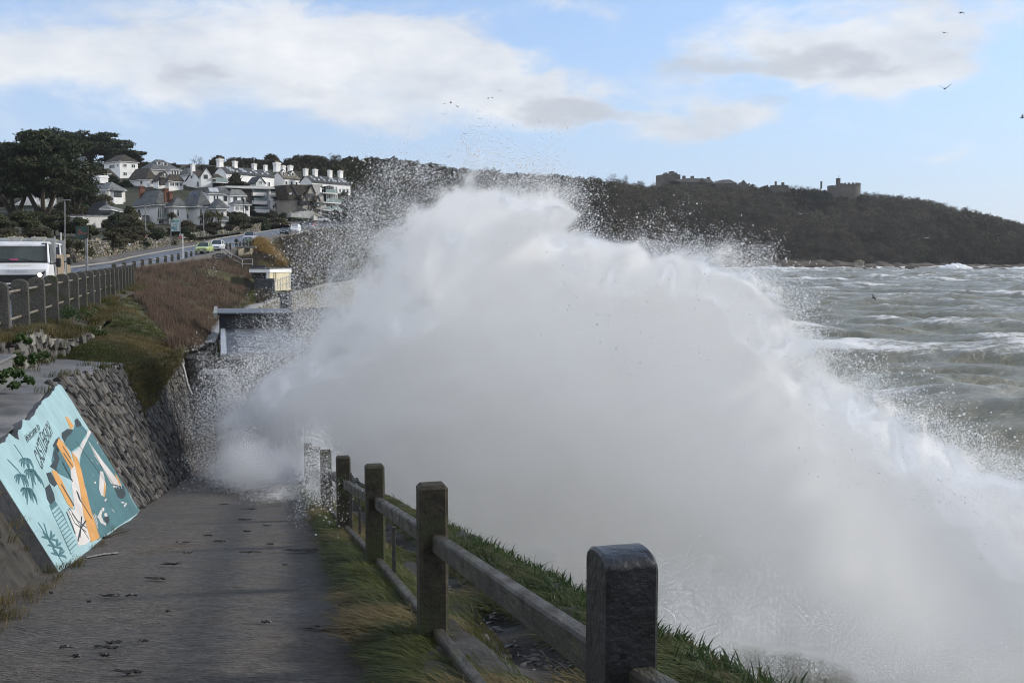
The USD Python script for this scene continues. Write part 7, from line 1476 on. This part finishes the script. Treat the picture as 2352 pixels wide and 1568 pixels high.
# low rock cliff and skerries
ROCK = surf('shore_rock', (.045, .038, .03), (.11, .092, .072), .15, .9, .8, 1.2)
rw = []
for px_ in np.linspace(1650, 2800, 260):
    ds = np.interp(px_, hp_x, hp_ds) - 6; a = P(px_, 610, ds); top = np.interp(px_, [1650, 1720, 1980, 2050, 2300, 2800], [4.0, 4.6, 4.2, 3.0, 2.2, 2.0]) * (.7 + .6 * meshkit.noise(np.array([px_ * .07, 0, 0])))
    rw.append([(a[0], a[1] - 3 + meshkit.noise(np.array([px_ * .15, 0, 4.0])) * 3, -1), (a[0], a[1] - 1, top * .6), (a[0], a[1] + 1.5, top), (a[0], a[1] + 12, top + 1.5)])
obj('shore_cliff', MB().grid(np.array(rw)), ROCK, kind='structure')
for k, (px_, w_) in enumerate(((2010, 16), (2030, 22), (2062, 14), (2090, 20), (2240, 26), (2268, 20), (2300, 18), (1985, 10))):
    q = sea_hit(px_, 620); r = np.random.default_rng(200 + k); h_ = hull(r.normal(size=(40, 3)) * [w_ * mpp(q[1]) * .3, 2.0, .9]); t = thing('skerry', ['low dark rock awash before the blockhouse', 'longest dark rock awash right of the blockhouse', 'small dark rock awash right of the blockhouse', 'fourth dark rock awash counting right from the blockhouse', 'large dark rock in the surf near the right frame edge', 'dark rock right of the large one near the right edge', 'rightmost dark rock in the surf', 'small dark rock touching the blockhouse foot'][k], 'rock', q); obj('rock', h_, ROCK, t)

# ================================================================== sea
ang = np.linspace(-.40, .66, 620); dist = np.exp(np.linspace(math.log(12), math.log(900), 620))
A_, D_2 = np.meshgrid(np.tan(ang), dist, indexing='ij'); X, Y = A_ * D_2, D_2
rs = np.random.default_rng(4); Zs = np.zeros_like(X); slope = np.zeros_like(X)
wdir = math.atan2(-.80, -.45)
for k in range(46):
    lam = 3.2 * (38 / 3.2) ** rs.random(); th_ = wdir + rs.normal() * .42; amp = .0155 * lam ** .74 * rs.uniform(.5, 1.3); ph = rs.uniform(0, 6.28); kx = 2 * np.pi / lam * math.cos(th_); ky = 2 * np.pi / lam * math.sin(th_)
    a = kx * X + ky * Y + ph + 1.5 * meshkit.noise(np.stack([X / lam * .25, Y / lam * .25, 0 * X + k], -1), 3); fade = np.clip(lam / (D_2 * .012 + .01), 0, 1)
    Zs += amp * fade * (np.exp(1.5 * (np.sin(a) - 1)) * 2.2 - .75)
big = np.exp(-((Y - 92 + (X - 30) * .28 + 5 * np.sin(X * .09)) / 5.5) ** 2) * np.clip((X - 14) / 22, 0, 1) * .32
Zs += big + (meshkit.fbm(np.stack([X * .9, Y * .9, 0 * X], -1), 3, 5) - .5) * .28
shore_d = np.interp(1176 + X / Y * F * .9964, hp_x, hp_ds); near_shore = np.clip(1 - (shore_d - Y) / 26, 0, 1)
Zs *= np.clip((Y - 16) / 34, .12, 1)
Zs += near_shore * (meshkit.fbm(np.stack([X * .06, Y * .1, 0 * X], -1), 4, 6) - .25) * 2.4
rough_ = (Zs - np.roll(Zs, 6, 1)); crest = np.clip((Zs - .50) / .6, 0, 1)
f1 = meshkit.fbm(np.stack([X * .10, Y * .05, 0 * X], -1), 4, 7)
foam = np.clip((Y - 34) / 26, .0, 1) * np.clip(crest * .34 + np.clip(near_shore * 2.2, 0, 1) * .9 + np.exp(-((Y - 84 + (X - 30) * .28) / 15) ** 2) * np.clip((X - 6) / 20, 0, 1) * .08 + np.clip((f1 - .56) * 1.6, 0, .15), 0, 1)
g = NG(); p = P_(g)
fa = g('attribute', attribute='foam').fac
st = g.noise(g.scale(p, (.16, .42, .3), (0, 0, .35)), 2.6, 8, .66, .8); fine = g.noise(g.scale(p, (.7, 1.0, 1)), 1.6, 6, .7, .5); vor = g('voronoi_texture', vector=g.scale(p, (.55, .8, 1), (0, 0, .3)), feature='distance_to_edge', scale=1.2, detail=2.0).distance
lace = g.m('add', g.m('multiply', st, .62), g.m('add', g.m('multiply', fine, .46), g.m('multiply', vor, -.08)))
lace = g.m('multiply', lace, g.mr(g('separate_xyz', vector=p).y, 30, 60, .72, 1.0)); fo = g.mr(g.m('add', fa, lace), .86, 1.08, 0, 1, 'smoothstep'); veil = g.mr(g.m('add', g.m('multiply', fa, .8), st), .54, .92, 0, .45)
wcol = g.mix(g.mr(g.noise(g.scale(p, (.03, .05, .1)), 1.5, 4), .3, .7), (.15, .147, .105), (.21, .206, .155))
col = g.mix(veil, wcol, (.34, .345, .33)); col = g.mix(fo, col, (.66, .67, .67))
hgt = g.m('add', g.m('multiply', g.noise(g.scale(p, (.8, 1.3, 1), (0, 0, .3)), 1.5, 8, .66, .4), 1.0), g.m('multiply', fine, .35))
SEA = g.done('sea_water', surface=g('principled_bsdf', base_color=col, roughness=g.mr(fo, 0, 1, .32, .9), ior=1.33, specular_ior_level=.38, normal=g('bump', height=hgt, strength=.85, distance=.35).normal).BSDF)
path = obj('sea', MB().grid(np.stack([X, Y, Zs], -1)), SEA, kind='structure', smooth=True)
UsdGeom.PrimvarsAPI(stage.GetPrimAtPath(path)).CreatePrimvar('foam', Sdf.ValueTypeNames.FloatArray, 'vertex').Set(Vt.FloatArray.FromNumpy(foam.ravel().astype(np.float32)))
obj('sea_bed', MB().quad((-1500, -300, -6), (2500, -300, -6), (2500, 2400, -6), (-1500, 2400, -6)), surf('sea_bed_sand', (.06, .06, .05)), kind='structure')
FOAMW = surf('foam_white', (.70, .71, .72), (.80, .81, .82), .4, .9, .6, 2.0)
for k, (px_, w_, h_) in enumerate(((2195, 60, 14), (1760, 150, 9), (2330, 60, 8), (1900, 90, 7))):
    q = sea_hit(px_, 620); r = np.random.default_rng(60 + k); t = thing('shore_breaker', ['white burst of a wave on the rocks near the right edge', 'white breaker along the shore just right of the spray', 'white surf at the right frame edge', 'white surf before the blockhouse'][k], 'breaker', q)
    n_ = 60; m = MB()
    for i in range(n_):
        u = r.normal() * .35; s = abs(r.normal()) * h_ * mpp(q[1]) * .22 + .35; sp = trimesh.creation.icosphere(1, s); v = sp.vertices * [1.5, 1, 1] + [u * w_ * mpp(q[1]), r.normal() * 1.5, abs(r.normal()) * h_ * mpp(q[1]) * .32 * math.exp(-u * u * 3)]; m.add(v, sp.faces)
    obj('foam', m, FOAMW, t, smooth=True)

# ================================================================== gulls
def gull_mesh(pose):
    import manifold3d as mf
    L, R_ = {'glide': ((.16, .10), (.16, .10)), 'up': ((.50, .62), (.50, .62)), 'bank': ((.62, .85), (-.40, -.55)), 'down': ((.10, -.30), (.10, -.30))}[pose]
    body_ = mf.Manifold.batch_hull([mf.Manifold.sphere(r, 12).translate((0, y, z)) for y, r, z in ((-.20, .035, .03), (-.05, .072, 0), (.12, .05, 0))]) + mf.Manifold.batch_hull([mf.Manifold.sphere(r, 12).translate((0, y, z)) for y, r, z in ((-.24, .042, .045), (-.16, .05, .025))]) + mf.Manifold.batch_hull([mf.Manifold.sphere(r, 6).translate((0, y, z)) for y, r, z in ((-.26, .016, .04), (-.325, .005, .03))])
    tail = mf.Manifold.batch_hull([mf.Manifold.sphere(r, 6).translate((x, y, 0)) for x, y, r in ((0, .08, .03), (-.06, .26, .006), (.06, .26, .006))]); out = body_ + tail
    for s, (a1, a2) in ((-1, L), (1, R_)):
        w0 = np.array([s * .04, -.04, .03]); w1 = w0 + np.array([s * .26 * math.cos(a1), -.07, .26 * math.sin(a1)]); w2 = w1 + np.array([s * .40 * math.cos(a2), .12, .40 * math.sin(a2)])
        for a, b, c0, c1 in ((w0, w1, .15, .13), (w1, w2, .13, .02)):
            out = out + mf.Manifold.batch_hull([mf.Manifold.sphere(r, 6).translate(tuple(q)) for q, r in ((a + [0, -c0 * .3, 0], .012), (a + [0, c0 * .7, 0], .006), (b + [0, -c1 * .3, 0], .010), (b + [0, c1 * .7, 0], .005))])
    m = out.to_mesh(); return m.vert_properties[:, :3], m.tri_verts
GD = surf('gull_dark', (.06, .06, .062), (.13, .13, .13), 6, .8); GW = surf('gull_white', (.42, .42, .42), (.6, .6, .6), 6, .8)
def gull(label, px_, py_, wpx, pose, yaw, mat, group=None):
    d = 1.35 * F / wpx; q = P(px_, py_, d); t = thing('gull', label, 'gull', q, yaw, group=group); obj('bird', gull_mesh(pose), mat, t, smooth=40)
for a in (('gull high in the top right corner, wings arched', 2207, 30, 24, 'down', .5, GD), ('small gull below the topmost one at the right', 2169, 76, 19, 'glide', .2, GD), ('dark gull with bent wings at the right under the grey cloud', 2170, 204, 32, 'up', 2.4, GD), ('gull cut by the right frame edge in the sky', 2347, 271, 26, 'up', 1.2, GD), ('lone gull over the spray, right of the flock', 1239, 280, 8, 'glide', .4, GD), ('tiny gull above the square keep', 1578, 379, 8, 'glide', .9, GD), ('white gull against the headland wood, upper', 1838, 491, 17, 'glide', .6, GW), ('white gull against the headland wood, right and lower', 2128, 547, 19, 'glide', .3, GW),
          ('banking gull over the sea with dark wings spread', 2006, 684, 30, 'bank', .9, GD), ('pale gull over the sea left of the banking one', 1917, 698, 20, 'up', .7, GW), ('white gull low over the sea right of the banking one', 2045, 691, 18, 'glide', .2, GW), ('dark gull by the spray edge over the sea', 1863, 749, 14, 'up', 1.2, GD), ('gull flapping over the wave left of the near pair', 1941, 748, 20, 'up', .2, GD), ('left gull of the near pair over the sea', 2039, 757, 26, 'bank', .3, GD), ('right gull of the near pair, wing raised high', 2073, 755, 28, 'bank', -.6, GD), ('small dark gull low over the sea by the spray', 1891, 761, 13, 'down', .6, GD), ('gull skimming the water below the flapping one', 1944, 776, 16, 'glide', .9, GD), ('gull over the white water at the right', 2155, 831, 15, 'up', .4, GD), ('gull far out over the water near the shore', 1821, 658, 18, 'glide', .1, GD), ('white gull over the white water left of the dark one', 2083, 822, 12, 'up', .9, GW)): gull(*a)
for px_, py_, w_ in ((1148, 209, 6), (1035, 237, 8), (1051, 246, 8), (1021, 239, 6), (1020, 263, 7), (1130, 225, 7), (1121, 226, 7), (1068, 308, 7), (1030, 361, 7)): gull('tiny dark gull of the loose flock in the sky above the spray', px_, py_, w_ * 1.9, 'glide' if w_ < 8 else 'up', px_ * .7 % 3, GD, 'loose flock of far gulls above the spray')
# ================================================================== the breaking wave
YC = lambda x: 23.2 - 3.8 * np.tanh((np.asarray(x) - 2.9) / 4.2)
def wdep(px_):
    d = 23.0
    for _ in range(60): d = .5 * d + .5 * float(YC((px_ - 1176) / F * d))
    return d
core_px = [(560, 1125), (525, 1085), (535, 980), (585, 880), (650, 765), (705, 635), (760, 545), (835, 480), (915, 425), (1020, 388), (1135, 366), (1210, 380), (1295, 425), (1328, 470), (1318, 520), (1400, 545), (1480, 560), (1580, 590), (1690, 628), (1760, 690), (1822, 755), (1880, 830), (1960, 890), (2060, 940), (2200, 1000), (2352, 1062), (2700, 1200), (3100, 1400), (3100, 1800), (2100, 1900), (1500, 1900), (1400, 1560), (1330, 1400), (1230, 1335), (1040, 1300), (900, 1270), (790, 1215), (690, 1155)]
dense = []
for (x0, y0), (x1, y1) in zip(core_px, core_px[1:] + core_px[:1]):
    for t_ in np.linspace(0, 1, 8)[:-1]: dense.append(tuple(P(x0 + (x1 - x0) * t_, y0 + (y1 - y0) * t_, wdep(x0 + (x1 - x0) * t_))[[0, 2]]))
pol = Polygon(dense).buffer(0)
gx, gz = np.meshgrid(np.arange(-16, 18, .15), np.arange(-2.6, 14.5, .15), indexing='ij'); GP = shapely.points(gx.ravel(), gz.ravel())
sd = shapely.distance(pol.exterior, GP) * np.where(shapely.contains(pol, GP), 1, -1); sd = sd.reshape(gx.shape)
nf = lambda s, o, sd_: meshkit.fbm(np.stack([gx * s, gz * s, 0 * gx], -1), o, sd_) - .5
phi0 = sd + nf(.6, 5, 3) * 1.3 + nf(2.4, 3, 5) * .4
c_ = YC(gx) * math.cos(TH) - (gz - CZ) * math.sin(TH); GPX = 1176 + gx / c_ * F; GPY = 784 - (YC(gx) * math.sin(TH) + (gz - CZ) * math.cos(TH)) / c_ * F
wd = 1.15 + 3.0 * np.clip((1180 - GPX) / 260, 0, 1) * np.clip((860 - GPY) / 160, 0, 1)
wd = np.maximum(wd, 1.15 + 1.2 * np.clip((540 - GPY) / 110, 0, 1)); thin = 1 - .93 * np.exp(-((GPX - 1640) / 300) ** 2 - ((GPY - 1490) / 95) ** 2) - .45 * np.exp(-((GPX - 2250) / 500) ** 2 - ((GPY - 1600) / 110) ** 2)
def pillow(phi, T0, k, lump, lumps, base=None):
    T = T0 * (1 - np.exp(-np.clip(phi if base is None else np.where(phi > 0, np.clip(base, .05, None), 0), 0, None) / k)); wgt = np.clip(T / 1.2, 0, 1)
    yc = YC(gx); fr = yc - T - lump * wgt * nf(.42, 4, 11) - lumps * wgt * nf(1.6, 4, 12); bk_ = yc + T + lump * wgt * nf(.42, 4, 13)
    a, b = gx.shape; keep = (phi > 0); cell = keep[:-1, :-1] | keep[1:, :-1] | keep[1:, 1:] | keep[:-1, 1:]; i = np.arange(a * b).reshape(a, b)
    q = np.stack([i[:-1, :-1], i[1:, :-1], i[1:, 1:], i[:-1, 1:]], -1)[cell]
    V = np.vstack([np.stack([gx, fr, gz], -1).reshape(-1, 3), np.stack([gx, bk_, gz], -1).reshape(-1, 3)]); ff = np.vstack([q, q[:, ::-1] + a * b])
    ff = np.vstack([ff[:, [0, 1, 2]], ff[:, [0, 2, 3]]])
    out = (~keep).ravel(); rem = np.arange(2 * a * b); rem[a * b:][out] = rem[:a * b][out]; ff = rem[ff]
    ff = ff[(ff[:, 0] != ff[:, 1]) & (ff[:, 1] != ff[:, 2]) & (ff[:, 0] != ff[:, 2])]
    us, inv = np.unique(ff, return_inverse=True); e = np.concatenate([(np.minimum(phi / wd * 2.6, 3.0) * thin ** 2).ravel()] * 2)[us]; return V[us], inv.reshape(-1, 3), e
def watermat(name, w0, most, grain, rampw, inner_fade=True):
    """white water that breaks up into grains towards its edge: the mesh attribute "inside" is the depth in metres inside the outline"""
    g = NG(); p = P_(g); cl = g.mix(g.mr(g.noise(p, .5, 5, .6), .3, .7), (.93, .923, .908), (.97, .963, .948))
    nrm = g('bump', height=g.noise(p, 2.2, 5, .68), strength=.05, distance=.12).normal
    d = g('mix_closure', fac=.30, closure1=g('diffuse_bsdf', color=cl, normal=nrm).BSDF, closure2=g('translucent_bsdf', color=cl).BSDF).closure
    ins = g('attribute', attribute='inside').fac
    coarse = g.noise(p, 1.3, 5, .62, .4); fine = g.noise(p, grain, 3, .75)
    band = g.mr(ins, 2.0, 3.6, 1, 0) if most < 2 and inner_fade else 1.0
    cov = g.m('add', g.mr(ins, w0, w0 + rampw, -.22, most), g.m('multiply', g.m('subtract', coarse, .5), .75 if most < 2 else 1.1))
    th = g.mr(fine, .28, .72, 0, 1)
    a = g.m('multiply', g.mr(g.m('subtract', cov, th), -.02, .06, 0, 1), band)
    return g.done(name, surface=g('mix_closure', fac=a, closure1=g('transparent_bsdf').BSDF, closure2=d).closure)
wv = thing('breaking_wave', 'huge white plume of a wave bursting over the sea wall', 'wave', (0, 27, 0), kind='stuff')
def water(name, phi, T0, k, l, ls, mat):
    from scipy.ndimage import gaussian_filter
    V, ff, e = pillow(phi, T0, k, l, ls, gaussian_filter(sd, 5)); pth = obj(name, (V, ff), mat, wv, smooth=True, world=True)
    UsdGeom.PrimvarsAPI(stage.GetPrimAtPath(pth)).CreatePrimvar('inside', Sdf.ValueTypeNames.FloatArray, 'vertex').Set(Vt.FloatArray.FromNumpy(e.astype(np.float32)))
water('white_core', phi0, 3.2, 4.5, .30, .02, watermat('white_water', 0.0, 2.6, 58.0, 2.6))
def veil(name, phi, T0, k, off, mat):
    """one curved sheet of flung grains hanging in front of (or behind) the core"""
    T = T0 * (1 - np.exp(-np.clip(phi, 0, None) / k)); Yv = YC(gx) + off * (T + .25) + nf(.4, 4, 61) * 1.6 + nf(1.3, 3, 62) * .4
    keep = phi > 0; cell = keep[:-1, :-1] | keep[1:, :-1] | keep[1:, 1:] | keep[:-1, 1:]; i = np.arange(gx.size).reshape(gx.shape); q = np.stack([i[:-1, :-1], i[1:, :-1], i[1:, 1:], i[:-1, 1:]], -1)[cell]
    us, inv = np.unique(q, return_inverse=True); pth = obj(name, (np.stack([gx, Yv, gz], -1).reshape(-1, 3)[us], MB().add(np.zeros((1, 3)), inv.reshape(-1, 4)).f[0]), mat, wv, smooth=True, world=True)
    UsdGeom.PrimvarsAPI(stage.GetPrimAtPath(pth)).CreatePrimvar('inside', Sdf.ValueTypeNames.FloatArray, 'vertex').Set(Vt.FloatArray.FromNumpy((phi / wd * 2.0).ravel()[us].astype(np.float32)))
veil('spray_sheet', phi0 + .8 + nf(.9, 4, 20) * 1.2, 3.8, 2.4, -1, watermat('spray_grain_dense', 0.0, .60, 48.0, 2.0))
# droplets
DROP = NG(); d1 = DROP('diffuse_bsdf', color=(.88, .885, .89)).BSDF; d2 = DROP('translucent_bsdf', color=(.88, .885, .89)).BSDF
DROPM = DROP.done('spray_drop', surface=DROP('mix_closure', fac=.42, closure1=d1, closure2=d2).closure)
def cluster(seed, n, spread, r0):
    r = np.random.default_rng(seed); o = trimesh.creation.icosphere(0, 1.0); c = r.normal(size=(n, 3)) * spread * np.array([1, 1, 1]); s = r0 * np.exp(r.normal(size=n) * .45)
    V = (o.vertices[None] * s[:, None, None] * r.uniform(.7, 1.3, (n, 1, 3)) + c[:, None]).reshape(-1, 3); return V, (o.faces[None] + np.arange(n)[:, None, None] * 12).reshape(-1, 3)
rw_ = np.random.default_rng(33); pos, scl, ids = [], [], []
def sdf_at(x, z): i = np.clip(((x + 16) / .15).astype(int), 0, gx.shape[0] - 1); j = np.clip(((z + 2.6) / .15).astype(int), 0, gx.shape[1] - 1); return phi0[i, j]
N = 40000; x = rw_.uniform(-16, 17.5, N); z = rw_.uniform(-.5, 14.2, N); ph = sdf_at(x, z)
left = np.interp(x, [-14, -9, -3, 0, 3, 6], [.5, .55, .6, .42, .34, .28])
fil = meshkit.fbm(np.stack([x * .9, z * .9, 0 * x], 1), 4, 31)
pr = np.where(ph < 0, np.exp(ph / (left * .62)) * np.clip((fil - .34) * 4.2, 0, 1.3), np.exp(-ph / .7) * .7) * .60
ok = rw_.random(N) < pr; x, z, ph = x[ok], z[ok], ph[ok]
T = 3.6 * (1 - np.exp(-np.clip(ph, 0, None) / 2.6)); y = YC(x) - np.where(ph > 0, T + .2 + rw_.random(len(x)) * .5, rw_.normal(size=len(x)) * 1.0)
pos.append(np.stack([x, y, z], 1)); scl.append(rw_.uniform(.6, 1.25, len(x)))
def burst(px_, py_, sx, sy, n, d, sdp=1.0, s=1.0, tilt=0.0):
    u, v = rw_.normal(size=n) * sx, rw_.normal(size=n) * sy; v = v + u * tilt; dd = d + rw_.normal(size=n) * sdp
    q = np.array([P(px_ + a, py_ + b, c) for a, b, c in zip(u, v, dd)]); f = meshkit.fbm(q * np.array([.9, .5, .9]), 4, 41); q = q[rw_.random(n) < np.clip((f - .36) * 5, 0, 1)]; pos.append(q); scl.append(rw_.uniform(.5, 1.15, len(q)) * s)
burst(1165, 430, 60, 28, 320, 27, 1.0, .7); burst(1285, 470, 38, 26, 420, 27, .8, .8, .1); burst(1000, 520, 90, 60, 500, 27.5, 1.2, .8); burst(860, 600, 80, 60, 420, 28, 1.2, .8)
burst(640, 830, 50, 45, 700, 29, 1.0, 1.0); burst(560, 900, 45, 50, 420, 28, .8, 1.1); burst(480, 960, 30, 60, 160, 27, .8, 1.0); burst(700, 780, 60, 40, 500, 33, 1.5, 1.0); burst(530, 1080, 40, 30, 240, 25, .8, .8); burst(620, 1090, 55, 38, 1500, 24.0, 1.0, .75); burst(590, 1010, 38, 45, 700, 25.5, .8, .85); burst(690, 1110, 50, 34, 700, 22, 1.0, .6); burst(610, 1085, 62, 26, 1500, 20.5, .8, .6); burst(560, 1050, 30, 40, 500, 21.5, .8, .65); burst(730, 1090, 22, 60, 420, 14.5, 1.6, .42); burst(660, 1150, 60, 14, 260, 18, .8, .5)
burst(1720, 720, 70, 26, 420, 27, .8, .9, .75); burst(1830, 800, 40, 26, 360, 27, .8, .9, .6); burst(1960, 920, 100, 24, 300, 27, 1, .8, .5); burst(2240, 1040, 120, 26, 300, 26, 1, .8, .42)
burst(1640, 1450, 150, 60, 1100, 13, 1.5, .42); burst(2100, 1520, 260, 60, 1300, 12, 1.5, .36); burst(1560, 1350, 110, 40, 400, 18, 1.2, .6); burst(1250, 1290, 120, 25, 260, 21, 1, .6)
pos = np.vstack(pos); scl = np.concatenate(scl); print('droplet clusters', len(pos))
instancer('spray_droplets', [(cluster(k, 80, .21, .0062), DROPM, False) for k in range(6)], pos, rw_.integers(0, 6, len(pos)), scl, rand_quats(rw_, len(pos)), parent=wv and None, label='fine droplets flung from the edges of the breaking wave', cat='spray')
# ================================================================== air
hz_ = usdkit.material(stage, '/World/Looks/haze_air', {'v': ('principled_volume', {'color': (.93, .95, 1.0), 'density': .00006, 'anisotropy': .2})}, [], volume='v.volume')
obj('haze', MB().box((550, 900, 42), (5000, 3400, 124)), hz_, label='pale sea haze filling the air of the bay', cat='haze', kind='stuff')
